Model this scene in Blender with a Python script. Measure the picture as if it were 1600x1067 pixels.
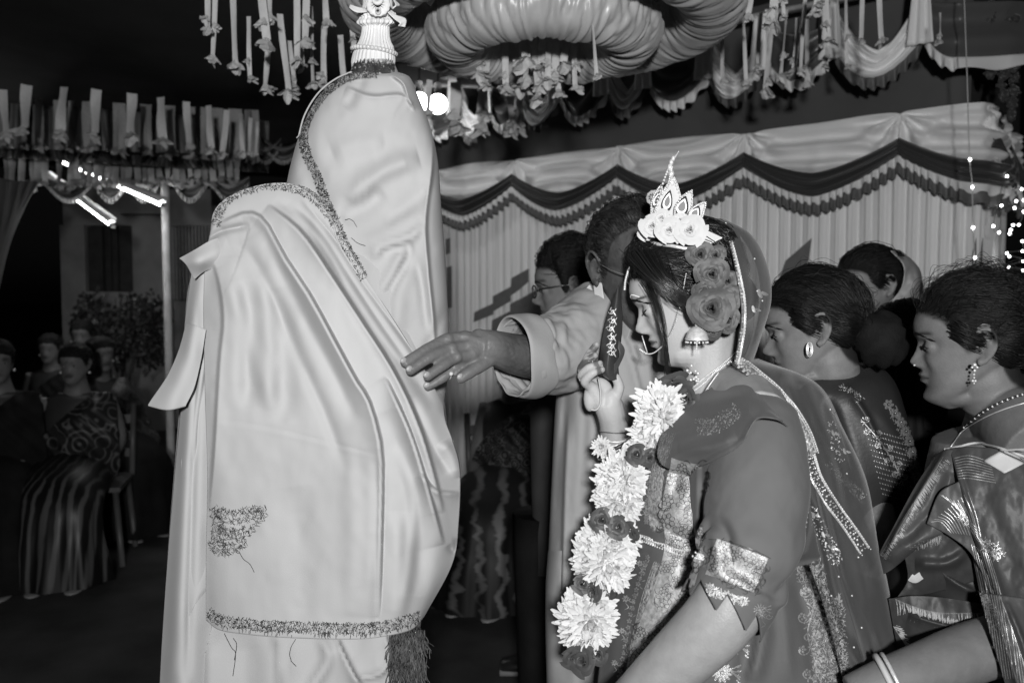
import bpy, math, random
import numpy as np
from mathutils import Vector, Matrix
from mathutils.bvhtree import BVHTree

for _o in list(bpy.data.objects):
    bpy.data.objects.remove(_o, do_unlink=True)
SC = bpy.context.scene
COL = SC.collection
PI = math.pi

# ------------------------------------------------------------------ camera
FPX = 1333.0                       # focal length in photograph pixels (1600 wide) = 30 mm
CAMZ = 1.50
HORIZON = 460.0                    # picture row of the horizon: the camera looks slightly down
TILT = math.atan((533.5 - HORIZON) / FPX)
cam_d = bpy.data.cameras.new('camera')
cam_d.sensor_width = 36.0
cam_d.lens = FPX / 1600.0 * 36.0
cam_d.clip_start = 0.05
cam_d.clip_end = 500.0
cam_d.dof.use_dof = True
cam_d.dof.focus_distance = 1.42
cam_d.dof.aperture_fstop = 5.0
cam = bpy.data.objects.new('camera', cam_d)
COL.objects.link(cam)
cam.location = (0, 0, CAMZ)
cam.rotation_euler = (PI / 2 - TILT, 0, 0)
SC.camera = cam

# ------------------------------------------------------------------ night sky
W = bpy.data.worlds.new('World')
SC.world = W
W.use_nodes = True
_nt = W.node_tree
_sky = _nt.nodes.new('ShaderNodeTexSky')
_sky.sky_type = 'NISHITA'
_sky.sun_disc = False
_sky.sun_elevation = math.radians(2)
_sky.sun_rotation = math.radians(200)
_bw = _nt.nodes.new('ShaderNodeRGBToBW')
_bg = _nt.nodes['Background']
_nt.links.new(_sky.outputs[0], _bw.inputs[0])
_nt.links.new(_bw.outputs[0], _bg.inputs[0])
_bg.inputs[1].default_value = 0.0015

# ------------------------------------------------------------------ the photographer's flash, held high behind the camera
fl_d = bpy.data.lights.new('camera_flash', 'AREA')
fl_d.shape = 'DISK'
fl_d.size = 0.16
fl_d.energy = 57.0
fl_d.spread = math.radians(150)
fl = bpy.data.objects.new('camera_flash', fl_d)
COL.objects.link(fl)
fl.location = (0.04, -1.0, 1.80)
_dir = Vector((-0.05, 3.2, 1.55)) - Vector(fl.location)
fl.rotation_euler = _dir.to_track_quat('-Z', 'Y').to_euler()

SC.view_settings.view_transform = 'Standard'
SC.view_settings.look = 'None'
SC.view_settings.exposure = 0.0
SC.view_settings.gamma = 1.0
SC.render.engine = 'CYCLES'
SC.cycles.max_bounces = 6
SC.cycles.transparent_max_bounces = 16
SC.cycles.use_denoising = True

# ------------------------------------------------------------------ helpers
_ct, _st = math.cos(TILT), math.sin(TILT)
FWD = np.array([0, _ct, -_st]); UPV = np.array([0, _st, _ct]); RGT = np.array([1.0, 0, 0])
CAMP = np.array([0, 0, CAMZ]); _CV = Vector((0, 0, CAMZ))

def P(px, py, d):
    """photo pixel + distance -> world point (arrays welcome)"""
    px = np.asarray(px, float)[..., None]; py = np.asarray(py, float)[..., None]; d = np.asarray(d, float)[..., None]
    return CAMP + d * (FWD + RGT * (px - 800.0) / FPX + UPV * (533.5 - py) / FPX)

def PA(a):
    a = np.asarray(a, float)
    return P(a[..., 0], a[..., 1], a[..., 2])

def to_px(V):
    q = np.asarray(V) - CAMP
    d = q @ FWD
    return 800 + FPX * (q @ RGT) / d, 533.5 - FPX * (q @ UPV) / d, d

def tag(o, label=None, cat=None, group=None, kind=None):
    if label: o['label'] = label
    if cat: o['category'] = cat
    if group: o['group'] = group
    if kind: o['kind'] = kind
    return o

def empty(name, loc, label=None, cat=None, group=None):
    o = bpy.data.objects.new(name, None)
    o.empty_display_size = 0.1
    COL.objects.link(o)
    o.location = [float(v) for v in loc]
    return tag(o, label, cat, group)

def mesh_data(name, V, F, mat=None, smooth=True):
    me = bpy.data.meshes.new(name)
    V = np.ascontiguousarray(np.asarray(V, np.float32))
    me.vertices.add(len(V)); me.vertices.foreach_set('co', V.ravel())
    if isinstance(F, np.ndarray):
        n = F.shape[1]; m = len(F)
        me.loops.add(n * m); me.loops.foreach_set('vertex_index', np.ascontiguousarray(F.astype(np.int32)).ravel())
        me.polygons.add(m); me.polygons.foreach_set('loop_start', np.arange(0, n * m, n, dtype=np.int32))
        me.polygons.foreach_set('loop_total', np.full(m, n, np.int32))
    else:
        lt = np.array([len(f) for f in F], np.int32); li = np.fromiter((i for f in F for i in f), np.int32)
        me.loops.add(len(li)); me.loops.foreach_set('vertex_index', li)
        me.polygons.add(len(lt)); ls = np.concatenate([[0], np.cumsum(lt)[:-1]]).astype(np.int32)
        me.polygons.foreach_set('loop_start', ls); me.polygons.foreach_set('loop_total', lt)
    me.update(calc_edges=True)
    me.polygons.foreach_set('use_smooth', np.full(len(me.polygons), smooth))
    if mat: me.materials.append(mat)
    return me

def link(name, me, parent=None, loc=None):
    o = bpy.data.objects.new(name, me)
    COL.objects.link(o)
    if loc is not None: o.location = [float(v) for v in loc]
    if parent is not None: o.parent = parent
    return o

def mk(name, V, F, mat=None, parent=None, smooth=True, solid=0.0, at=None, attrs=None):
    """world-space verts -> object; with a parent the mesh is stored relative to the parent's origin"""
    V = np.asarray(V, float)
    off = np.zeros(3)
    if parent is not None:
        q = parent
        while q is not None:
            off = off + np.array(q.location); q = q.parent
    elif at is not None:
        off = np.array(at, float)
    me = mesh_data(name, V - off, F, mat, smooth)
    if attrs:
        for k, a in attrs.items():
            a = np.asarray(a, np.float32)
            if a.ndim == 1:
                at_ = me.attributes.new(k, 'FLOAT', 'POINT'); at_.data.foreach_set('value', a)
            else:
                at_ = me.attributes.new(k, 'FLOAT_VECTOR', 'POINT'); at_.data.foreach_set('vector', np.ascontiguousarray(a).ravel())
    o = link(name, me, parent, None if parent is not None else (off if at is not None else None))
    if solid:
        m = o.modifiers.new('thickness', 'SOLIDIFY'); m.thickness = solid; m.offset = 0
    return o

class MB:
    """collects quads/tris of several shapes into one mesh"""
    def __init__(s): s.V = []; s.F = []; s.n = 0
    def add(s, V, F):
        V = np.asarray(V, float).reshape(-1, 3)
        F = [tuple(int(i) + s.n for i in f) for f in F]
        s.V.append(V); s.F += F; s.n += len(V); return s
    def addm(s, vf, M=None):
        V, F = vf
        if M is not None: V = np.asarray(V) @ np.array(M)[:3, :3].T + np.array(M)[:3, 3]
        return s.add(V, F)
    def get(s): return np.concatenate(s.V), s.F
    def mk(s, name, mat, parent=None, **k):
        V, F = s.get(); return mk(name, V, F, mat, parent, **k)

def gridF(n, m, cu=False, cv=False):
    i, j = np.meshgrid(np.arange(n if cu else n - 1), np.arange(m if cv else m - 1), indexing='ij')
    a = i * m + j; b = ((i + 1) % n) * m + j; c = ((i + 1) % n) * m + (j + 1) % m; e = i * m + (j + 1) % m
    return np.stack([a.ravel(), e.ravel(), c.ravel(), b.ravel()], 1)

def cr1(C, t):
    """Catmull-Rom through control rows C[k,...] at t in [0,1]"""
    C = np.asarray(C, float); k = len(C); t = np.atleast_1d(t) * (k - 1)
    if k == 2:
        f = t.reshape((-1,) + (1,) * (C.ndim - 1)); return C[0] * (1 - f) + C[1] * f
    i = np.clip(np.floor(t).astype(int), 0, k - 2); f = (t - i).reshape((-1,) + (1,) * (C.ndim - 1))
    g = lambda j: C[np.clip(j, 0, k - 1)]
    p0, p1, p2, p3 = g(i - 1), g(i), g(i + 1), g(i + 2)
    p0 = np.where((i == 0).reshape(f.shape), 2 * p1 - p2, p0); p3 = np.where((i == k - 2).reshape(f.shape), 2 * p2 - p1, p3)
    return 0.5 * (2 * p1 + (p2 - p0) * f + (2 * p0 - 5 * p1 + 4 * p2 - p3) * f ** 2 + (3 * p1 - p0 - 3 * p2 + p3) * f ** 3)

def patch(C, nu, nv):
    """bicubic surface through a control net C[rows][cols] -> [nu,nv,k]"""
    C = np.asarray(C, float)
    R = cr1(C, np.linspace(0, 1, nu))
    return np.swapaxes(cr1(np.swapaxes(R, 0, 1), np.linspace(0, 1, nv)), 0, 1)

def hsh(ix, iy, iz, s=0):
    n = (ix.astype(np.int64) * 374761393 + iy.astype(np.int64) * 668265263 + iz.astype(np.int64) * 2147483647 + s * 1274126177) & 0x7fffffff
    n = ((n ^ (n >> 13)) * 1274126177) & 0x7fffffff
    n = ((n ^ (n >> 16)) * 668265263) & 0x7fffffff
    return (n % 100003) / 50001.5 - 1.0

def vnoise(p, s=0):
    """smooth value noise in -1..1; p [...,2 or 3]"""
    p = np.asarray(p, float)
    if p.shape[-1] == 2: p = np.concatenate([p, np.zeros(p.shape[:-1] + (1,))], -1)
    i = np.floor(p).astype(int); f = p - i; f = f * f * (3 - 2 * f)
    r = 0
    for dx in (0, 1):
        for dy in (0, 1):
            for dz in (0, 1):
                w = (f[..., 0] if dx else 1 - f[..., 0]) * (f[..., 1] if dy else 1 - f[..., 1]) * (f[..., 2] if dz else 1 - f[..., 2])
                r = r + w * hsh(i[..., 0] + dx, i[..., 1] + dy, i[..., 2] + dz, s)
    return r

def fbm(p, o=3, s=0):
    r = 0; a = 1.0; p = np.asarray(p, float)
    for k in range(o):
        r = r + a * vnoise(p * 2.0 ** k, s + k); a *= 0.5
    return r

def sstep(a, b, x):
    t = np.clip((np.asarray(x, float) - a) / (b - a), 0, 1); return t * t * (3 - 2 * t)

def poly_dist(x, y, pl):
    """signed distance (left +) and arc parameter 0..1 to a polyline, vectorised"""
    pl = np.asarray(pl, float)
    seg = pl[1:] - pl[:-1]; L = np.hypot(seg[:, 0], seg[:, 1]); cum = np.concatenate([[0], np.cumsum(L)]); tot = cum[-1]
    best = np.full(np.shape(x), 1e9); sg = np.zeros(np.shape(x)); tp = np.zeros(np.shape(x))
    for k in range(len(seg)):
        ax, ay = pl[k]; ux, uy = seg[k] / max(L[k], 1e-9)
        rx, ry = x - ax, y - ay
        t = np.clip(rx * ux + ry * uy, 0, L[k])
        dx, dy = rx - t * ux, ry - t * uy
        dd = np.hypot(dx, dy)
        m = dd < best
        best = np.where(m, dd, best); sg = np.where(m, np.sign(ux * ry - uy * rx), sg); tp = np.where(m, (cum[k] + t) / tot, tp)
    return best * np.where(sg == 0, 1, sg), tp

def smooth_pl(pl, n=40):
    return cr1(np.asarray(pl, float), np.linspace(0, 1, n))

def frames(path):
    path = np.asarray(path, float)
    T = np.gradient(path, axis=0); T /= np.maximum(np.linalg.norm(T, axis=1, keepdims=True), 1e-12)
    N = np.zeros_like(T)
    a = np.array([0, 0, 1.0]) if abs(T[0, 2]) < 0.9 else np.array([1.0, 0, 0])
    n = a - T[0] * (a @ T[0]); n /= np.linalg.norm(n); N[0] = n
    for i in range(1, len(T)):
        n = N[i - 1] - T[i] * (N[i - 1] @ T[i]); l = np.linalg.norm(n); N[i] = n / max(l, 1e-9)
    return T, N, np.cross(T, N)

def tube(path, r, sides=10, flat=None, n=None, caps=True, up=None):
    """swept tube with radius per point; flat=(a,b) squashes the section along N / B"""
    path = np.asarray(path, float); r = np.broadcast_to(np.asarray(r, float), (len(path),)) if np.ndim(r) < 2 else np.asarray(r, float)
    if n is not None:
        t = np.linspace(0, 1, n); k = len(path)
        r = cr1(np.asarray(r)[:, None], t)[:, 0] if r.ndim == 1 else cr1(r, t)
        path = cr1(path, t)
    T, N, B = frames(path)
    if up is not None:
        u = np.asarray(up, float)
        N = u - T * (T @ u)[:, None]; N /= np.maximum(np.linalg.norm(N, axis=1, keepdims=True), 1e-9); B = np.cross(T, N)
    a = np.linspace(0, 2 * PI, sides, endpoint=False)
    ra, rb = (r, r) if r.ndim == 1 else (r[:, 0], r[:, 1])
    if flat: ra = ra * flat[0]; rb = rb * flat[1]
    V = path[:, None] + (np.cos(a)[None, :, None] * N[:, None] * ra[:, None, None] + np.sin(a)[None, :, None] * B[:, None] * rb[:, None, None])
    m = len(path)
    F = [tuple(f) for f in gridF(m, sides, False, True)]
    V = V.reshape(-1, 3)
    if caps:
        F += [tuple(range(sides)), tuple(range(m * sides - 1, (m - 1) * sides - 1, -1))]
    return V, F

def strands(paths, r, sides=3):
    """many thin tubes at once: paths [N,m,3], r scalar or [m] -> one mesh"""
    Pp = np.asarray(paths, float); N_, m = Pp.shape[:2]
    T = np.gradient(Pp, axis=1); T /= np.maximum(np.linalg.norm(T, axis=2, keepdims=True), 1e-12)
    A = np.cross(T, np.array([0.31, 0.57, 0.76])); A /= np.maximum(np.linalg.norm(A, axis=2, keepdims=True), 1e-9)
    B = np.cross(T, A)
    a = np.linspace(0, 2 * PI, sides, endpoint=False)
    rr = np.broadcast_to(np.asarray(r, float), (m,)) if np.ndim(r) < 2 else np.asarray(r)
    rr = rr[None, :, None, None] if rr.ndim == 1 else rr[:, :, None, None]
    V = Pp[:, :, None] + rr * (np.cos(a)[None, None, :, None] * A[:, :, None] + np.sin(a)[None, None, :, None] * B[:, :, None])
    f = gridF(m, sides, False, True)
    F = (f[None] + (np.arange(N_) * m * sides)[:, None, None]).reshape(-1, 4)
    return V.reshape(-1, 3), F

def ball(c, r, nu=12, nv=8):
    r = np.broadcast_to(np.asarray(r, float), (3,))
    th = np.linspace(0, PI, nv + 1)[1:-1]; ph = np.linspace(0, 2 * PI, nu, endpoint=False)
    V = [[0, 0, 1]] + [[math.sin(t) * math.cos(p), math.sin(t) * math.sin(p), math.cos(t)] for t in th for p in ph] + [[0, 0, -1]]
    V = np.array(V) * r + np.asarray(c, float)
    F = []
    for k in range(nu): F.append((0, 1 + k, 1 + (k + 1) % nu))
    for i in range(nv - 2):
        for k in range(nu):
            a = 1 + i * nu + k; b = 1 + i * nu + (k + 1) % nu
            F.append((a, a + nu, b + nu, b))
    e = len(V) - 1; o = 1 + (nv - 2) * nu
    for k in range(nu): F.append((o + (k + 1) % nu, o + k, e))
    return V, F

def box(c, s, M=None):
    c = np.asarray(c, float); s = np.asarray(s, float) / 2
    V = np.array([[x, y, z] for x in (-1, 1) for y in (-1, 1) for z in (-1, 1)], float) * s
    if M is not None: V = V @ np.asarray(M).T
    return V + c, [(0, 1, 3, 2), (4, 6, 7, 5), (0, 4, 5, 1), (2, 3, 7, 6), (0, 2, 6, 4), (1, 5, 7, 3)]

def ring_loft(rings, caps=True):
    R = np.asarray(rings, float); m, k = R.shape[:2]
    F = [tuple(f) for f in gridF(m, k, False, True)]
    if caps: F += [tuple(range(k)), tuple(range(m * k - 1, (m - 1) * k - 1, -1))]
    return R.reshape(-1, 3), F

def remesh(parts, voxel, smooth=4, fac=0.5):
    """fuse overlapping closed shells into one continuous skin"""
    mb = MB()
    for p in parts: mb.add(*p)
    V, F = mb.get()
    me = mesh_data('tmp', V, F)
    o = bpy.data.objects.new('tmp', me); COL.objects.link(o)
    m = o.modifiers.new('r', 'REMESH'); m.mode = 'VOXEL'; m.voxel_size = voxel; m.adaptivity = 0
    if smooth:
        s = o.modifiers.new('s', 'SMOOTH'); s.factor = fac; s.iterations = smooth
    dg = bpy.context.evaluated_depsgraph_get()
    ev = o.evaluated_get(dg); em = ev.to_mesh()
    n = len(em.vertices); Vn = np.empty(n * 3, np.float32); em.vertices.foreach_get('co', Vn)
    k = len(em.polygons); lt = np.empty(k, np.int32); em.polygons.foreach_get('loop_total', lt)
    li = np.empty(len(em.loops), np.int32); em.loops.foreach_get('vertex_index', li)
    ev.to_mesh_clear()
    bpy.data.objects.remove(o); bpy.data.meshes.remove(me)
    Fn = li.reshape(-1, 4) if (lt == 4).all() else np.split(li, np.cumsum(lt)[:-1])
    return Vn.reshape(-1, 3).astype(float), Fn

class Caster:
    """finds where a photo pixel's ray meets a surface, to lay trims, stitches and jewellery on it"""
    def __init__(s, *vfs):
        mb = MB()
        for V, F in vfs: mb.add(V, F)
        V, F = mb.get()
        s.t = BVHTree.FromPolygons([tuple(v) for v in V], F)
    def at(s, px, py, lift=0.0, dflt=None):
        a = (px - 800.0) / FPX; b = (533.5 - py) / FPX
        d = Vector((a, _ct + b * _st, b * _ct - _st)); d.normalize()
        h = s.t.ray_cast(_CV, d)
        if h[0] is None:
            return (None, None) if dflt is None else (P(px, py, dflt), -np.array(d))
        n = h[1]
        if n.dot(d) > 0: n = -n
        return np.array(h[0] + n * lift), np.array(n)
    def line(s, pl, n, lift=0.0, dflt=1.4):
        pts = smooth_pl(pl, n)
        out = []; nn = []; last = None
        for x, y in pts:
            p, q = s.at(x, y, lift)
            if p is None:
                dd = dflt if last is None else last
                p = P(x, y, dd); q = -(FWD)
            last = float((p - CAMP) @ FWD)
            out.append(p); nn.append(q)
        return np.array(out), np.array(nn)

# ------------------------------------------------------------------ materials
def node_mat(name):
    m = bpy.data.materials.new(name); m.use_nodes = True
    nt = m.node_tree
    return m, nt, nt.nodes['Principled BSDF']

def g4(v): return (v, v, v, 1.0)

def mat(name, v, rough=0.6, metal=0.0, spec=0.4, sheen=0.0, var=0.0, vscale=20.0, bump=0.0, bscale=200.0, weave=0.0, wscale=900.0,
        masks=(), trans=0.0, emis=0.0, sss=0.0, stretch=None, alpha=1.0, coat=0.0):
    """grey procedural material. masks = [(attribute, colour, roughness, metal)]: dyed or woven areas carried by the mesh"""
    m, nt, b = node_mat(name)
    N = nt.nodes; L = nt.links
    def nd(t, **k):
        n = N.new(t)
        for a, x in k.items(): setattr(n, a, x)
        return n
    tc = nd('ShaderNodeTexCoord')
    vec = tc.outputs['Object']
    if stretch:
        mp = nd('ShaderNodeMapping'); mp.inputs['Scale'].default_value = stretch
        L.new(vec, mp.inputs['Vector']); vec = mp.outputs[0]
    col = None
    if var:
        nz = nd('ShaderNodeTexNoise'); nz.inputs['Scale'].default_value = vscale; nz.inputs['Detail'].default_value = 5
        L.new(vec, nz.inputs['Vector'])
        mr = nd('ShaderNodeMapRange'); mr.inputs[1].default_value = 0.3; mr.inputs[2].default_value = 0.7
        mr.inputs[3].default_value = v * (1 - var); mr.inputs[4].default_value = v * (1 + var)
        L.new(nz.outputs['Fac'], mr.inputs[0]); col = mr.outputs[0]
    else:
        vl = nd('ShaderNodeValue'); vl.outputs[0].default_value = v; col = vl.outputs[0]
    ro = nd('ShaderNodeValue'); ro.outputs[0].default_value = rough; rov = ro.outputs[0]
    me_ = nd('ShaderNodeValue'); me_.outputs[0].default_value = metal; mev = me_.outputs[0]
    for (an, cv, rv, mv) in masks:
        at = nd('ShaderNodeAttribute'); at.attribute_name = an
        outs = []
        for cur, val in ((col, cv), (rov, rv), (mev, mv)):
            mx = nd('ShaderNodeMix'); mx.data_type = 'FLOAT'
            L.new(at.outputs['Fac'], mx.inputs[0]); L.new(cur, mx.inputs[2]); mx.inputs[3].default_value = val
            outs.append(mx.outputs[0])
        col, rov, mev = outs
    L.new(col, b.inputs['Base Color']); L.new(rov, b.inputs['Roughness']); L.new(mev, b.inputs['Metallic'])
    b.inputs['Specular IOR Level'].default_value = spec
    if sheen: b.inputs['Sheen Weight'].default_value = sheen; b.inputs['Sheen Roughness'].default_value = 0.4
    if sss:
        b.inputs['Subsurface Weight'].default_value = sss; b.inputs['Subsurface Radius'].default_value = (0.004, 0.004, 0.004)
        b.inputs['Subsurface Scale'].default_value = 1.0
    if coat: b.inputs['Coat Weight'].default_value = coat
    h = None
    if bump:
        nz = nd('ShaderNodeTexNoise'); nz.inputs['Scale'].default_value = bscale; nz.inputs['Detail'].default_value = 4
        L.new(vec, nz.inputs['Vector'])
        bp = nd('ShaderNodeBump'); bp.inputs['Strength'].default_value = bump; bp.inputs['Distance'].default_value = 0.002
        L.new(nz.outputs['Fac'], bp.inputs['Height']); h = bp.outputs[0]
    if weave:
        wv = nd('ShaderNodeTexWave'); wv.wave_type = 'BANDS'; wv.bands_direction = 'Z'; wv.inputs['Scale'].default_value = wscale / 6.28
        wv.inputs['Distortion'].default_value = 1.5; wv.inputs['Detail'].default_value = 1
        L.new(tc.outputs['Object'], wv.inputs['Vector'])
        w2 = nd('ShaderNodeTexWave'); w2.wave_type = 'BANDS'; w2.bands_direction = 'X'; w2.inputs['Scale'].default_value = wscale / 6.28
        w2.inputs['Distortion'].default_value = 1.5
        L.new(tc.outputs['Object'], w2.inputs['Vector'])
        ad = nd('ShaderNodeMath'); ad.operation = 'ADD'; L.new(wv.outputs['Fac'], ad.inputs[0]); L.new(w2.outputs['Fac'], ad.inputs[1])
        bp = nd('ShaderNodeBump'); bp.inputs['Strength'].default_value = weave; bp.inputs['Distance'].default_value = 0.001
        L.new(ad.outputs[0], bp.inputs['Height'])
        if h is not None: L.new(h, bp.inputs['Normal'])
        h = bp.outputs[0]
    if h is not None: L.new(h, b.inputs['Normal'])
    if emis:
        b.inputs['Emission Color'].default_value = g4(1.0); b.inputs['Emission Strength'].default_value = emis
    out = N['Material Output']
    cur = b.outputs[0]
    if trans:
        t = nd('ShaderNodeBsdfTranslucent'); L.new(col, t.inputs['Color'])
        mx = nd('ShaderNodeMixShader'); mx.inputs[0].default_value = trans
        L.new(cur, mx.inputs[1]); L.new(t.outputs[0], mx.inputs[2]); cur = mx.outputs[0]
    if alpha < 1.0:
        t = nd('ShaderNodeBsdfTransparent'); mx = nd('ShaderNodeMixShader'); mx.inputs[0].default_value = alpha
        L.new(t.outputs[0], mx.inputs[1]); L.new(cur, mx.inputs[2]); cur = mx.outputs[0]
    L.new(cur, out.inputs['Surface'])
    return m

M = {}
# ================================================================== setting
M['ground'] = mat('ground', 0.04, 0.85, var=0.5, vscale=3.0, bump=0.5, bscale=90)
M['ceiling'] = mat('ceiling_cloth', 0.05, 0.8, spec=0.1, var=0.2, vscale=2.0, bump=0.2, bscale=30)
M['curtain'] = mat('curtain_satin', 0.86, 0.5, spec=0.4, sheen=0.2, var=0.06, vscale=6.0, stretch=(1, 1, 0.15), bump=0.15, bscale=60)
M['satin_light'] = mat('satin_light', 0.9, 0.4, spec=0.5, sheen=0.2, bump=0.12, bscale=40)
M['satin_dark'] = mat('satin_dark', 0.055, 0.4, spec=0.4, sheen=0.2, bump=0.2, bscale=40)
M['frill_light'] = mat('frill_light', 0.78, 0.55, bump=0.2, bscale=120)
M['frill_dark'] = mat('frill_dark', 0.13, 0.5, bump=0.3, bscale=120)
M['satin_deep'] = mat('satin_deep', 0.10, 0.36, spec=0.5, sheen=0.3, bump=0.2, bscale=40)
M['wall_band'] = mat('dark_wall_cloth', 0.10, 0.75, spec=0.2, var=0.15, vscale=3)
M['ruched'] = mat('ruched_satin', 0.50, 0.33, spec=0.55, sheen=0.2, var=0.15, vscale=8, bump=0.25, bscale=30)
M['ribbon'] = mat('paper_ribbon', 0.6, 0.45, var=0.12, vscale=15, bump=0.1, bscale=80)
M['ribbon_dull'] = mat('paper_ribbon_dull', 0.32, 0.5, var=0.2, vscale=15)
M['bundle'] = mat('foil_bundle', 0.58, 0.4, spec=0.5, var=0.25, vscale=40, bump=0.4, bscale=100)
M['tube_light'] = mat('tube_light_glow', 0.9, emis=28.0)
M['bulb_glow'] = mat('bulb_glow', 0.9, emis=14.0)
M['fairy'] = mat('fairy_glow', 0.9, emis=11.0)
M['wire'] = mat('wire', 0.12, 0.5)
M['cord_pale'] = mat('pale_cord', 0.5, 0.6)
M['plaster'] = mat('plaster', 0.26, 0.8, var=0.2, vscale=4, bump=0.3, bscale=40)
M['dark_wood'] = mat('dark_wood', 0.04, 0.5, var=0.3, vscale=10, bump=0.2, bscale=60)
M['pole'] = mat('painted_pole', 0.5, 0.5, var=0.25, vscale=8, bump=0.2, bscale=60)
M['leaf_dark'] = mat('leaf_dark', 0.03, 0.45, var=0.4, vscale=20, trans=0.2)
M['drape_side'] = mat('side_drape', 0.08, 0.6, var=0.2, vscale=5)
M['applique'] = mat('curtain_applique', 0.16, 0.55, var=0.1, vscale=30, bump=0.2, bscale=150)
M['rod'] = mat('bamboo_rod', 0.4, 0.5, var=0.2, vscale=20)

# ground: one sheet out to the horizon
_x = np.concatenate([[-80, -30, -12], np.linspace(-7, 6, 60), [12, 30, 80]]); _y = np.concatenate([[-30, -8], np.linspace(-3, 11, 60), [20, 60, 160]])
_X, _Y = np.meshgrid(_x, _y, indexing='ij')
_Z = 0.006 * fbm(np.stack([_X * 1.3, _Y * 1.3], -1), 3, 5) - 0.006
mk('ground', np.stack([_X, _Y, _Z], -1).reshape(-1, 3), gridF(len(_x), len(_y))[:, ::-1], M['ground'])['kind'] = 'structure'

# cloth ceiling, sagging between its ropes
_x = np.linspace(-8, 5, 90); _y = np.linspace(-3.5, 11, 90)
_X, _Y = np.meshgrid(_x, _y, indexing='ij')
_Z = 2.98 - 0.06 * np.abs(np.sin(_X * 1.15 + 0.4)) ** 0.7 - 0.05 * np.abs(np.sin(_Y * 0.8)) + 0.03 * fbm(np.stack([_X, _Y * 0.6], -1), 3, 9) + 0.05 * np.clip(-_X - 2, 0, 9)
mk('ceiling', np.stack([_X, _Y, _Z], -1).reshape(-1, 3), gridF(90, 90), M['ceiling'])['kind'] = 'structure'

# --- the curtained back wall: runs from far left to a near corner at the right
W0 = np.array([-0.45, 5.40]); W1 = np.array([1.94, 3.60]); WLEN = float(np.linalg.norm(W1 - W0)); WU = (W1 - W0) / WLEN
WN = np.array([WU[1], -WU[0]]);
if WN[1] > 0: WN = -WN
R1 = np.array([2.42, 4.22]); RLEN = float(np.linalg.norm(R1 - W1)); RU = (R1 - W1) / RLEN; RN = np.array([RU[1], -RU[0]])
def wall_pt(s, z, n=0.0):
    """s metres along the wall (past WLEN it turns round the corner)"""
    s = np.asarray(s, float); z = np.asarray(z, float); n = np.asarray(n, float)
    a = np.minimum(s, WLEN)[..., None]; b = np.maximum(s - WLEN, 0)[..., None]
    k = np.clip((s - WLEN) / 0.08 + 0.5, 0, 1)[..., None]
    nn = WN * (1 - k) + RN * k
    xy = W0 + WU * a + RU * b + nn * n[..., None]
    return np.concatenate([xy, z[..., None]], -1)
def px_to_s(px, off=0.0):
    k = (px - 800) / FPX
    a = W0 + WN * off
    return (a[1] * k - a[0]) / (WU[0] - WU[1] * k)

def pleats(s, z):
    w = s + 0.012 * vnoise(np.stack([s * 5, z * 0.7], -1), 3)
    a = np.sin(w * 2 * PI / 0.062 + 2.0 * vnoise(np.stack([s * 3.1, z * 0.25], -1), 1))
    return 0.011 * a + 0.006 * np.sin(w * 2 * PI / 0.027 + 3 * vnoise(np.stack([s * 6, z * 0.4], -1), 2)) + 0.008 * vnoise(np.stack([s * 9, z * 0.5], -1), 4)

cur = empty('backdrop_curtain', (1.0, 4.4, 0), 'pale pleated satin backdrop curtain with scalloped valance behind the guests', 'curtain')
for nm, s0, s1 in (('curtain_cloth', -1.0, WLEN), ('curtain_cloth', WLEN, WLEN + RLEN)):
    ns = int((s1 - s0) / 0.0065)
    S, Zz = np.meshgrid(np.linspace(s0, s1, ns), np.linspace(0.02, 2.2, 26), indexing='ij')
    mk(nm, wall_pt(S, Zz, pleats(S, Zz)).reshape(-1, 3), gridF(ns, 26), M['curtain'], cur)
# wall cloth above
S, Zz = np.meshgrid(np.linspace(-1.0, WLEN + RLEN + .8, 60), np.linspace(2.0, 3.0, 8), indexing='ij')
mk('upper_cloth', wall_pt(S, Zz, -0.05 + 0.01 * vnoise(np.stack([S * 2, Zz], -1), 8)).reshape(-1, 3), gridF(60, 8), M['wall_band'], cur)

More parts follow.
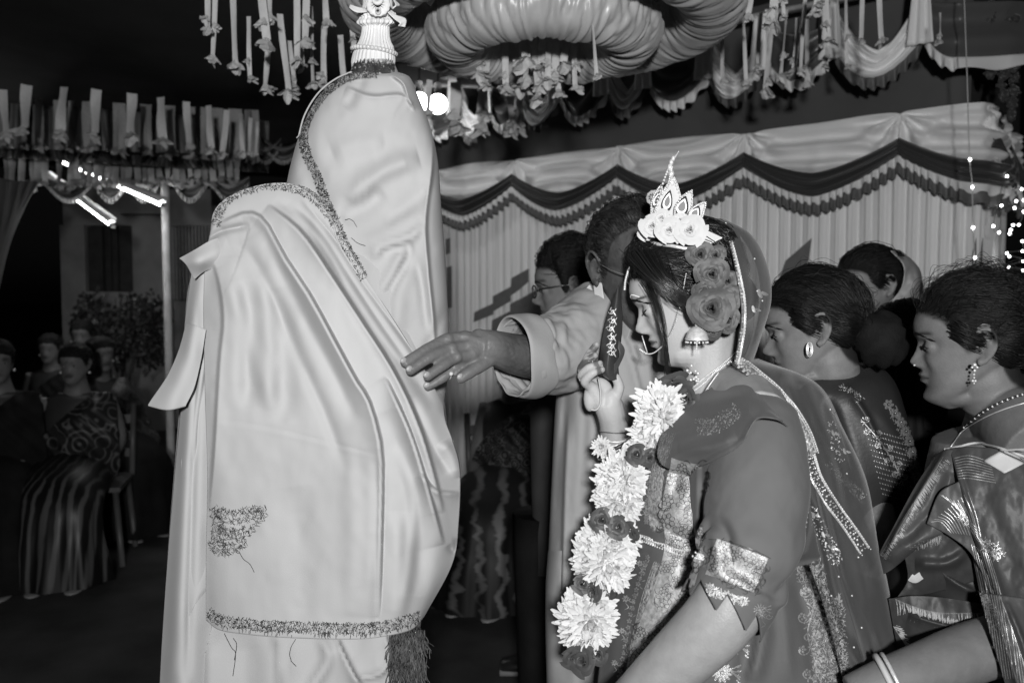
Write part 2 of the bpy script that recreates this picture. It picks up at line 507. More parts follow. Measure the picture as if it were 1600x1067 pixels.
PEAK0 = 0.206 * WLEN; BAY = 0.2325 * WLEN
def scal(x, pk, tr, e=1.55):
    return tr + (pk - tr) * np.abs(2 * x - 1) ** e
def valance(s0, s1, k):
    n, m = 90, 30
    x = np.linspace(0, 1, n)[:, None] * np.ones((1, m)); v = np.ones((n, 1)) * np.linspace(0, 1, m)[None]
    s = s0 + (s1 - s0) * x
    top = 2.275 + 0.012 * np.sin(x * PI) + 0.01 * vnoise(np.stack([s * 3, 0 * s], -1), 20)
    sag = np.sin(PI * x); dp = .022 + .030 * np.clip(s / WLEN, 0, 1)
    # light swag
    bot = scal(x, 2.215, 2.085) - dp
    z = top + (bot - top) * v
    fold = np.sin(2 * PI * (v * (0.6 + 2.6 * sag) + 0.5 * vnoise(np.stack([x * 2 + k * 7, v], -1), 31))) * 0.024 * sag ** 0.6 * sstep(0, .3, v)
    # fan of folds hung from the cusps
    for c in (0.0, 1.0):
        r = np.hypot((x - c) * 1.0, (z - 2.26) / 0.35); an = np.arctan2(2.28 - z, np.abs(x - c) * BAY)
        fold = fold + 0.026 * np.sin(an * 11 + k) * np.exp(-(r / 0.42) ** 2) * sstep(0.02, 0.1, r)
    fold = fold + 0.012 * np.exp(-((x - .5) / .045) ** 2) * v
    mk('swag', wall_pt(s, z, 0.045 + 0.035 * v * sag + fold).reshape(-1, 3), gridF(n, m), M['satin_light'], cur, solid=0.002)
    # dark band
    t2 = bot + 0.008; b2 = scal(x, 2.15, 1.995, 1.5) - dp * 1.15
    z = t2 + (b2 - t2) * v
    fold = 0.015 * np.sin(2 * PI * (v * 2.6 + 0.35 * vnoise(np.stack([x * 3 + k * 5, v * 2], -1), 33))) * (0.35 + sag)
    mk('swag_band', wall_pt(s, z, 0.068 + 0.03 * sag + fold + .012 * np.sin(PI * v)).reshape(-1, 3), gridF(n, m), M['satin_dark'], cur, solid=0.002)
    # two frills
    for (pk, tr, pk2, tr2, mm, off, nm) in ((2.155, 2.0, 2.118, 1.962, 'frill_light', .075, 'pale_frill'), (2.125, 1.97, 2.072, 1.915, 'frill_dark', .066, 'dark_frill')):
        n2 = 220
        x2 = np.linspace(0, 1, n2)[:, None] * np.ones((1, 8)); v2 = np.ones((n2, 1)) * np.linspace(0, 1, 8)[None]
        s2 = s0 + (s1 - s0) * x2; dp2 = (.022 + .030 * np.clip(s2 / WLEN, 0, 1)) * 1.15
        ta = scal(x2, pk, tr, 1.5) - dp2; tb = scal(x2, pk2, tr2, 1.5) - dp2
        ruf = np.sin(s2 * 2 * PI / 0.035 + 1.8 * vnoise(np.stack([s2 * 12, 0 * s2], -1), 40 + k))
        tb = tb + 0.007 * np.sign(ruf) * np.abs(ruf) ** .5
        z2 = ta + (tb - ta) * v2
        mk(nm, wall_pt(s2, z2, off + .03 * np.sin(PI * x2) + 0.011 * ruf * (0.25 + v2)).reshape(-1, 3), gridF(n2, 8), M[mm], cur, solid=0.0015)
for k in range(-3, 4):
    a = PEAK0 + BAY * k; valance(a, min(a + BAY, WLEN) if a + BAY < WLEN + .1 else a + BAY, k)
for k in range(2):
    valance(WLEN + 0.02 + k * 0.36, WLEN + 0.02 + (k + 1) * 0.36, 9 + k)
# stepped appliques on the curtain
def applique(poly):
    pts = np.array([[px_to_s(p[0], .02), p[1]] for p in poly]);
    z = []
    for (s, py) in pts:
        xy = W0 + WU * s; d = xy[1]
        z.append(CAMZ + (HORIZON - py) / FPX * d * 1.0)
    z = np.array(z); s = pts[:, 0]
    V = np.concatenate([wall_pt(s, z, np.full(len(s), .021)), wall_pt(s, z, np.full(len(s), .019))])
    n = len(s)
    F = [tuple(range(n)), tuple(range(2 * n - 1, n - 1, -1))] + [(i, (i + 1) % n, n + (i + 1) % n, n + i) for i in range(n)]
    mk('applique', V, F, M['applique'], cur, smooth=False)
applique([(740, 503), (741, 488), (770, 474), (770, 463), (798, 448), (799, 435), (826, 420), (826, 440), (812, 452), (798, 462), (798, 470), (771, 486), (771, 491)])
applique([(768, 513), (769, 500), (797, 486), (797, 475), (826, 460), (850, 445), (850, 560), (768, 560)])
applique([(697, 375), (704, 373), (704, 396), (697, 398)]); applique([(698, 418), (706, 416), (706, 480), (699, 482)])
applique([(1226, 408), (1266, 373), (1262, 408), (1240, 440), (1215, 440)])
applique([(1512, 455), (1513, 395), (1517, 372), (1519, 400), (1515, 455)]); applique([(1542, 430), (1545, 400), (1553, 370), (1552, 400), (1546, 432)])

# --- upper row of swags on a rod, alternating dark and pale
row = empty('swag_pelmet', (1.0, 4.2, 2.4), 'row of half round swags, alternately dark and pale, edged with frills under the ceiling', 'pelmet')
OFF = 0.22
bays = [(640, 676, 0), (676, 720, 0), (720, 769, 1), (769, 817, 0), (817, 877, 1), (877, 948, 0), (948, 1012, 1), (1012, 1104, 0), (1104, 1190, 1), (1190, 1296, 0), (1296, 1432, 1), (1432, 1545, 0)]
for k, (a, b, light) in enumerate(bays):
    s0, s1 = px_to_s(a, OFF), px_to_s(b, OFF)
    n, m = 60, 20
    x = np.linspace(0, 1, n)[:, None] * np.ones((1, m)); v = np.ones((n, 1)) * np.linspace(0, 1, m)[None]
    s = s0 + (s1 - s0) * x; sag = np.sin(PI * x) ** .8
    dz = 0.012 * math.sin(k * 2.3)
    cz = 2.55 + dz
    top = (2.70 - .05 * sag) if not light else (2.62 + 0.11 * (np.abs(2 * x - 1) ** 1.2) - 0.10 * sag)
    bot = cz - (0.155 if light else 0.135) * sag
    z = top + (bot - top) * v
    f = 0.020 * np.sin(2 * PI * (v * (2 + light) + .5 * vnoise(np.stack([x * 2 + k * 3, v], -1), 50))) * (0.3 + sag)
    mk('swag', wall_pt(s, z, OFF + .05 * sag * v + f).reshape(-1, 3), gridF(n, m), M['satin_light' if light else 'satin_deep'], row, solid=0.002)
    n2 = 130
    x2 = np.linspace(0, 1, n2)[:, None] * np.ones((1, 7)); v2 = np.ones((n2, 1)) * np.linspace(0, 1, 7)[None]
    s2 = s0 + (s1 - s0) * x2; sag2 = np.sin(PI * x2) ** .8
    ruf = np.sin(s2 * 2 * PI / 0.042 + 2 * vnoise(np.stack([s2 * 10, 0 * s2], -1), 60 + k))
    ta = cz + .012 - (0.155 if light else 0.135) * sag2; tb = ta - .048 + .006 * ruf
    mk('frill', wall_pt(s2, ta + (tb - ta) * v2, OFF + .055 * sag2 + .012 * ruf * (0.2 + v2)).reshape(-1, 3), gridF(n2, 7), M['frill_dark' if light else 'frill_light'], row, solid=0.0015)
    # tail hanging at the cusp
    t_ = np.linspace(0, 1, 14)[:, None] * np.ones((1, 9)); u_ = np.ones((14, 1)) * np.linspace(-1, 1, 9)[None]
    mk('tail', wall_pt(s1 + u_ * (.03 + .02 * t_), 2.74 - .24 * t_, OFF + .06 + .012 * np.cos(u_ * 7)).reshape(-1, 3), gridF(14, 9), M['frill_light' if k % 2 else 'satin_light'], row, solid=0.002)
_p = wall_pt(np.linspace(-.9, WLEN + .1, 30), np.full(30, 2.76), np.full(30, OFF + .01))
mk('rod', *tube(_p, .012, 8), M['rod'], row)

# --- ruched ring chandelier
def ruched_ring(name, c, R, r, nf, seed, label):
    nphi, nth = 440, 44
    ph = np.linspace(0, 2 * PI, nphi, endpoint=False)[:, None] * np.ones((1, nth)); th = np.ones((nphi, 1)) * np.linspace(0, 2 * PI, nth, endpoint=False)[None]
    q = ph * nf / (2 * PI) * 2 * PI
    cx, sx = np.cos(ph), np.sin(ph)
    p3 = np.stack([cx * nf / 5, sx * nf / 5, np.sin(th) * 1.2], -1)
    ph2 = q + 5.0 * fbm(p3 * np.array([1, 1, .8]), 3, seed) + 0.9 * np.sin(th * 1.0 + ph * 3)
    rid = (1 - np.abs(np.sin(ph2 / 2)) ** 0.7) * (.35 + .9 * np.clip(.5 + .6 * vnoise(np.stack([cx * nf / 3, sx * nf / 3, np.sin(th) * 1.5 + np.cos(th)], -1), seed + 2), 0, 1))
    p4 = np.stack([cx * nf / 2.2, sx * nf / 2.2, np.sin(th * 1) * 1.7], -1)
    fade = 0.55 + 0.45 * np.cos(th - 1.2 + vnoise(p3, seed + 9))
    rr = r * (1 - 0.13 * rid * (0.5 + fade) + 0.05 * fbm(p4, 2, seed + 5) + .04 * fbm(p3 * .5, 2, seed + 11))
    V = np.stack([c[0] + (R + rr * np.cos(th)) * cx, c[1] + (R + rr * np.cos(th)) * sx, c[2] + rr * np.sin(th) * 0.95], -1)
    o = mk(name, V.reshape(-1, 3), gridF(nphi, nth, True, True), M['ruched'], at=c)
    return tag(o, label, 'chandelier')
RC = P(848, 52, 2.6)
ruched_ring('fabric_ring', RC, 0.262, 0.098, 38, 3, 'smaller inner ring of ruched satin hanging above the guests')
ruched_ring('fabric_ring', RC + np.array([0, .02, .085]), 0.505, 0.108, 58, 7, 'larger outer ring of ruched satin under the ceiling')

# --- hanging paper ribbons with a foil bundle at the end
def strip_mesh(seed):
    rng = np.random.RandomState(seed); n = 14
    t = np.linspace(0, 1, n); x = .3 * np.sin(t * 4 + seed); tw = 0.45 * np.sin(t * 3.5 + seed * 2)
    L = []
    for i in range(n):
        for u in (-.5, 0, .5):
            L.append([x[i] * .3 + u * math.cos(tw[i]), u * math.sin(tw[i]) + (.12 if u == 0 else 0), -t[i]])
    return mesh_data('strip', np.array(L), gridF(n, 3), M['ribbon'])
def bundle_mesh(seed, mt):
    rng = np.random.RandomState(seed); mb = MB()
    for k in range(7):
        a = rng.uniform(0, 2 * PI); tilt = rng.uniform(.3, 1.25); ln = rng.uniform(.7, 1.2)
        ax = np.array([math.cos(a) * math.sin(tilt), math.sin(a) * math.sin(tilt), -math.cos(tilt)]); sd = np.cross(ax, [0, 0, 1]); sd /= np.linalg.norm(sd); nn = np.cross(ax, sd)
        w = rng.uniform(.28, .5); pts = []
        for i, tt in enumerate(np.linspace(0, 1, 5)):
            wd = w * math.sin(PI * (0.12 + .8 * tt)) ** .8
            for u in (-1, 0, 1):
                pts.append(ax * tt * ln + sd * u * wd + nn * (.25 * (u * u) * wd * 2 + rng.uniform(-.06, .06)))
        mb.add(np.array(pts), gridF(5, 3))
    return mesh_data('bundle', *mb.get(), mt, smooth=False)
STRIPS = [strip_mesh(i) for i in range(5)]
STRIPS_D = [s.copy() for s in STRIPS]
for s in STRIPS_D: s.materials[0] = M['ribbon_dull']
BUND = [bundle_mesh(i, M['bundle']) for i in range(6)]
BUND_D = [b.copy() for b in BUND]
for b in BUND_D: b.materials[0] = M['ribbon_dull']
_rr = random.Random(4)
def ribbon(top, length, width, yaw, label, group, dull=False, bundle=1.0, name='paper_ribbon', twin=False):
    e = empty(name, top, label, 'ribbon', group)
    s = link('strip', _rr.choice(STRIPS_D if dull else STRIPS), e); s.scale = (width, width, length); s.rotation_euler = (0, 0, yaw)
    if not dull: e.rotation_euler = (_rr.uniform(-.06, .06), _rr.uniform(-.10, .10), 0)
    if bundle and not dull and group in ('ribbons over the groom', 'ribbons before the swags', 'ribbons in the rings'):
        bundle *= _rr.uniform(.8, 1.25)
        if _rr.random() < .6:
            b = link('foil_bundle', _rr.choice(BUND), e); k = width * .9 + .008; b.scale = (k, k, k * 1.5); b.location = (0, -.004, -length * _rr.uniform(.55, .85)); b.rotation_euler = (_rr.uniform(-.5, .5), _rr.uniform(-.5, .5), _rr.uniform(0, 6))
    if bundle:
        b = link('foil_bundle', _rr.choice(BUND_D if dull else BUND), e); k = width * 1.25 * bundle + .010; b.scale = (k, k, k * 1.25)
        b.location = (0, 0, -length * .97); b.rotation_euler = (_rr.uniform(-.3, .3), _rr.uniform(-.3, .3), _rr.uniform(0, 6))
    return e
def rib_px(px, y0, y1, d, w=15, yaw=None, **k):
    a, b = P(px, y0, d), P(px, y1, d)
    return ribbon(a, float(np.linalg.norm(a - b)), w / FPX * d, _rr.uniform(-.5, .5) if yaw is None else yaw, **k)
G1 = dict(label='pale ribbons hanging over the groom at upper left', group='ribbons over the groom')
for (x, y0, y1, d, w) in [(322, -60, 40, 2.5, 9), (337, -60, 85, 2.55, 8), (361, -50, 97, 2.6, 10), (388, 26, 118, 2.7, 7), (404, -70, 60, 2.45, 13), (417, -60, 20, 2.5, 8), (420, 48, 132, 2.75, 9), (438, 22, 140, 2.7, 10),
                          (462, -60, 90, 2.5, 10), (466, 30, 100, 2.7, 9), (478, -60, 60, 2.5, 11), (484, 10, 130, 2.65, 8), (503, -50, 30, 2.5, 10), (507, 40, 125, 2.75, 9), (531, 55, 140, 2.8, 9), (541, -40, 75, 2.6, 8), (453, 64, 130, 2.8, 7)]:
    rib_px(x, y0, y1, d, w, **G1)
G2 = dict(label='ribbons hanging about the ruched satin rings', group='ribbons in the rings')
for (x, y0, y1, d, w) in [(745, 45, 110, 2.66, 9), (765, 45, 125, 2.68, 11), (788, 44, 130, 2.66, 10), (820, 40, 88, 2.6, 14), (818, 45, 130, 2.7, 12), (850, 45, 128, 2.68, 11), (872, 45, 112, 2.66, 12), (886, 45, 96, 2.62, 12), (868, 50, 140, 2.7, 9), (834, 50, 150, 2.72, 10), (828, 45, 118, 2.64, 10), (860, 45, 120, 2.63, 10), (895, 50, 132, 2.68, 8),
                          (712, 128, 188, 3.2, 17), (754, 128, 190, 3.3, 18), (672, 125, 170, 3.2, 9), (798, 150, 195, 3.5, 14), (814, 150, 198, 3.6, 10), (921, -10, 118, 2.3, 7)]:
    rib_px(x, y0, y1, d, w, **G2)
G3 = dict(label='ribbons hanging at upper right before the swags', group='ribbons before the swags')
for (x, y0, y1, d, w) in [(1161, 30, 125, 3.0, 6), (1176, -30, 20, 2.6, 9), (1188, 20, 112, 3.0, 7), (1205, 32, 140, 3.2, 8), (1213, -40, 28, 2.5, 13), (1222, -40, 22, 2.5, 6), (1229, 15, 115, 3.1, 7), (1247, 28, 105, 3.1, 8), (1259, -20, 108, 2.9, 6),
                          (1280, -30, 8, 2.5, 10), (1283, 20, 70, 2.9, 7), (1290, -30, 60, 2.7, 10), (1296, 30, 100, 3.0, 7), (1322, -20, 100, 3.1, 5), (1349, -20, 60, 2.9, 7), (1371, -30, 60, 2.8, 8), (1469, 20, 62, 3.0, 4), (1127, 52, 120, 3.3, 6), (1262, 30, 128, 3.2, 9)]:
    rib_px(x, y0, y1, d, w, **G3)
# ribbon row hung round a hoop at the left
G4 = dict(label='bright ribbons in the front curved row at left', group='ribbon row at the left')
for (x, y0, y1, w) in [(5, 140, 205, 13), (43, 133, 199, 16), (99, 136, 203, 15), (152, 140, 207, 15), (205, 146, 207, 15), (250, 152, 216, 14), (292, 159, 223, 11), (325, 165, 230, 10), (354, 172, 238, 9), (376, 178, 236, 7), (392, 184, 236, 6), (402, 190, 238, 5)]:
    rib_px(x, y0, y1, 4.3, w, yaw=.1, bundle=.8, **G4)
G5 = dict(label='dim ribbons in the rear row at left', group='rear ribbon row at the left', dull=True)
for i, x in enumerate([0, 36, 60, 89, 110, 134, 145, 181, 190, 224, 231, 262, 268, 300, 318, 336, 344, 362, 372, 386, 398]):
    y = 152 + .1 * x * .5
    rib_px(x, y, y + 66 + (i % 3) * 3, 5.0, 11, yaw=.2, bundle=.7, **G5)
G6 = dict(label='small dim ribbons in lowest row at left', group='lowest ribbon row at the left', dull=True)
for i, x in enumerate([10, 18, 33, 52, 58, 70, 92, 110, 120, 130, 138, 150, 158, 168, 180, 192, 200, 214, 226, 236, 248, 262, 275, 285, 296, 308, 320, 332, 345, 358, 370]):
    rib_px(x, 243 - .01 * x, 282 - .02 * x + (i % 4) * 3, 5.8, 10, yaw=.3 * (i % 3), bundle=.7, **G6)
hoop = empty('ribbon_hoop', P(180, 240, 5.3), 'dark cloth covered hoop band behind the ribbon rows at the left', 'canopy hoop')
M['hoop_cloth'] = mat('hoop_cloth', 0.2, 0.6, var=0.3, vscale=6)
for (ya, yb, d, mm, off) in ((160, 232, 5.4, 'hoop_cloth', 0), (228, 246, 5.5, 'satin_dark', 1)):
    xs = np.linspace(-60, 420, 160)
    X, vv = np.meshgrid(xs, np.linspace(0, 1, 8), indexing='ij')
    Y = ya + 0.07 * np.clip(X, 0, 999) + (yb - ya) * vv * (1 - .0006 * np.clip(X, 0, 999))
    D = d + .6 * (np.clip(X, 0, 999) / 420) ** 3 + .03 * np.sin(X * .35 + 2 * vnoise(np.stack([X * .03, vv], -1), 77))
    mk('cloth_band', P(X, Y, D).reshape(-1, 3), gridF(160, 8), M[mm], hoop, solid=.004)
# drooping swags under the hoop
sw = empty('swag_pelmet', P(180, 290, 6.2), 'dim row of swags hanging under the ribbon hoop beside the tube lights', 'pelmet')
for k, (a, b) in enumerate([(-10, 60), (70, 145), (145, 200), (200, 250), (270, 325), (330, 390), (390, 440), (410, 475)]):
    n, m = 40, 10
    x = np.linspace(0, 1, n)[:, None] * np.ones((1, m)); v = np.ones((n, 1)) * np.linspace(0, 1, m)[None]
    X = a + (b - a) * x; up_ = k >= 6
    Y0 = (275 if not up_ else 215); Y = Y0 + (28 if not up_ else 34) * np.sin(PI * x) * (.35 + .65 * v) + 8 * v
    mk('swag', P(X, Y, 6.0 - .1 * np.sin(v * 7)).reshape(-1, 3), gridF(n, m), M['hoop_cloth'], sw, solid=.003)
    ru = .02 * np.sin(X * 1.1)
    mk('frill', P(X, Y0 + 28 * np.sin(PI * x) + 8 + 7 * v, 5.95 + ru).reshape(-1, 3), gridF(n, m), M['ribbon_dull'], sw, solid=.003)

# each ribbon is told apart by its place in its row
_ones = ['', 'first', 'second', 'third', 'fourth', 'fifth', 'sixth', 'seventh', 'eighth', 'ninth', 'tenth', 'eleventh', 'twelfth', 'thirteenth', 'fourteenth', 'fifteenth', 'sixteenth', 'seventeenth', 'eighteenth', 'nineteenth']
def ordinal(n):
    if n < 20: return _ones[n]
    t, u = divmod(n, 10); return {2: 'twentieth', 3: 'thirtieth'}[t] if u == 0 else {2: 'twenty', 3: 'thirty'}[t] + '-' + _ones[u]
_rows = {}
for _o in COL.objects:
    if _o.get('category') == 'ribbon': _rows.setdefault(_o['group'], []).append(_o)
for _g, _l in _rows.items():
    _l.sort(key=lambda o: to_px(np.array(o.location))[0])
    for _k, _o in enumerate(_l): _o['label'] = ordinal(_k + 1) + ' from the left of the ' + _o['label']

# --- lamps
def tube_lamp(a, b, r, label):
    c = (a + b) / 2
    e = empty('tube_light', c, label, 'tube light')
    mk('glass_tube', *tube([a, b], r, 10, n=6), M['tube_light'], e)
    u = (b - a) / np.linalg.norm(b - a)
    for p, q in ((a, -1), (b, 1)): mk('end_cap', *tube([p + u * q * .001, p + u * q * .05], r * 1.2, 10), M['pole'], e)
    mk('batten', *box(c + np.array([0, 0.01, r * 2.2]), (0.05, np.linalg.norm(b - a), 0.03), np.array(Vector(u).to_track_quat('Y', 'Z').to_matrix())), M['pole'], e)
tube_lamp(P(84, 247, 7.4), P(254, 320, 5.2), .013, 'longer glowing fluorescent tube ending at the pale pole')
tube_lamp(P(73, 276, 7.0), P(174, 351, 5.4), .013, 'shorter glowing fluorescent tube in front of the dark window')
for (x, y, d, lb) in ((684, 163, 4.6, 'round glowing bulb beside the shawl, the fuller one in view'), (655, 160, 4.65, 'round glowing bulb half hidden behind the shawled shoulder')):
    e = empty('light_bulb', P(x, y, d), lb, 'light bulb')
    mk('glass', *ball(P(x, y, d), .052, 20, 14), M['bulb_glow'], e)
    mk('socket', *tube([P(x, y, d) + [0, 0, .05], P(x, y, d) + [0, 0, .11]], .018, 10), M['wire'], e)
    mk('cord', *tube([P(x, y, d) + [0, 0, .1], P(x, y, d) + [0.01, 0, .45]], .004, 6), M['wire'], e)
# bright ceiling cloth panel lit by the bulbs
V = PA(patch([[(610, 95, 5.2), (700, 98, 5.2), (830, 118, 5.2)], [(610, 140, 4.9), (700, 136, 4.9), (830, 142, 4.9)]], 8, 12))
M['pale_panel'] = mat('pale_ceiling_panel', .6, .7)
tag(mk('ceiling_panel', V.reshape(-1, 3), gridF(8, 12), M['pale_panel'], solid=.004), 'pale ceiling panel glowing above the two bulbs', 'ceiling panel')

# --- fairy light strings at the right
def fz(l): return [(1440 + a / 4.104, 200 + b / 4.104) for a, b in l]
strings = [([(310, 203), (326, 380), (330, 640), (343, 832)], 3.1, 'vertical wire of fairy lights before the curtain corner', [(1505, -40), (1511, 120), (1515, 249), (1519, 290), (1520, 356), (1522, 403), (1515, 520), (1507, 660)]),
           ([(643, 393), (548, 310), (460, 630), (497, 670), (512, 498)], 3.5, 'looping string of fairy lights over the curtain edge', None),
           ([(655, 465), (607, 470), (597, 514), (655, 537), (624, 622), (587, 624), (572, 654), (565, 678)], 3.7, 'dense string of fairy lights in the dark at right edge', None),
           ([(645, 727), (648, 790), (547, 804), (562, 824), (652, 855), (558, 893), (650, 915)], 3.9, 'lower string of fairy lights beside the right woman head', None)]
for pts, d, lb, wire in strings:
    pts = fz(pts)
    if 'vertical' in lb: pts.append((1507, 662))
    e = empty('fairy_light_string', P(pts[0][0], pts[0][1], d), lb, 'fairy lights')
    for (x, y) in pts:
        mk('bulb', *ball(P(x, y, d), .0052, 8, 6), M['fairy'], e)
    w = wire or pts
    mk('wire', *tube(P([p[0] for p in w], [p[1] - 2 for p in w], [d + .006] * len(w)), .0022 if wire else .0016, 5, n=40), M['cord_pale'] if wire else M['wire'], e)
# limp garlands in the dark upper right
for k, (x, y0, y1) in enumerate([(1548, 10, 115), (1568, 20, 150), (1585, 30, 180)]):
    mb = MB(); rng = np.random.RandomState(k)
    for y in np.linspace(y0, y1, 9):
        c = P(x + rng.uniform(-6, 6), y, 3.4)
        for q in range(4): mb.addm(ball((0, 0, 0), (.02, .007, .028), 6, 4), Matrix.Translation(c) @ Matrix.Rotation(rng.uniform(0, 6), 4, rng.randn(3)))
    tag(mb.mk('hanging_garland', M['satin_dark'], at=P(x, y0, 3.4)), ['dark cloth garland hanging nearest the curtain corner, upper right', 'middle dark cloth garland hanging at upper right', 'outermost dark cloth garland hanging at the right edge'][k], 'garland')

# --- house behind the tube lights
ho = empty('house', P(200, 545, 9.4) * np.array([1, 1, 0]), 'dim plastered house with barred dark window behind the tube lights', 'house')
def slab(name, x0, x1, y0, y1, d, th, mt, par):
    a = P(x0, y0, d); b = P(x1, y1, d)
    c = (a + b) / 2; c[1] += th / 2
    return mk(name, *box(c, (abs(b[0] - a[0]), th, abs(b[2] - a[2]))), mt, par, smooth=False)
slab('wall', 98, 136, 352, 700, 9.4, .2, M['plaster'], ho); slab('wall', 209, 262, 352, 700, 9.4, .2, M['plaster'], ho)
slab('wall', 136, 209, 456, 700, 9.4, .2, M['plaster'], ho); slab('wall', 98, 330, 296, 352, 9.4, .2, M['plaster'], ho)
slab('lintel', 185, 252, 318, 334, 9.2, .15, M['plaster'], ho); slab('wall', 262, 345, 470, 700, 9.6, .2, M['plaster'], ho)
wn = slab('window', 136, 209, 352, 456, 9.5, .03, M['dark_wood'], ho)
for x in np.linspace(140, 205, 7): slab('bar', x - 1, x + 1, 354, 455, 9.42, .02, M['dark_wood'], wn)
slab('shutter', 138, 160, 354, 455, 9.35, .03, M['dark_wood'], wn); slab('shutter', 188, 207, 354, 455, 9.35, .03, M['dark_wood'], wn)
gt = slab('gate', 268, 345, 318, 470, 9.7, .03, M['dark_wood'], ho)
for x in np.linspace(270, 343, 15): slab('bar', x - 1, x + 1, 322, 468, 9.45, .03, M['rod'], gt)
e = empty('tent_pole', P(264, 560, 6.3) * np.array([1, 1, 0]), 'pale vertical tent pole standing left of the shawl', 'pole')
_b = P(264, 560, 6.3)
mk('shaft', *tube([(_b[0], _b[1], 0), (_b[0], _b[1], P(262, 285, 6.3)[2])], .029, 14, n=12), M['pole'], e)
mk('fork', *tube([P(250, 272, 6.3), P(262, 288, 6.3), P(275, 270, 6.3)], .014, 8, n=8), M['pole'], e)
# side drape at the far left
V = PA(patch([[(-40, 268, 4.6), (20, 282, 4.7), (62, 284, 4.8)], [(-40, 340, 4.6), (10, 340, 4.7), (40, 320, 4.8)], [(-40, 420, 4.6), (-10, 420, 4.7), (14, 380, 4.8)], [(-40, 520, 4.6), (-25, 520, 4.7), (-8, 470, 4.8)]], 40, 40))
V[..., 1] += .02 * np.sin(np.arange(40) * .9)[None]
tag(mk('side_drape', V.reshape(-1, 3), gridF(40, 40), M['drape_side'], solid=.004, at=P(-10, 300, 4.7)), 'dim cloth drape pulled aside at the far left edge', 'drape')
# potted bush
pb = empty('bush', P(190, 640, 7.6) * np.array([1, 1, 0]), 'dark leafy bush standing below the window behind the seated women', 'bush')
rng = np.random.RandomState(5); mb = MB(); base = P(190, 500, 7.6)
for k in range(2600):
    a = rng.uniform(0, 2 * PI); rr = rng.uniform(.2, 1) ** .5; el = rng.uniform(-.9, 1)
    c = base + np.array([math.cos(a) * rr * .42, math.sin(a) * rr * .35, el * .36 * (1.1 - .4 * rr) - .12 + .08 * math.sin(a * 5)])
    ax = rng.randn(3); ax /= np.linalg.norm(ax); sd = np.cross(ax, rng.randn(3)); sd /= np.linalg.norm(sd)
    l_ = rng.uniform(.03, .06); w_ = l_ * .35
    mb.add([c, c + ax * l_ * .5 + sd * w_, c + ax * l_, c + ax * l_ * .5 - sd * w_], [(0, 1, 2, 3)])
mb.mk('foliage', M['leaf_dark'], pb)['kind'] = 'stuff'
for k in range(6):
    a = k * 1.05; b0 = np.array([base[0], base[1], 0])
    mk('stem', *tube([b0, b0 + [.05 * math.cos(a), .05 * math.sin(a), .7], base + np.array([.3 * math.cos(a), .25 * math.sin(a), .2])], [.018, .013, .004], 6, n=10), M['dark_wood'], pb)
# ================================================================== the groom, wrapped in a shawl
M['shawl'] = mat('wool_shawl', 0.44, 0.95, spec=0.05, sheen=0.05, var=0.04, vscale=5, bump=0.12, bscale=420, weave=0.06, wscale=2600)
M['thread'] = mat('dark_thread', 0.045, 0.7, var=0.6, vscale=60)
M['pith'] = mat('white_pith', 0.74, 0.6, var=0.05, vscale=40, bump=0.25, bscale=160, sss=0.1)
M['pearl'] = mat('pearl', 0.6, 0.2, spec=0.7)
M['body_dark'] = mat('dark_garment', 0.08, 0.8)

FOLD_GAIN = 2.0
def folds(Q, L):
    """press folds into a (px,py,depth) sheet. L = [(polyline, kind, width px, depth m)]"""
    x, y = Q[..., 0].copy(), Q[..., 1].copy(); add = np.zeros(x.shape)
    for pl, kind, w, amp in L:
        dd, tp = poly_dist(x, y, smooth_pl(pl, 24))
        win = np.clip(np.minimum(tp, 1 - tp) / .18, 0, 1) ** .7
        ends = np.hypot(x - pl[0][0], y - pl[0][1]) * 0
        if kind == 'ridge': add -= .65 * amp * win * np.exp(-(dd / w) ** 2)
        elif kind == 'valley': add += .65 * amp * win * np.exp(-(dd / w) ** 2)
        elif kind == 'lapL':      # crisp lap: raised on the left (positive) side, falling slowly away from the line
            add -= amp * win * np.where(dd >= 0, np.exp(-dd / w), np.exp(-(dd / 3.6) ** 2))
        elif kind == 'lapR':
            add -= amp * win * np.where(dd <= 0, np.exp(dd / w), np.exp(-(dd / 3.6) ** 2))
    Q = Q.copy(); Q[..., 2] += add * FOLD_GAIN
    return Q

def px_loft(rows, n_rows, n_ang, ex=2.4, phase=0.0):
    """closed column in (px,py,depth): rows = (y, xl, xr, dc, hd)"""
    R = cr1(np.array(rows, float), np.linspace(0, 1, n_rows))
    a = np.linspace(0, 2 * PI, n_ang, endpoint=False) + phase
    c, s = np.cos(a), np.sin(a); c = np.sign(c) * np.abs(c) ** (2 / ex); s = np.sign(s) * np.abs(s) ** (2 / ex)
    xc = (R[:, 1] + R[:, 2]) / 2; hw = (R[:, 2] - R[:, 1]) / 2
    Q = np.stack([xc[:, None] - hw[:, None] * c, R[:, 0][:, None] + 0 * c, R[:, 3][:, None] - R[:, 4][:, None] * s], -1)
    return Q

gr = empty('person', P(500, 900, 1.58) * np.array([1, 1, 0]), 'groom standing wrapped head to knee in a pale wool shawl, tall white crown on top', 'person')
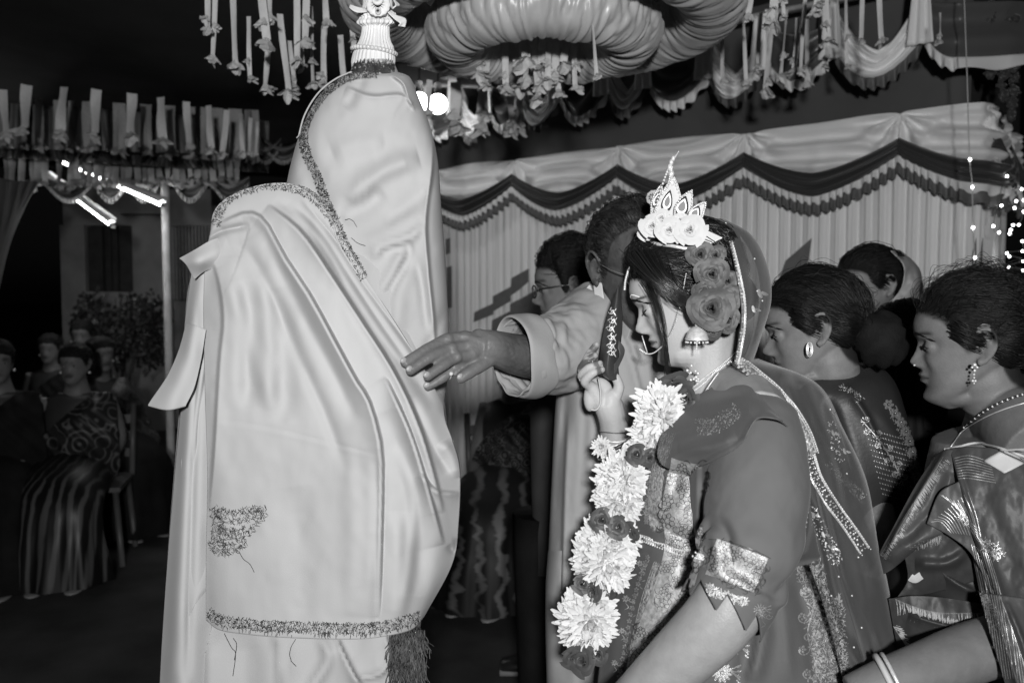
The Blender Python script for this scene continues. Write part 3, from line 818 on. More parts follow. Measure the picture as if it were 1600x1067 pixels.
# body inside the shawl
def gb(x, y, d=1.60): return P(x, y, d)
_parts = [tube([gb(585, 240), gb(575, 330), gb(560, 420), gb(520, 560), gb(500, 800), gb(490, 1050)], [[.06, .07], [.06, .06], [.11, .09], [.15, .1], [.14, .1], [.13, .1]], 16, n=20, up=(0, 1, 0)),
          ball(gb(588, 200), (.075, .085, .1), 16, 12)]
for sx in (-1, 1):
    a = gb(490 + sx * 60, 1000); _parts.append(tube([a, [a[0], a[1], .45], [a[0], a[1], .05]], [.085, .06, .04], 12, n=10))
    _parts.append(ball([a[0], a[1] - .06, .04], (.045, .12, .04), 12, 8))
V, F = remesh(_parts, .014, 3)
mk('body', V, F, M['body_dark'], gr)

# A: cloth over head and back
A = px_loft([(112, 554, 618, 1.57, .035), (117, 543, 634, 1.575, .055), (125, 527, 643, 1.58, .068), (152, 497, 654, 1.585, .085), (195, 474, 671, 1.59, .105), (250, 456, 684, 1.60, .12), (330, 440, 690, 1.60, .125), (440, 425, 698, 1.60, .13), (560, 410, 702, 1.60, .13), (640, 400, 694, 1.60, .13), (720, 395, 700, 1.60, .12)], 170, 260, 3.0)
A = folds(A, [
    ([(548, 318), (575, 285), (610, 262), (655, 248)], 'ridge', 16, .016), ([(535, 345), (570, 320), (600, 300)], 'valley', 16, .012),
    ([(540, 138), (580, 152), (625, 150), (645, 165)], 'lapL', 16, .009), ([(565, 118), (560, 140), (540, 170)], 'valley', 9, .006),
    ([(610, 115), (630, 130), (638, 150), (648, 172)], 'lapR', 12, .009),
    ([(603, 466), (618, 440), (632, 414), (646, 384)], 'valley', 6, .007), ([(590, 462), (606, 436), (622, 408), (636, 384)], 'ridge', 10, .009), ([(575, 402), (605, 384), (640, 370), (662, 350)], 'ridge', 9, .013), ([(590, 395), (615, 390), (646, 383)], 'valley', 7, .011),
    ([(560, 380), (590, 372), (620, 352), (660, 330)], 'ridge', 12, .008), ([(600, 350), (630, 330), (675, 290)], 'valley', 14, .008),
    ([(676, 195), (674, 262), (664, 343), (668, 420), (676, 500), (680, 560)], 'lapL', 14, .012), ([(650, 400), (660, 450), (668, 520)], 'valley', 8, .008),
    ([(640, 420), (622, 470), (620, 520)], 'ridge', 14, .008), ([(520, 240), (560, 225), (600, 222)], 'ridge', 20, .007), ([(470, 230), (490, 290), (520, 350)], 'valley', 14, .008),
    ([(655, 560), (680, 520), (700, 480)], 'valley', 8, .006)])
A[..., 2] += .0035 * fbm(np.stack([A[..., 0] / 45, A[..., 1] / 60], -1), 3, 12)
VA = PA(A).reshape(-1, 3); FA = gridF(170, 260, False, True)
mk('shawl', VA, FA, M['shawl'], gr)

# B: long lower cloth
B = px_loft([(372, 345, 600, 1.57, .09), (410, 310, 630, 1.575, .12), (450, 294, 650, 1.58, .135), (520, 288, 668, 1.58, .14), (600, 283, 690, 1.58, .145), (700, 275, 700, 1.58, .15), (850, 263, 690, 1.58, .155), (940, 257, 664, 1.58, .16), (1000, 253, 656, 1.58, .16), (1067, 249, 660, 1.58, .165), (1180, 244, 668, 1.58, .17)], 170, 260, 2.8)
B = folds(B, [([(300, 440), (296, 560), (290, 700), (282, 850), (276, 1000), (270, 1150)], 'ridge', 16, .020), ([(318, 440), (316, 600), (312, 800), (308, 960), (306, 1150)], 'valley', 10, .02),
              ([(312, 560), (302, 640), (300, 700), (296, 760)], 'valley', 7, .010), ([(322, 1000), (326, 1060), (330, 1150)], 'ridge', 18, .012),
              ([(380, 985), (385, 1060), (388, 1150)], 'valley', 22, .010), ([(432, 985), (442, 1060), (446, 1160)], 'lapR', 22, .014), ([(497, 990), (512, 1030), (478, 1090), (470, 1150)], 'ridge', 10, .013),
              ([(520, 985), (545, 1040), (570, 1090), (580, 1160)], 'lapL', 20, .014), ([(600, 985), (606, 1020), (596, 1050), (545, 1064)], 'lapL', 9, .008), ([(640, 990), (636, 1060), (640, 1150)], 'valley', 14, .012)])
B[..., 2] += .003 * fbm(np.stack([B[..., 0] / 40, B[..., 1] / 90], -1), 3, 15)
VB = PA(B).reshape(-1, 3); FB = gridF(170, 260, False, True)
mk('shawl_under_layer', VB, FB, M['shawl'], gr)

# C: front drape thrown over the arm
C = patch([
    [(329, 374, 1.425), (336, 330, 1.42), (366, 304, 1.42), (418, 288, 1.42), (466, 292, 1.42), (512, 334, 1.42), (556, 410, 1.42), (606, 486, 1.425), (660, 573, 1.43), (692, 634, 1.455)],
    [(322, 400, 1.41), (343, 352, 1.405), (383, 328, 1.405), (430, 320, 1.405), (472, 332, 1.405), (507, 380, 1.405), (542, 452, 1.40), (590, 528, 1.40), (645, 603, 1.40), (696, 660, 1.43)],
    [(319, 480, 1.41), (352, 440, 1.385), (400, 430, 1.372), (445, 430, 1.366), (485, 450, 1.360), (520, 490, 1.355), (556, 545, 1.355), (602, 605, 1.365), (657, 660, 1.38), (707, 690, 1.43)],
    [(321, 600, 1.41), (350, 580, 1.385), (395, 575, 1.368), (440, 578, 1.358), (485, 590, 1.350), (528, 610, 1.345), (570, 645, 1.345), (617, 685, 1.355), (668, 714, 1.38), (718, 735, 1.44)],
    [(325, 740, 1.41), (350, 735, 1.385), (395, 735, 1.368), (440, 737, 1.358), (485, 742, 1.350), (532, 752, 1.345), (580, 770, 1.345), (628, 790, 1.355), (676, 805, 1.38), (716, 815, 1.44)],
    [(323, 870, 1.41), (350, 870, 1.385), (395, 872, 1.368), (440, 874, 1.358), (487, 877, 1.350), (535, 880, 1.345), (583, 885, 1.345), (630, 888, 1.36), (675, 886, 1.39), (706, 880, 1.44)],
    [(323, 968, 1.42), (345, 984, 1.39), (392, 991, 1.372), (438, 995, 1.362), (485, 997, 1.354), (530, 998, 1.35), (575, 997, 1.352), (617, 990, 1.368), (645, 981, 1.395), (662, 962, 1.43)]], 270, 240)
C = folds(C, [
    ([(345, 352), (385, 336), (412, 348), (443, 404), (483, 465), (524, 541), (554, 596), (575, 631), (593, 703), (594, 798), (590, 964)], 'lapL', 26, .020),
    ([(372, 345), (410, 362), (440, 420), (480, 500), (520, 575), (560, 660)], 'valley', 13, .010),
    ([(418, 323), (468, 364), (514, 429), (564, 505), (612, 580), (650, 660), (675, 740), (690, 800)], 'lapL', 22, .022),
    ([(430, 312), (480, 345), (530, 415), (580, 490), (630, 565), (680, 640)], 'valley', 9, .009),
    ([(600, 590), (640, 680), (668, 770), (690, 850)], 'lapL', 20, .017), ([(610, 640), (640, 740), (655, 830), (650, 930)], 'valley', 18, .010),
    ([(328, 389), (345, 440), (352, 500), (346, 566), (338, 702), (330, 797)], 'lapR', 20, .008), ([(385, 440), (392, 520), (390, 640)], 'valley', 16, .008), ([(430, 450), (445, 540), (448, 660)], 'valley', 20, .009),
    ([(360, 400), (368, 520), (366, 640)], 'ridge', 14, .006), ([(410, 420), (420, 540), (422, 640)], 'ridge', 14, .006),
    ([(460, 760), (472, 860), (470, 990)], 'valley', 24, .007), ([(590, 700), (592, 800), (588, 985)], 'valley', 10, .009), ([(620, 800), (622, 900), (612, 985)], 'ridge', 14, .008),
    ([(655, 740), (680, 768), (716, 772)], 'lapL', 9, .008), ([(690, 690), (706, 712), (716, 745)], 'ridge', 9, .010), ([(700, 850), (708, 860), (716, 840)], 'valley', 6, .008),
    ([(335, 655), (420, 668), (510, 690), (590, 710)], 'valley', 2.6, .0010), ([(336, 660), (420, 673), (510, 695), (590, 715)], 'ridge', 4, .0007),
    ([(320, 380), (345, 362), (390, 352)], 'valley', 6, .01), ([(352, 380), (392, 400), (430, 470), (470, 560), (510, 650), (545, 740)], 'valley', 10, .007), ([(340, 420), (372, 480), (400, 560), (430, 650)], 'ridge', 14, .006),
    ([(450, 320), (500, 372), (550, 450), (600, 525), (655, 600)], 'ridge', 6, .007), ([(470, 312), (520, 370), (565, 440), (620, 515), (680, 600)], 'valley', 5, .006), ([(640, 620), (672, 690), (700, 740)], 'valley', 8, .008), ([(620, 700), (645, 780), (640, 880), (625, 970)], 'ridge', 9, .007), ([(540, 700), (552, 800), (548, 960)], 'ridge', 14, .004)])
C[..., 2] += .0032 * fbm(np.stack([C[..., 0] / 55, C[..., 1] / 75], -1), 3, 22)
VC = PA(C).reshape(-1, 3); FC = gridF(270, 240)
mk('shawl_front_drape', VC, FC, M['shawl'], gr, solid=.003)
# small flaps at the left edge
for rows_, seed in (([[(281, 404, 1.40), (305, 391, 1.385), (330, 376, 1.39), (350, 370, 1.41)], [(292, 414, 1.39), (312, 408, 1.37), (334, 398, 1.38), (352, 392, 1.40)], [(304, 436, 1.41), (318, 424, 1.40), (336, 418, 1.40), (354, 414, 1.41)]], 1),
                    ([[(292, 505, 1.425), (305, 508, 1.395), (322, 515, 1.40)], [(280, 548, 1.415), (296, 552, 1.385), (314, 560, 1.395)], [(262, 588, 1.405), (282, 594, 1.38), (304, 604, 1.39)], [(235, 628, 1.40), (262, 634, 1.378), (292, 630, 1.385)], [(233, 634, 1.402), (262, 640, 1.38), (290, 634, 1.387)]], 2),
                    ([[(300, 428, 1.44), (316, 420, 1.415), (338, 412, 1.425)], [(289, 515, 1.45), (306, 515, 1.412), (334, 515, 1.425)], [(285, 620, 1.455), (303, 620, 1.412), (334, 620, 1.425)], [(275, 730, 1.46), (298, 730, 1.41), (334, 730, 1.425)], [(263, 870, 1.465), (292, 870, 1.405), (334, 870, 1.43)], [(254, 1000, 1.47), (285, 1000, 1.405), (330, 1000, 1.44)], [(248, 1120, 1.47), (280, 1120, 1.405), (330, 1120, 1.44)]], 4),
                    ([[(324, 690, 1.425), (300, 700, 1.42), (284, 715, 1.43)], [(325, 820, 1.425), (300, 850, 1.415), (282, 870, 1.43)], [(325, 902, 1.425), (306, 922, 1.41), (288, 950, 1.42)], [(324, 918, 1.425), (304, 945, 1.41), (289, 986, 1.42)]], 3)):
    Q = patch(rows_, 60 if seed != 4 else 140, 50)
    if seed == 4: Q = folds(Q, [([(310, 470), (306, 640), (300, 800), (292, 1060)], 'valley', 7, .008), ([(296, 560), (290, 700), (280, 900), (270, 1060)], 'ridge', 9, .005), ([(318, 560), (306, 650), (302, 720)], 'lapL', 8, .005)])
    Q[..., 2] += .0025 * vnoise(np.stack([Q[..., 0] / 18, Q[..., 1] / 40], -1), seed)
    mk('shawl_flap' if seed != 4 else 'shawl_side', PA(Q).reshape(-1, 3), gridF(Q.shape[0], 50), M['shawl'], gr, solid=.003)

CAST_G = Caster((VA, FA.tolist()), (VB, FB.tolist()), (VC, FC.tolist()))
rs = np.random.RandomState(11)
def stitches(caster, pl, width, density, lo=5, hi=11, lift=.0012, dflt=1.45, jitter=1.0, cross=0.5):
    pl = smooth_pl(pl, 200); seg = np.diff(pl, axis=0); L = np.hypot(*seg.T); cum = np.concatenate([[0], np.cumsum(L)])
    N = int(cum[-1] * density); out = []
    for _ in range(N):
        s = rs.uniform(0, cum[-1]); i = min(np.searchsorted(cum, s) - 1, len(seg) - 1); i = max(i, 0)
        t = seg[i] / max(L[i], 1e-9); nrm = np.array([-t[1], t[0]])
        o = rs.uniform(-.5, .5) * width * jitter; c = pl[i] + t * (s - cum[i]) + nrm * o
        a = (rs.choice([.9, -.9, 0.1, 1.57], p=[.35, .35, .15, .15]) + rs.normal(0, .35)) if cross < 1 else 1.57 + rs.normal(0, .15)
        dr = t * math.cos(a) + nrm * math.sin(a); ln = rs.uniform(lo, hi) / 2
        bend = nrm * rs.uniform(-1.5, 1.5)
        q = []
        for k in (-1, 0, 1):
            x, y = c + dr * ln * k + (bend if k == 0 else 0)
            p, n = caster.at(x, y, lift + (.0006 if k == 0 else 0))
            if p is None: break
            q.append(p)
        if len(q) == 3 and max(np.linalg.norm(q[0] - q[1]), np.linalg.norm(q[1] - q[2])) < .02: out.append(q)
    return out
def sew(name, paths, r, mt, par):
    V, F = strands(np.array(paths), r); o = mk(name, V, F, mt, par); o['kind'] = 'stuff'; return o
B1 = [(590, 116), (562, 117), (533, 127), (505, 149), (484, 180), (475, 212), (481, 245), (496, 275), (508, 310), (522, 342), (537, 376), (553, 408), (568, 436)]
B2 = [(338, 352), (347, 328), (364, 308), (398, 295), (436, 291), (470, 298), (500, 318), (524, 350)]
HEM = [(326, 955), (345, 968), (392, 975), (438, 978), (485, 980), (530, 981), (575, 980), (617, 974), (656, 962)]
M['border_ground'] = mat('embroidered_ground', 0.26, 0.85, var=0.75, vscale=170, bump=.5, bscale=500)
def ground_band(caster, pl, w, nu, nv, name, lift=.0010):
    q = smooth_pl(pl, nu); t = np.gradient(q, axis=0); t /= np.maximum(np.hypot(*t.T)[:, None], 1e-9); nr = np.stack([-t[:, 1], t[:, 0]], 1); V = []; ok = []
    for k in range(nu):
        for u in np.linspace(-1, 1, nv):
            wob = 1 + .08 * math.sin(k * 1.3) * (abs(u) > .9)
            p, _ = caster.at(q[k, 0] + nr[k, 0] * u * w / 2 * wob, q[k, 1] + nr[k, 1] * u * w / 2 * wob, lift); ok.append(p is not None); V.append(p if p is not None else np.zeros(3))
    V = np.array(V); F = [f for f in gridF(nu, nv).tolist() if all(ok[i] for i in f) and max(np.linalg.norm(V[f[0]] - V[f[2]]), np.linalg.norm(V[f[1]] - V[f[3]])) < .03]
    if F: mk(name, V, F, M['border_ground'], gr)['kind'] = 'stuff'
for pl, w, n_ in ((B1, 14, 120), (B2, 14, 70), (HEM, 15, 110)): ground_band(CAST_G, pl, w, n_, 7, 'border_band')
M['thread_pale'] = mat('pale_thread', .5, .7)
sew('embroidered_border', stitches(CAST_G, B1, 13, 3.0, 3, 7, .0016) + stitches(CAST_G, B2, 13, 3.0, 3, 7, .0016), .0005, M['thread'], gr)
sew('embroidered_border_pale', stitches(CAST_G, B1, 12, 1.6, 3, 6, .0018) + stitches(CAST_G, B2, 12, 1.6, 3, 6, .0018) + stitches(CAST_G, HEM, 12, 1.4, 3, 6, .0018), .0005, M['thread_pale'], gr)
sew('hem_embroidery', stitches(CAST_G, HEM, 16, 3.2, 4, 8, .0016) + stitches(CAST_G, [(p[0], p[1] + 11) for p in HEM], 6, .35, 6, 8, cross=3.3), .0005, M['thread'], gr)
# leaf motif stitched near the left edge
mot = []
for pl in ([(329, 800), (340, 794), (350, 799), (362, 803), (375, 800), (392, 795), (406, 794), (414, 797), (412, 806), (402, 818), (390, 832), (378, 838)], [(378, 838), (382, 848), (372, 858), (352, 864), (336, 858), (329, 846)], [(330, 806), (350, 812), (372, 815), (395, 806), (409, 799)],
           [(331, 815), (350, 824), (370, 830), (385, 826)], [(332, 828), (350, 836), (366, 838), (380, 845)], [(331, 840), (350, 850), (368, 852)], [(340, 797), (348, 815), (345, 840), (352, 860)]):
    mot += stitches(CAST_G, pl, 10, 1.5, 3, 9)
sew('leaf_embroidery', mot, .0005, M['thread'], gr)
# corner of the border on the under layer and the fringe
ground_band(CAST_G, [(316, 965), (312, 1000), (300, 1040), (286, 1085)], 22, 40, 9, 'border_band')
sew('corner_embroidery', stitches(CAST_G, [(316, 965), (312, 1000), (300, 1040), (286, 1085)], 24, 4), .0005, M['thread'], gr)
def px_paths(L, caster, n=14, lift=.002): return [caster.line(l, n, lift)[0] for l in L]
loose = px_paths([[(375, 860), (382, 872), (392, 880), (399, 893)], [(352, 988), (362, 1010), (368, 1020), (364, 1055)], [(365, 995), (370, 1005), (366, 1030)], [(462, 998), (452, 1015), (452, 1028), (462, 1040)], [(538, 345), (546, 344), (553, 348), (558, 356)], [(549, 372), (560, 380), (572, 384)], [(505, 322), (520, 322)]], CAST_G, 14, .003)
sew('loose_threads', loose, .0005, M['thread'], gr)
M['fringe'] = mat('dark_fringe', 0.10, 0.5, var=0.6, vscale=80)
fr = []
for k in range(620):
    x0 = rs.uniform(612, 662); y0 = 984 + rs.uniform(-6, 60) * (rs.rand() < .8); d0 = 1.41 + rs.uniform(-.012, .03)
    x1 = x0 + rs.normal(0, 6); y1 = min(y0 + rs.uniform(20, 46), 1090)
    fr.append([P(x0 + (x1 - x0) * t + 3 * math.sin(k + 5 * t), y0 + (y1 - y0) * t, d0 + .008 * math.sin(k * 1.7 + 4 * t)) for t in np.linspace(0, 1, 6)])
sew('fringe', fr, .0009, M['fringe'], gr)
# cord edge along the border of the head cloth
for pl in ([(578, 108), (552, 112), (524, 124), (497, 146), (476, 180), (466, 216)], [(520, 352), (535, 390), (560, 428)]):
    p, n = CAST_G.line(pl, 50, .002, 1.55); mk('piping', *tube(p, .0016, 6), M['shawl'], gr)
# neckline band under the crown
_nb = px_loft([(92, 556, 612, 1.565, .040), (99, 553, 616, 1.565, .043), (108, 549, 620, 1.568, .046), (118, 545, 624, 1.572, .05)], 20, 120)
VN = PA(_nb).reshape(-1, 3); mk('neck_band', VN, gridF(20, 120, False, True), M['shawl'], gr)
cn = Caster((VN, gridF(20, 120, False, True).tolist()))
sew('neck_embroidery', stitches(cn, [(552, 109), (570, 106), (590, 106), (614, 110)], 15, 8, 4, 8) + stitches(cn, [(556, 97), (584, 95), (612, 98)], 6, .6, 4, 5, cross=3.3), .0006, M['thread'], gr)

# tall pith crown
tp = []
prof = [(118, 30), (108, 32), (98, 34), (90, 33.5), (82, 32), (74, 29.5), (66, 25), (58, 22.5), (50, 21.5), (44, 21.5), (41, 24), (38, 28.5), (34, 29.5), (31, 27), (28, 26), (25, 28.5), (21, 28), (17, 25), (8, 23), (-5, 23), (-25, 20), (-60, 14), (-100, 8), (-140, 3)]
PR = cr1(np.array(prof, float), np.linspace(0, 1, 130))
ang = np.linspace(0, 2 * PI, 200, endpoint=False)
rings = []
for y, hw in PR:
    cx = 583 + (100 - y) * .075
    fl_ = 1 + .035 * np.cos(ang * 30) * (1 if 42 < y < 75 else .6) + (.05 * np.cos(ang * 22 + 1) if 20 < y < 42 else 0)
    rings.append(P(cx - hw * np.cos(ang) * fl_, y + 2.5 * np.sin(ang) * -1, 1.565 - hw / FPX * 1.565 * np.sin(ang) * fl_))
crown = mk('crown', *ring_loft(rings), M['pith'], gr)
for k in range(34):
    a = 2 * PI * k / 34; hw = 34
    mk('pearl', *ball(P(584.5 - hw * math.cos(a), 81 - 6 * math.sin(a) + 5 * (-math.cos(a)) * 1.0, 1.565 - hw / FPX * 1.565 * math.sin(a)), .0044, 10, 8), M['pearl'], crown)
def disc(c, nrm, r, th, n=28, lobes=0, amp=0):
    nrm = np.asarray(nrm, float); nrm /= np.linalg.norm(nrm); a = np.cross(nrm, [0, 0, 1.0]); a /= np.linalg.norm(a); b = np.cross(nrm, a)
    t = np.linspace(0, 2 * PI, n, endpoint=False); rr = r * (1 + amp * np.cos(t * lobes))
    rg = [np.asarray(c) + (a * np.cos(t)[:, None] + b * np.sin(t)[:, None]) * (rr * k)[:, None] + nrm * h for k, h in ((.3, th * 1.4), (.75, th), (.97, th * .7), (1.0, 0), (.9, -th), (.2, -th))]
    return ring_loft(rg)
mk('medallion', *disc(P(591, 8, 1.522), (0, -1, 0.12), 19 / FPX * 1.52, .003, 60, 14, .03), M['pith'], crown)
mk('medallion_boss', *disc(P(591, 19, 1.517), (0, -1, 0.12), 5 / FPX * 1.52, .003), M['pearl'], crown)
mk('medallion_boss', *disc(P(590, 0, 1.514), (0, -1, 0.12), 9 / FPX * 1.52, .003), M['pith'], crown)
for q in ([[(572, 14, 1.54), (575, 19, 1.535)], [(560, 12, 1.53), (558, 20, 1.525)], [(548, 8, 1.53), (546, 13, 1.525)], [(553, 9, 1.54), (549, 14, 1.55)]],
          [[(607, 17, 1.53), (606, 20, 1.525)], [(618, 24, 1.53), (617, 31, 1.525)], [(634, 30, 1.53), (625, 37, 1.52)], [(633, 43, 1.53), (622, 41, 1.525)]],
          [[(612, -4, 1.54), (618, 2, 1.54)], [(618, 8, 1.53), (624, 9, 1.54)], [(614, 14, 1.53), (610, 12, 1.54)]]):
    Q = patch(q, 16, 8); mk('paper_bow', PA(Q).reshape(-1, 3), gridF(16, 8), M['pith'], crown, solid=.002)
# ================================================================== people: heads, hair, hands
def interp_s(zs, xs, z, k=0.004):
    """piecewise curve, gently rounded"""
    zz = np.linspace(min(zs) - .02, max(zs) + .02, 500); v = np.interp(zz, zs, xs)
    w = np.exp(-(np.arange(-15, 16) * (zz[1] - zz[0]) / k) ** 2); w /= w.sum()
    v = np.convolve(np.pad(v, 15, 'edge'), w, 'valid')
    return np.interp(z, zz, v)

ZF = [-.004, 0.0, .006, .015, .026, .036, .045, .056, .066, .075, .09, .105, .118, .130, .150, .175, .195, .210, .220, .226]
XF = [.045, .056, .070, .078, .077, .0735, .0755, .0775, .078, .0785, .0785, .0790, .0835, .0905, .0925, .083, .064, .041, .020, -.005]
ZB = [-.004, .02, .035, .05, .065, .08, .10, .12, .14, .165, .185, .20, .212, .220, .226]
XB = [.030, .012, -.002, -.02, -.045, -.070, -.084, -.094, -.098, -.096, -.086, -.071, -.052, -.034, -.015]
ZW = [-.004, .004, .015, .03, .045, .06, .08, .10, .12, .145, .165, .185, .20, .212, .220, .226]
XW = [.012, .022, .033, .046, .054, .0595, .0655, .069, .0715, .0745, .074, .067, .056, .042, .028, .004]
EAR = np.array([-.006, .070, .108])

def cranium(nz=90, na=110, jaw=1.0, wide=1.0, flat=0.0):
    z = -.004 + .23 * (np.linspace(0, 1, nz)); z = np.clip(z, -.004, .2259)
    xf, xb, w = interp_s(ZF, XF, z), interp_s(ZB, XB, z, .006), interp_s(ZW, XW, z, .006)
    w = w * wide * np.where(z < .07, 1 + (jaw - 1) * (1 - z / .07), 1.0)
    cx = xf * .40 + xb * .60
    a = np.linspace(0, 2 * PI, na, endpoint=False)
    c, s = np.cos(a), np.sin(a); ex = 2.15
    C = np.sign(c) * np.abs(c) ** (2 / ex); S = np.sign(s) * np.abs(s) ** (2 / ex)
    X = cx[:, None] + np.where(C > 0, (xf - cx)[:, None] * C, (cx - xb)[:, None] * C)
    Y = w[:, None] * S; Z = z[:, None] + 0 * X
    return np.stack([X, Y, Z], -1)

def face(G, nose=1.0, lips=1.0, brow=1.0, cheek=1.0, socket=1.0, chin=1.0):
    G = G.copy(); X, Y, Z = G[..., 0], G[..., 1], G[..., 2]
    fr = sstep(.02, .05, X)
    e = lambda y0, z0, sy, sz: np.exp(-((np.abs(Y) - y0) / sy) ** 2 - ((Z - z0) / sz) ** 2)
    nb = np.interp(Z, [.066, .069, .073, .078, .083, .088, .095, .104, .113, .121], [0, .006, .016, .0235, .0265, .024, .0185, .0125, .0065, 0.0])
    ns = np.interp(Z, [.066, .075, .083, .092, .105, .12], [.011, .0135, .0115, .0085, .0075, .008])
    d = nose * nb * np.exp(-(np.abs(Y) / ns) ** 2.2)
    d += nose * .0095 * e(.0125, .0755, .0060, .0065)                       # alae
    d -= socket * .0115 * e(.031, .112, .0165, .0100)
    d += brow * .0042 * e(.027, .128, .022, .0075)
    d += cheek * .005 * e(.042, .083, .020, .018)
    d -= .0035 * e(.030, .070, .012, .015)
    d += lips * (.0072 * np.exp(-(Y / .019) ** 4) * np.exp(-((Z - .0585) / .0043) ** 2) + .0078 * np.exp(-(Y / .0175) ** 4) * np.exp(-((Z - .0475) / .0046) ** 2))
    d -= lips * .0024 * np.exp(-(Y / .021) ** 4) * np.exp(-((Z - .053) / .0018) ** 2)
    d += chin * .004 * np.exp(-(Y / .018) ** 2 - ((Z - .017) / .011) ** 2)
    G[..., 0] = X + d * fr
    return G

def ear_parts(side, k=1.0):
    """outer ear as ring of helix, lobe and bowl, in head space"""
    y = side * .0705
    def q(dx, dz, dy): return np.array([EAR[0] + dx * k, y + side * dy * k, EAR[2] + dz * k])
    hel = [q(.006, .004, .002), q(.008, .018, .006), q(.0, .029, .011), q(-.014, .029, .015), q(-.022, .016, .017), q(-.021, .0, .015), q(-.013, -.016, .010), q(-.003, -.026, .006)]
    anti = [q(-.004, .018, .008), q(-.011, .010, .011), q(-.012, -.004, .010), q(-.006, -.014, .007)]
    P_ = [tube(hel, [.003, .0036, .0038, .004, .004, .0038, .0042, .0052], 8, n=26), tube(anti, [.003, .0036, .0036, .003], 8, n=14)]
    bowl = [q(.003, .016, .0), q(-.008, .010, .003), q(-.010, -.006, .003), q(-.003, -.018, .001)]
    P_.append(tube(bowl, [.006, .010, .0095, .006], 10, flat=(1, .5), n=12, up=(0, 1, 0) if False else None))
    P_.append(ball(q(.002, -.026, .005), (.006 * k, .0045, .008 * k), 10, 8)); P_.append(ball(q(.006, -.002, .004), (.004, .004, .006), 8, 6))
    return P_

def head_matrix(px, py, d, yaw=0.0, pitch=0.0, roll=0.0, scale=1.0, side=1):
    """puts the camera-side ear at a photo position. yaw 0 = facing picture left; + turns to the camera"""
    R = Matrix.Rotation(math.radians(180 + yaw), 4, 'Z') @ Matrix.Rotation(math.radians(pitch), 4, 'Y') @ Matrix.Rotation(math.radians(roll), 4, 'X')
    S = Matrix.Scale(scale, 4)
    e = Vector(EAR * np.array([1, side, 1]))
    t = Vector(P(px, py, d)) - (R @ S) @ e
    return Matrix.Translation(t) @ R @ S

def xf(Mx, V):
    A = np.array(Mx); V = np.asarray(V, float)
    return V @ A[:3, :3].T + A[:3, 3]
def inv(Mx, V): return xf(Mx.inverted(), V)

def head_parts(Hm, ears=(1, -1), lids=True, **k):
    ck = {q: k.pop(q) for q in ('jaw', 'wide') if q in k}
    G = face(cranium(**ck), **k)
    out = [ring_loft(G)]
    for s in ears: out += ear_parts(s)
    if lids:
        for s in (1, -1): out.append(ball((.0645, s * .0315, .1105), (.0135, .0145, .0125), 14, 10))
    return [(xf(Hm, V), F) for V, F in out]

def face_masks(V, Hm, brow_w=1.0, kind='woman'):
    L = inv(Hm, V); X, Y, Z = L.T; ay = np.abs(Y)
    fr = (X > .045)
    lip = np.exp(-np.maximum(0, ((Y / .0235) ** 2 + ((Z - .053 + .0) / (.0098 - .0035 * (ay / .024) ** 2)) ** 2) - .55) * 4) * fr
    zc = .1285 + .0055 * np.sin(np.clip((ay - .010) / .045, 0, 1) * PI * .72)
    br = np.exp(-((Z - zc) / (.0030 * brow_w)) ** 2) * sstep(.008, .014, ay) * (1 - sstep(.046, .056, ay)) * fr
    mouth = np.exp(-((Z - .053 + .02 * ay ** 2 * 30) / .0014) ** 2) * (ay < .025) * fr
    nos = np.exp(-((ay - .008) / .004) ** 2 - ((Z - .0685) / .0022) ** 2) * (X > .078)
    lid = np.exp(-((ay - .0315) / .014) ** 2 - ((Z - .114) / .007) ** 2) * fr
    hx, hz = HL[kind]; hl = interp_s(hx, hz, X, .004) + .002 * vnoise(L * 60, 5)
    scalp = sstep(-.010, .004, Z - hl) * (Z > .03) * (ay < .0745 + (X < -.02) * 1.0)
    return dict(scalp=np.clip(scalp, 0, 1), lip=np.clip(lip, 0, 1), brow=np.clip(br, 0, 1), mouth=np.clip(np.maximum(mouth, nos), 0, 1), lid=np.clip(lid, 0, 1))

def lash_parts(Hm, side, z0=.1055, r=.0009, open_=0.0, wing=.004):
    """lash line lying along the lowered lid"""
    pts = []
    for t in np.linspace(-1, 1, 13):
        y = .0315 + .0128 * t
        z = z0 + .0035 * t * t + (.002 * max(t, 0))
        c = np.array([.0645, .0315, .1105]); rr = np.array([.0135, .0145, .0125]) * 1.05
        u = 1 - ((y - c[1]) / rr[1]) ** 2 - ((z - c[2]) / rr[2]) ** 2
        x = c[0] + rr[0] * math.sqrt(max(u, .02)) + .0008
        pts.append((x, side * y, z))
    pts.append((pts[-1][0] - .003, side * (.0315 + .0128 + wing), z0 + .0075))
    rad = np.concatenate([np.linspace(.4, 1.1, 13), [.3]]) * r
    V, F = tube(np.array(pts), rad, 6)
    return xf(Hm, V), F

def eyeball_parts(Hm, side, px_iris=0.0):
    c = np.array([.0655, side * .0315, .1115])
    V, F = ball(c, .0118, 16, 12)
    return xf(Hm, V), F

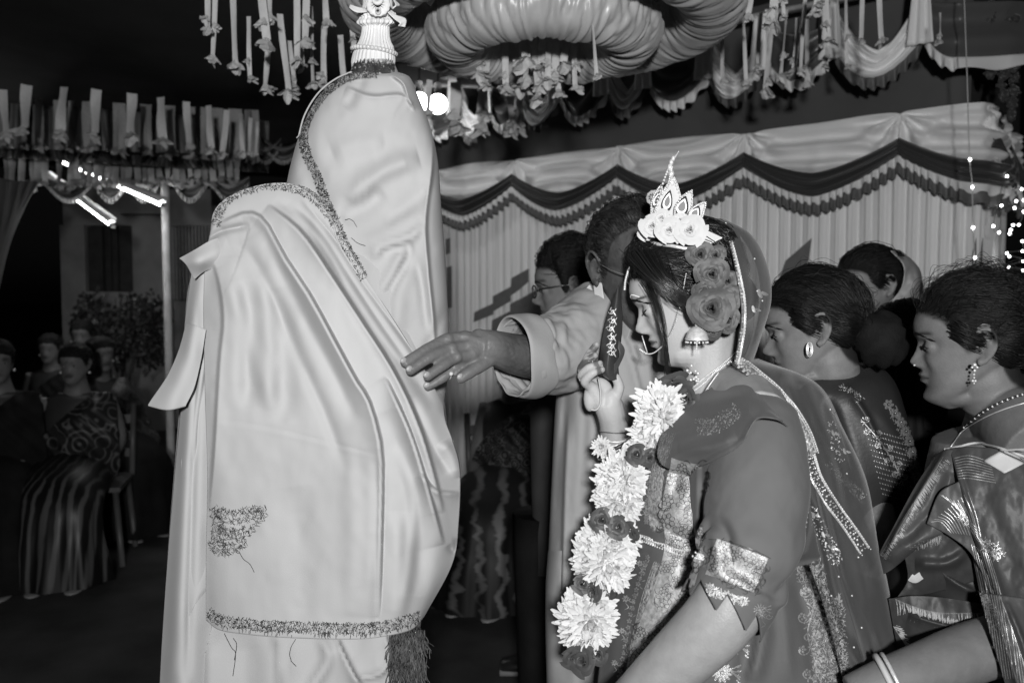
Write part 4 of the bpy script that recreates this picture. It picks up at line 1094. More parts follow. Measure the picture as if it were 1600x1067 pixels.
HL = dict(woman=([-.12, -.075, -.055, -.042, -.032, -.016, -.003, .004, .013, .023, .032, .042, .055, .070, .085, .1], [.022, .030, .045, .068, .110, .131, .126, .104, .098, .113, .131, .148, .161, .168, .172, .173]),
          old=([-.12, -.075, -.050, -.036, -.028, -.014, -.003, .004, .012, .020, .026, .036, .048, .060, .08, .1], [.045, .055, .072, .092, .126, .139, .130, .104, .096, .110, .140, .168, .186, .198, .206, .21]),
          man=([-.12, -.075, -.050, -.036, -.028, -.014, -.003, .004, .012, .020, .026, .036, .048, .060, .08, .1], [.045, .055, .072, .092, .126, .139, .130, .104, .094, .104, .132, .156, .164, .166, .170, .171]))
def hair_shell(Hm, kind='woman', thick=.010, grow=None, noise=.0, seed=0, balding=False, lod=1.0):
    G = cranium(int(80 * lod), int(120 * lod)); X, Y, Z = G[..., 0], G[..., 1], G[..., 2]
    hx, hz = HL[kind]
    hl = interp_s(hx, hz, X, .004)
    hl = hl + .0025 * vnoise(G * 45, seed + 4)
    m = sstep(-.002, .005, Z - hl); ramp = sstep(-.002, .055, Z - hl)
    if balding: m = m * (1 - sstep(.0, .03, X + .02 - np.abs(Y) * 0) * (1 - sstep(.045, .06, np.abs(Y)) * 0) * sstep(.135, .15, Z) * (np.abs(Y) < .2))
    n = G - np.array([-.01, 0, .11]); n[..., 2] *= .8; n /= np.linalg.norm(n, axis=-1, keepdims=True)
    nz = noise * fbm(G * 90, 3, seed) if noise else 0
    t = thick * np.ones_like(X)
    if grow: t = t + grow(X, Y, Z)
    off = (t + nz) * ramp * m + .0008 * m - (.0012 + .006 * sstep(.008, .03, hl - Z)) * (1 - m)
    return ring_loft(G + n * off[..., None]), m

def comb(shell, Hm, starts, ends, n=14, lift=.0006, wob=.0012, seed=0, arch=0.0, r=.0005, taper=True):
    """strands lying on a hair shell (head space) from starts to ends"""
    rng = np.random.RandomState(seed)
    V, F = shell
    t = BVHTree.FromPolygons([tuple(v) for v in V], F)
    c = np.array([-.01, 0, .11]); out = []
    for s, e in zip(starts, ends):
        L = np.linspace(0, 1, n)[:, None]; pl = s + (e - s) * L
        ph = rng.uniform(0, 6); k = rng.uniform(.3, 1) * lift * 2; w = rng.normal(0, wob, 3)
        q = []
        for i, p in enumerate(pl):
            d = p - c; d = d / np.linalg.norm(d)
            h = t.ray_cast(Vector(c + d * .3), Vector(-d))
            b = np.array(h[0]) if h[0] is not None else p
            q.append(b + d * (k + arch * math.sin(PI * i / (n - 1)) * rng.uniform(.9, 1.0)) + w * math.sin(PI * i / (n - 1)))
        out.append(q)
    return xf(Hm, np.array(out))

def finger(pts, r0, r1):
    pts = np.asarray(pts, float); n = len(pts)
    r = np.linspace(r0, r1, n); Q = cr1(pts, np.linspace(0, 1, 16)); rr = np.interp(np.linspace(0, 1, 16), np.linspace(0, 1, n), r)
    # knuckle swell
    for k in range(1, n - 1): rr = rr + .0006 * np.exp(-((np.linspace(0, 1, 16) - k / (n - 1)) / .07) ** 2)
    return [tube(Q, rr, 10), ball(Q[-1], rr[-1], 10, 8), ball(Q[0], rr[0], 10, 8)]

M['hair'] = mat('black_hair', 0.010, 0.75, spec=0.12, bump=0.5, bscale=260, stretch=(1, 1, 0.4))
M['hair_strand'] = mat('black_hair_strand', 0.009, 0.4, spec=0.3)
M['hair_gloss'] = mat('glossy_black_hair', 0.012, 0.3, spec=0.6)
M['hair_grey'] = mat('greying_hair', 0.022, 0.5, var=0.8, vscale=60)
def skin_mat(name, v, lip=.5, brow=.25, rough=.52, spec=.3, var=.08, bump=.3, bscale=350, pale_skin=.46):
    return mat(name, v, rough, spec=spec, var=var + .04, vscale=55, bump=bump, bscale=bscale, sss=.05,
               masks=[('pale_skin', pale_skin, .45, 0), ('scalp', .015, .7, 0), ('lid', v * .8, rough, 0), ('lip', v * lip, .35, 0), ('brow', v * brow, .6, 0), ('mouth', v * .3, .6, 0)])
M['lash'] = mat('lash', 0.01, 0.5)
M['gold'] = mat('gold_jewellery', 0.72, 0.35, metal=0.35, spec=.7, var=.2, vscale=200)
M['eye_white'] = mat('eye_white', .28, .3)
M['glasses'] = mat('spectacle_rim', .06, .3, metal=.4)
M['glasses_pale'] = mat('pale_spectacle_rim', .55, .25, metal=.8)

def hair_strand_mesh(name, paths, r, mt, par):
    m = paths.shape[1]
    V, F = strands(paths, r * np.concatenate([np.full(m - 3, 1.0), [.8, .6, .3]]))
    o = mk(name, V, F, mt, par); o['kind'] = 'stuff'; return o
def hair_starts(kind, n, seed, front=True):
    """random points of the scalp in head space"""
    rng = np.random.RandomState(seed); G = cranium(60, 90).reshape(-1, 3); hx, hz = HL[kind]
    ok = G[:, 2] > interp_s(hx, hz, G[:, 0]) + .002
    G = G[ok]; return G[rng.randint(0, len(G), n)] + rng.normal(0, .002, (n, 3))

def hairline_starts(kind, n, seed, fwd=.003):
    """points along the edge of the hair, a little out on the skin"""
    rng = np.random.RandomState(seed); G = cranium(120, 160).reshape(-1, 3); hx, hz = HL[kind]
    d = G[:, 2] - interp_s(hx, hz, G[:, 0]); ok = (d > -fwd) & (d < .004) & (G[:, 0] > -.05)
    G = G[ok]; return G[rng.randint(0, len(G), n)] + rng.normal(0, .0015, (n, 3))

def brows(V, F, Hm, par, r=.0016, sides=(1, -1), arch=.0055, z0=.1285):
    """eyebrows of fine hairs lying on the skin"""
    R3 = np.array(Hm)[:3, :3]; ok = np.linalg.norm(V - xf(Hm, np.array([.05, 0, .12])), axis=1) < .14 * np.linalg.norm(R3[:, 0])
    Fa = np.asarray(F); Fs = Fa[ok[Fa].all(1)] if Fa.ndim == 2 else [f for f in F if ok[list(f)].all()]
    t = BVHTree.FromPolygons([tuple(v) for v in V], [list(map(int, f)) for f in Fs]); P_ = []; rg = np.random.RandomState(1)
    fw = R3[:, 0] / np.linalg.norm(R3[:, 0])
    for s in sides:
        for k in range(75):
            u = rg.uniform(0, 1); y = .011 + .033 * u; z = z0 - .001 + 1.35 * arch * math.sin(PI * min(.12 + u * .8, 1)) - .009 * u * u + rg.normal(0, .0012 * (1.2 - u)); q = []
            for j, f in enumerate((0, .5, 1)):
                p = xf(Hm, np.array([.14, s * (y + .0055 * f), z + .0022 * f * (1 - 1.6 * u)])); h = t.ray_cast(Vector(p), Vector(-fw))
                if h[0] is None: break
                q.append(np.array(h[0]) + fw * (.0005 + .0004 * (j == 1)))
            if len(q) == 3: P_.append(q)
    if P_:
        V2, F2 = strands(np.array(P_), r * .24); o = mk('eyebrows', V2, F2, M['lash'], par); o['kind'] = 'stuff'

def eye_open(Hm, par, k=1.0, gaze=0.0, sides=(1, -1)):
    """open eye set into the lid: white, iris and upper lash line"""
    c = np.array([.0645, .0315, .1105]); rr = np.array([.0135, .0145, .0125])
    def on(y, z, f):
        u = np.clip(1 - ((y - c[1]) / (rr[1] * f)) ** 2 - ((z - c[2]) / (rr[2] * f)) ** 2, .01, 1); return c[0] + rr[0] * f * np.sqrt(u)
    for s in sides:
        t = np.linspace(-1, 1, 15)[:, None] * np.ones((1, 9)); v = np.ones((15, 1)) * np.linspace(0, 1, 9)[None]
        y = c[1] + .0120 * t; lo = .1075 - .0022 * k * (1 - t ** 2); hi = .1075 + .0065 * k * (1 - np.abs(t) ** 2.2); z = lo + (hi - lo) * v
        V = np.stack([on(y, z, 1.05) + .0006, s * y, z], -1); mk('eye', xf(Hm, V.reshape(-1, 3)), gridF(15, 9), M['eye_white'], par)
        a = np.linspace(0, 2 * PI, 16, endpoint=False); yi = c[1] + gaze * s + .0050 * np.cos(a); zi = np.minimum(.1092 + .0050 * np.sin(a), .1075 + .0060 * k)
        Vi = np.concatenate([np.stack([on(yi, zi, 1.05) + .0012, s * yi, zi], -1), [[on(c[1] + gaze * s, .1090, 1.05) + .0016, s * (c[1] + gaze * s), .1090]]]); mk('iris', xf(Hm, Vi), [(i, (i + 1) % 16, 16) for i in range(16)], M['lash'], par)
        tt = np.linspace(-1, 1.12, 15); yy = c[1] + .0122 * tt; zz = .1075 + .0068 * k * (1 - np.minimum(np.abs(tt), 1) ** 2.2)
        mk('eyelash', *[(xf(Hm, v_), f_) for v_, f_ in [tube(np.stack([on(yy, zz, 1.06) + .001, s * yy, zz], -1), np.concatenate([[.0004], np.full(12, .0012), [.0009, .0003]]), 6)]][0], M['lash'], par)
# ================================================================== the bride
M['skin_bride'] = skin_mat('skin_bride', 0.31, lip=.32, brow=.12, rough=.42, var=.04)
M['sari'] = mat('silk_sari', 0.105, 0.66, spec=0.22, sheen=0.1, var=0.06, vscale=12, bump=0.15, bscale=300, weave=.08, wscale=2400)
M['sari_plain'] = mat('silk_blouse', 0.12, 0.72, spec=0.15, sheen=0.1, var=0.05, vscale=10, bump=0.1, bscale=200)
M['brocade'] = mat('woven_brocade', 0.52, 0.34, metal=0.45, spec=.5, var=0.35, vscale=160, bump=0.6, bscale=700)
M['brocade_dim'] = mat('woven_brocade_dim', 0.32, 0.45, metal=0.3, var=0.5, vscale=220, bump=0.6, bscale=900)
M['veil'] = mat('net_veil', 0.10, 0.7, spec=.15, sheen=.2, var=.12, vscale=14, bump=.2, bscale=400, alpha=.74, trans=.15)
M['rose_dark'] = mat('dark_rose_petals', 0.07, 0.5, var=.2, vscale=30, bump=.2, bscale=150, trans=.1)
M['petal_white'] = mat('white_petals', 0.74, 0.55, var=.05, vscale=40, trans=.15)
M['paper_white'] = mat('white_paper_flower', 0.62, .6, var=.04, vscale=30, trans=.1)
M['betel'] = mat('betel_leaf', 0.05, .42, var=.2, vscale=25, bump=.2, bscale=120)
M['white_paint'] = mat('white_paint', .85, .5)
M['alta'] = mat('fingertip_dye', .1, .4)
M['bangle_dark'] = mat('dark_bangle', .05, .3)
M['bangle_white'] = mat('white_bangle', .75, .3)
M['gem'] = mat('glass_gem', .25, .12, spec=.9)
M['bead_dark'] = mat('dark_bead', .03, .2)

br = empty('person', P(1130, 900, 1.42) * np.array([1, 1, 0]), 'bride with bowed head in brocade sari, white crown and roses in her hair', 'person')
HB = head_matrix(1080, 466, 1.36, yaw=-10, pitch=18, roll=0, scale=.95)
parts = head_parts(HB, ears=(), nose=.92, brow=.6, cheek=1.1, lips=1.25)
def hb(x, y, z): return xf(HB, np.array([x, y, z], float))
parts += [tube([hb(-.018, 0, .085), hb(-.024, 0, .03), P(1118, 600, 1.43), P(1140, 650, 1.43)], [.055, .05, .054, .075], 40, n=14),
          ball(hb(.02, 0, .018), (.05, .045, .03), 14, 10)]
# torso, shoulders, arms
parts += [tube([P(1142, 640, 1.43), P(1140, 690, 1.43)], [[.085, .12], [.08, .11]], 24, n=6, up=(1, 0, 0)),
          tube([P(1150, 650, 1.62), P(1150, 628, 1.50), P(1160, 628, 1.36), P(1185, 668, 1.235)], [.05, .06, .06, .055], 16, n=14),
          tube([P(1187, 668, 1.235), P(1184, 770, 1.185), P(1168, 880, 1.155), P(1128, 960, 1.14), P(1060, 1030, 1.16), P(975, 1110, 1.2), P(930, 1150, 1.24)], [.052, .054, .051, .047, .042, .033, .026], 40, n=40),
          tube([P(1150, 650, 1.62), P(1090, 790, 1.63), P(1050, 850, 1.58), P(1005, 790, 1.52), P(968, 715, 1.49), P(958, 660, 1.48), P(950, 630, 1.478)], [.052, .045, .042, .037, .030, .0245, .026], 16, n=40)]
# raised hand
D = 0
fing = [[(930, 594, 1.497), (914, 573, 1.49), (922, 553, 1.475), (932, 539, 1.47)], [(924, 594, 1.487), (909.5, 578, 1.475), (917, 564, 1.46), (930, 556, 1.457)],
        [(921, 598, 1.474), (909.5, 587, 1.46), (921, 574, 1.445), (937, 568, 1.446)], [(924, 604, 1.462), (914, 596, 1.447), (926, 583, 1.437), (941, 578, 1.442)], [(958, 630, 1.468), (967, 606, 1.462), (962, 590, 1.458), (953, 580, 1.458)]]
for k, f in enumerate(fing): parts += finger(PA(f), .0092 if k < 4 else .0105, .0068 if k != 3 else .006)
for f in fing[:4]: parts.append(tube(PA([(955, 655, 1.478), f[0]]), [.017, .0115], 10, n=6))
parts += [ball(P(936, 616, 1.476), (.026, .014, .030), 14, 10), ball(P(955, 630, 1.466), (.017, .014, .024), 12, 8), ball(P(922, 622, 1.468), (.012, .012, .024), 12, 8)]
V, F = remesh(parts, .0025, 4)
fm = face_masks(V, HB, .9)
# dyed fingertips
tips = np.zeros(len(V))
for f in fing[:4]:
    t = PA(f)[-1]; t2 = PA(f)[-2]; q = np.linalg.norm(V - (t * .62 + t2 * .38), axis=1); tips = np.maximum(tips, 1 - sstep(.008, .0105, q))
fm['lip'] = np.maximum(fm['lip'], tips * .9)
_L = inv(HB, V); fm['pale_skin'] = sstep(-.05, -.01, _L[:, 0] + .3 * (_L[:, 2] - .05)) * sstep(-.075, -.03, _L[:, 2]) * (np.abs(_L[:, 1]) < .12) * (np.linalg.norm(_L, axis=1) < .3)  # bridal makeup: paler face and upper neck
body_b = mk('body', V, F, M['skin_bride'], br, attrs=fm)
VBB, FBB = V, F
for s in (1, -1): mk('eyelash', *lash_parts(HB, s, r=.00115, wing=.006), M['lash'], br)
brows(V, F, HB, br, .0022)
for f in fing[:4]:
    a = PA(f); mk('fingernail', *ball(a[-1] + np.array([0, -.0052, .001]), (.0045, .0025, .005), 10, 6), M['skin_bride'], br)

# ---- hair: puffed at the front, gathered behind
def grow_b(X, Y, Z): return .010 * sstep(.14, .19, Z) + .006 * sstep(.0, .05, X) * sstep(.15, .18, Z)
SH, _ = hair_shell(HB, 'woman', .011, grow_b, .003, 2)
mk('hair', xf(HB, SH[0]), SH[1], M['hair'], br)
st = hair_starts('woman', 2200, 1); st = st[st[:, 1] > -.05][:1500]
en = np.array([-.075, .02, .10]) + np.random.RandomState(2).normal(0, .018, st.shape)
hair_strand_mesh('hair_strands', comb(SH, HB, st, en, 10, .0012, .004, 3), .00055, M['hair_gloss'], br)
hs = hairline_starts('woman', 420, 4); hs = hs[hs[:, 1] > -.04]
hair_strand_mesh('hairline_strands', comb(SH, HB, hs, hs + np.array([-.045, .0, .015]) + np.random.RandomState(5).normal(0, .006, hs.shape), 9, .0014, .001, 6), .00032, M['hair_strand'], br)
bun, _bf = ball((-.085, .0, .085), (.034, .04, .045), 20, 14); mk('hair_bun', xf(HB, bun), _bf, M['hair'], br)
# locks swept over the ear and hanging beside the cheek
lk = []
rng = np.random.RandomState(7)
for k in range(40):
    j = rng.normal(0, 1.2, 3)
    pl = [(1010 + j[0] * 4, 436 + j[1] * 4, 1.375), (1026 + j[0] * 2.5, 472, 1.352), (1036 + j[0] * 2, 510, 1.345), (1041 + j[1] * 1.6, 548, 1.345), (1043 + j[2] * 2.5, 588 + j[0] * 5, 1.352)]
    lk.append(cr1(PA(pl), np.linspace(0, 1, 16)))
for k in range(200):
    j = rng.normal(0, 1, 3)
    pl = [(1010 + j[0] * 14, 400 + j[1] * 8, 1.36), (1035 + j[0] * 8, 440 + j[1] * 6, 1.335), (1066 + j[0] * 4, 468 + j[1] * 6, 1.33), (1098 + j[2] * 4, 480 + j[1] * 6, 1.335), (1120, 480 + j[1] * 5, 1.36)]
    lk.append(cr1(PA(pl), np.linspace(0, 1, 16)))
hair_strand_mesh('loose_locks', np.array(lk), .0006, M['hair_gloss'], br)

# ---- flowers
def rose(c, axis, R, seed, layers=22):
    rng = np.random.RandomState(seed); axis = np.asarray(axis, float); axis /= np.linalg.norm(axis)
    a = np.cross(axis, [0.3, .2, 1.0]); a /= np.linalg.norm(a); b = np.cross(axis, a); mb = MB()
    for k in range(layers):
        f = (k + 1) / layers; th = k * 2.4 + rng.uniform(-.2, .2); r0 = R * (.06 + .62 * f); hgt = R * (.62 - .25 * f); wd = .55 + .55 * (1 - f) ** .5 + .25
        pts = []
        for i, t in enumerate(np.linspace(0, 1, 6)):
            for u in np.linspace(-1, 1, 7):
                an = th + u * wd * (0.75 + .25 * math.sin(PI * t * .7))
                rad = r0 * (.45 + .55 * t) + R * .34 * f * max(0, t - .62) * 2.2 + R * .05 * math.sin(u * 3 + k)
                z = hgt * (math.sin(t * PI * .5) - .35 * f * max(0, t - .6) * 2.0 - .22 * u * u * t * t) + R * .03 * rng.uniform(-1, 1) * t
                pts.append(np.asarray(c) + a * math.cos(an) * rad + b * math.sin(an) * rad + axis * z)
        mb.add(np.array(pts), gridF(6, 7))
    return mb
def mum(c, axis, R, seed, n=115):
    """chrysanthemum head"""
    rng = np.random.RandomState(seed); axis = np.asarray(axis, float); axis /= np.linalg.norm(axis)
    a = np.cross(axis, [0.3, .2, 1.0]); a /= np.linalg.norm(a); b = np.cross(axis, a); mb = MB()
    for k in range(n):
        f = ((k + .5) / n) ** .7; th = k * 2.39996; el = 1.5 - 1.85 * f + rng.normal(0, .2); L = R * (.55 + .5 * f) * rng.uniform(.7, 1.25); w = R * .072 * (.8 + .4 * f)
        rd = a * math.cos(th) + b * math.sin(th); tg = -a * math.sin(th) + b * math.cos(th); pts = []
        for t in (0, .3, .6, .85, 1.0):
            e2 = el + .55 * t * (1 - f) + .35 * t * (f - .5)
            p = np.asarray(c) + rd * (R * .08 + L * t * math.cos(e2)) + axis * (L * t * math.sin(e2) * .8)
            ww = w * (.5 + 1.0 * math.sin(PI * min(t * .8 + .12, 1))) * (1 if t < 1 else .45)
            up = -rd * math.sin(e2) + axis * math.cos(e2)
            for u in (-1, 0, 1): pts.append(p + tg * u * ww + up * (abs(u) * ww * .55))
        mb.add(np.array(pts), gridF(5, 3))
    return mb
VIEW = np.array([0, -1.0, .1])
hr = [(1094, 398, 1.335, 20, 1), (1118, 400, 1.33, 16, 9), (1112, 428, 1.322, 25, 2), (1138, 440, 1.33, 16, 10), (1102, 456, 1.322, 18, 5), (1112, 484, 1.314, 33, 3), (1138, 468, 1.325, 22, 6), (1136, 500, 1.325, 20, 4), (1112, 514, 1.32, 17, 8)]
for (x, y, d, r, s) in hr:
    rose(P(x, y, d), (-.25 + .1 * math.sin(s), -1, .15 * math.cos(s * 2)), r / FPX * d * 1.2, s).mk('hair_rose', M['rose_dark'], br)

# ---- crown
cr_ = mk('crown', *tube([P(1003, 372, 1.43), P(1020, 380, 1.372), P(1048, 384, 1.345), P(1080, 389, 1.338), P(1112, 384, 1.35), P(1128, 374, 1.38)], [[.003, .002]] * 5 + [[.002, .002]], 8, n=30, up=(0, 0, 1)), M['gold'], br)
for (x, y, d, r, s) in [(1020, 355, 1.368, 22, 11), (1046, 362, 1.344, 23, 12), (1078, 362, 1.334, 27, 13), (1034, 342, 1.362, 16, 14), (1010, 366, 1.386, 14, 15), (1062, 346, 1.346, 14, 16)]:
    rose(P(x, y, d), (-.2, -1, .25), r / FPX * d * 1.1, s, 18).mk('paper_rose', M['paper_white'], cr_)
def plate(poly, d, th, tilt=0.0):
    poly = np.array(poly, float); n = len(poly); c = poly.mean(0)
    f = [P(x, y, d + tilt * (x - c[0]) / 100) for x, y in poly]; b = [p + FWD * th for p in f]
    return np.array(f + b), [tuple(range(n)), tuple(range(2 * n - 1, n - 1, -1))] + [(i, n + i, n + (i + 1) % n, (i + 1) % n) for i in range(n)]
def drop(cx, cy, w, h, ang, n=20):
    t = np.linspace(0, 2 * PI, n, endpoint=False); x = w * np.sin(t) * np.sin(t / 2) ** .9 * 1.25; y = h * np.cos(t)
    ca, sa = math.cos(ang), math.sin(ang)
    return [(cx + x_ * ca - y_ * sa, cy - (x_ * sa + y_ * ca)) for x_, y_ in zip(x, y)]
def bead_line(pl, d0, d1, n, r, mt, par, name='bead'):
    q = smooth_pl(pl, n); mb = MB()
    for i, (x, y) in enumerate(q): mb.add(*ball(P(x, y, d0 + (d1 - d0) * i / max(n - 1, 1)), r, 8, 6))
    return mb.mk(name, mt, par)
pls = [([(1030, 345), (1022, 330), (1034, 300), (1046, 282), (1054, 276), (1060, 290), (1066, 312), (1062, 330), (1052, 342)], 1.362, (1043, 314, 7, 18, -.25)),
       ([(1052, 338), (1054, 322), (1066, 305), (1082, 296), (1083, 320), (1078, 335), (1066, 342)], 1.350, (1066, 322, 9, 17, -.35)),
       ([(1073, 342), (1078, 328), (1090, 319), (1104, 315), (1101, 332), (1096, 346)], 1.342, (1086, 333, 8, 13, -.55)),
       ([(1016, 340), (1017, 318), (1024, 300), (1033, 288), (1036, 300), (1030, 330)], 1.395, (1026, 312, 5, 14, -.3))]
for poly, d, (x, y, w, h, a) in pls:
    pl = mk('crown_petal', *plate(poly, d, .003), M['paper_white'], cr_, smooth=False)
    for k, (dw, dd, mt) in enumerate(((1.0, -.0015, 'bead_dark'), (.72, -.003, 'gold'), (.5, -.0045, 'gem'))):
        mk('gem_setting', *plate(drop(x, y, w * dw * 1.25, h * dw, a), d + dd, .0018), M[mt], cr_, smooth=False)
    p2 = np.array(poly); bead_line([tuple(p2.mean(0) + (q - p2.mean(0)) * .86) for q in p2[:]], d - .002, d - .002, 26, .0019, M['gold'], cr_, 'rim_beads')
# spire: stack of beads bending to the back
for i, (x, y, r) in enumerate([(1050, 286, 6), (1049, 272, 5), (1047, 262, 4.4), (1049, 254, 3.8), (1052, 248, 3.2)]):
    mk('spire_bead', *ball(P(x, y, 1.366), np.array([r, r, r * 1.35]) / FPX * 1.366, 12, 9), M['gold' if i % 2 else 'pearl'], cr_)
bead_line([(1022, 335), (1030, 305), (1040, 275), (1048, 256), (1053, 246)], 1.372, 1.366, 24, .0022, M['pearl'], cr_, 'spire_edge'); bead_line([(1036, 340), (1040, 310), (1046, 280), (1050, 262)], 1.362, 1.364, 22, .002, M['gold'], cr_, 'spire_edge')
mk('spire_tip', *tube(PA([(1052, 250, 1.366), (1056, 244, 1.366), (1061, 236, 1.366)]), [.0022, .0016, .0003], 8, n=8), M['gold'], cr_)
mk('crown_disc', *disc(P(1021, 309, 1.40), (-.6, -1, .1), 12 / FPX * 1.4, .003, 30, 10, .05), M['gold'], cr_); mk('crown_point', *plate([(1085, 388), (1100, 358), (1128, 371), (1110, 382)], 1.338, .002), M['paper_white'], cr_, smooth=False)
bead_line([(1082, 391), (1104, 383), (1127, 372)], 1.336, 1.34, 26, .0016, M['gold'], cr_, 'rim_beads')

# ---- sari body
T = px_loft([(628, 1095, 1180, 1.43, .03), (640, 1060, 1212, 1.43, .10), (680, 1022, 1226, 1.43, .150), (720, 1000, 1236, 1.43, .165), (770, 985, 1246, 1.43, .170), (820, 982, 1252, 1.43, .170), (850, 985, 1285, 1.43, .168), (900, 972, 1318, 1.43, .174), (960, 952, 1350, 1.43, .184), (1020, 940, 1375, 1.43, .195), (1080, 932, 1395, 1.43, .20), (1300, 915, 1430, 1.43, .21)], 190, 230, 2.2)
T = folds(T, [([(1010, 800), (1060, 835), (1110, 855)], 'valley', 7, .006), ([(1090, 740), (1060, 800), (1040, 840)], 'ridge', 12, .004), ([(1100, 640), (1070, 700), (1055, 780)], 'valley', 8, .004), ([(1000, 860), (985, 940), (970, 1060)], 'valley', 16, .008), ([(1210, 880), (1225, 960), (1235, 1067)], 'ridge', 10, .005),
              ([(1190, 940), (1192, 1000), (1175, 1067)], 'ridge', 12, .010), ([(1240, 900), (1262, 980), (1275, 1067)], 'valley', 10, .008), ([(1170, 980), (1165, 1030), (1150, 1080)], 'valley', 10, .01), ([(1300, 960), (1312, 1067)], 'ridge', 9, .005)])
T[..., 2] += .002 * fbm(np.stack([T[..., 0] / 30, T[..., 1] / 60], -1), 3, 42)
VT = PA(T).reshape(-1, 3); FT = gridF(190, 230, False, True)
mk('sari', VT, FT, M['sari'], br)
# sleeve
def tube_grid(path, r, n, sides, up=None):
    path = np.asarray(path, float); t = np.linspace(0, 1, n); r = cr1(np.asarray(r, float)[:, None], t)[:, 0]; path = cr1(path, t)
    T_, N_, B_ = frames(path); a = np.linspace(0, 2 * PI, sides, endpoint=False)
    return path, r, T_, N_, B_, a
path, r_, T_, N_, B_, a_ = tube_grid(PA([(1190, 652, 1.245), (1186, 700, 1.21), (1183, 770, 1.182), (1172, 850, 1.158), (1152, 915, 1.146), (1140, 936, 1.142)]), [.052, .064, .068, .064, .058, .0575], 120, 160)
rr = r_[:, None] * np.ones((1, 160)); tt = np.linspace(0, 1, 120)[:, None]
rr = rr + .0022 * np.sin(tt * 40 + 3 * np.sin(a_[None] * 2)) * sstep(.2, .6, tt) * np.exp(-((np.cos(a_[None] - 2.2) - .6) / .5) ** 2) + .0015 * fbm(np.stack([tt * 8 + 0 * a_[None], np.cos(a_)[None] * 2 + 0 * tt, np.sin(a_)[None] * 2 + 0 * tt], -1), 3, 44)
rr = rr + .006 * np.sin(tt * 26 + 2.5 * vnoise(np.stack([tt * 3 + 0 * a_[None], np.cos(a_)[None] * 1.5 + 0 * tt, np.sin(a_)[None] * 1.5 + 0 * tt], -1), 7) * 2) * sstep(.45, .62, tt) * (1 - sstep(.78, .85, tt))
VS = path[:, None] + rr[..., None] * (np.cos(a_)[None, :, None] * N_[:, None] + np.sin(a_)[None, :, None] * B_[:, None])
# zigzag hem: the last rings are pulled down in steps
zig = ((np.arange(160) / 160 * 8) % 1.0); VS[-8:] += (T_[-1] * .026)[None, None] * (np.linspace(0, 1, 8)[:, None] * (1 - zig)[None])[..., None]
FS = gridF(120, 160, False, True)
slv = mk('sleeve', VS.reshape(-1, 3), FS, M['sari_plain'], br, solid=.002)
# shoulder drape
S = patch([[(1052, 648, 1.345), (1082, 624, 1.345), (1120, 602, 1.335), (1160, 586, 1.315), (1215, 622, 1.26), (1242, 662, 1.235)], [(1030, 690, 1.29), (1075, 662, 1.262), (1120, 636, 1.232), (1165, 620, 1.20), (1205, 640, 1.175), (1234, 668, 1.175)],
           [(1034, 725, 1.265), (1070, 702, 1.225), (1115, 680, 1.182), (1160, 655, 1.150), (1196, 645, 1.142), (1226, 662, 1.15)], [(1080, 742, 1.252), (1092, 730, 1.215), (1122, 716, 1.165), (1158, 694, 1.130), (1182, 655, 1.125), (1222, 655, 1.14)]], 120, 140)
S = folds(S, [([(1060, 700), (1110, 700), (1150, 680)], 'ridge', 10, .006), ([(1090, 650), (1130, 660), (1170, 640)], 'valley', 14, .005), ([(1080, 738), (1120, 712), (1158, 690), (1182, 652)], 'ridge', 4, .003), ([(1070, 640), (1120, 622), (1200, 628)], 'ridge', 8, .003)])
S[..., 2] += .0016 * np.sin((S[..., 1] * .9 + S[..., 0] * .35) / 4.5 + 2 * vnoise(np.stack([S[..., 0] / 40, S[..., 1] / 40], -1), 61)) + .0015 * fbm(np.stack([S[..., 0] / 25, S[..., 1] / 25], -1), 2, 46)
VSH = PA(S).reshape(-1, 3); FSH = gridF(120, 140)
mk('shoulder_drape', VSH, FSH, M['sari'], br, solid=.002)
# hanging inner fold between drape and sleeve
Q = patch([[(1078, 735, 1.25), (1092, 730, 1.225), (1112, 722, 1.20)], [(1080, 790, 1.255), (1098, 790, 1.235), (1116, 790, 1.215)], [(1088, 850, 1.26), (1102, 852, 1.24), (1112, 852, 1.22)], [(1090, 900, 1.262), (1100, 902, 1.25), (1108, 900, 1.24)]], 60, 30)
Q[..., 2] += .004 * np.sin(Q[..., 0] / 3.0) + .003 * np.sin(Q[..., 1] / 9)
mk('sari_fold', PA(Q).reshape(-1, 3), gridF(60, 30), M['sari_plain'], br, solid=.0015)
S2x = lambda Q: Q[..., 0] - .38 * Q[..., 1]
# veil over the head and its long end down the back
V1 = patch([[(1120, 344, 1.41), (1126, 341, 1.43), (1132, 342, 1.455), (1134, 345, 1.48)], [(1140, 385, 1.345), (1166, 368, 1.385), (1176, 370, 1.45), (1165, 380, 1.52)], [(1150, 430, 1.318), (1184, 420, 1.35), (1200, 418, 1.44), (1184, 425, 1.53)],
            [(1158, 485, 1.305), (1190, 478, 1.345), (1205, 470, 1.43), (1188, 475, 1.53)], [(1153, 535, 1.308), (1178, 532, 1.34), (1190, 525, 1.42), (1178, 525, 1.52)], [(1145, 572, 1.315), (1162, 574, 1.345), (1174, 572, 1.42), (1170, 575, 1.5)]], 140, 110)
V1 = folds(V1, [([(1165, 400), (1178, 450), (1176, 520)], 'ridge', 6, .004), ([(1180, 470), (1175, 520), (1160, 565)], 'lapL', 8, .006), ([(1195, 460), (1180, 500), (1172, 540)], 'valley', 5, .004)])
V1[..., 2] += .002 * fbm(np.stack([V1[..., 0] / 18, V1[..., 1] / 25], -1), 2, 47)
VV1 = PA(V1).reshape(-1, 3); FV1 = gridF(140, 110)
mk('veil', VV1, FV1, M['veil'], br)
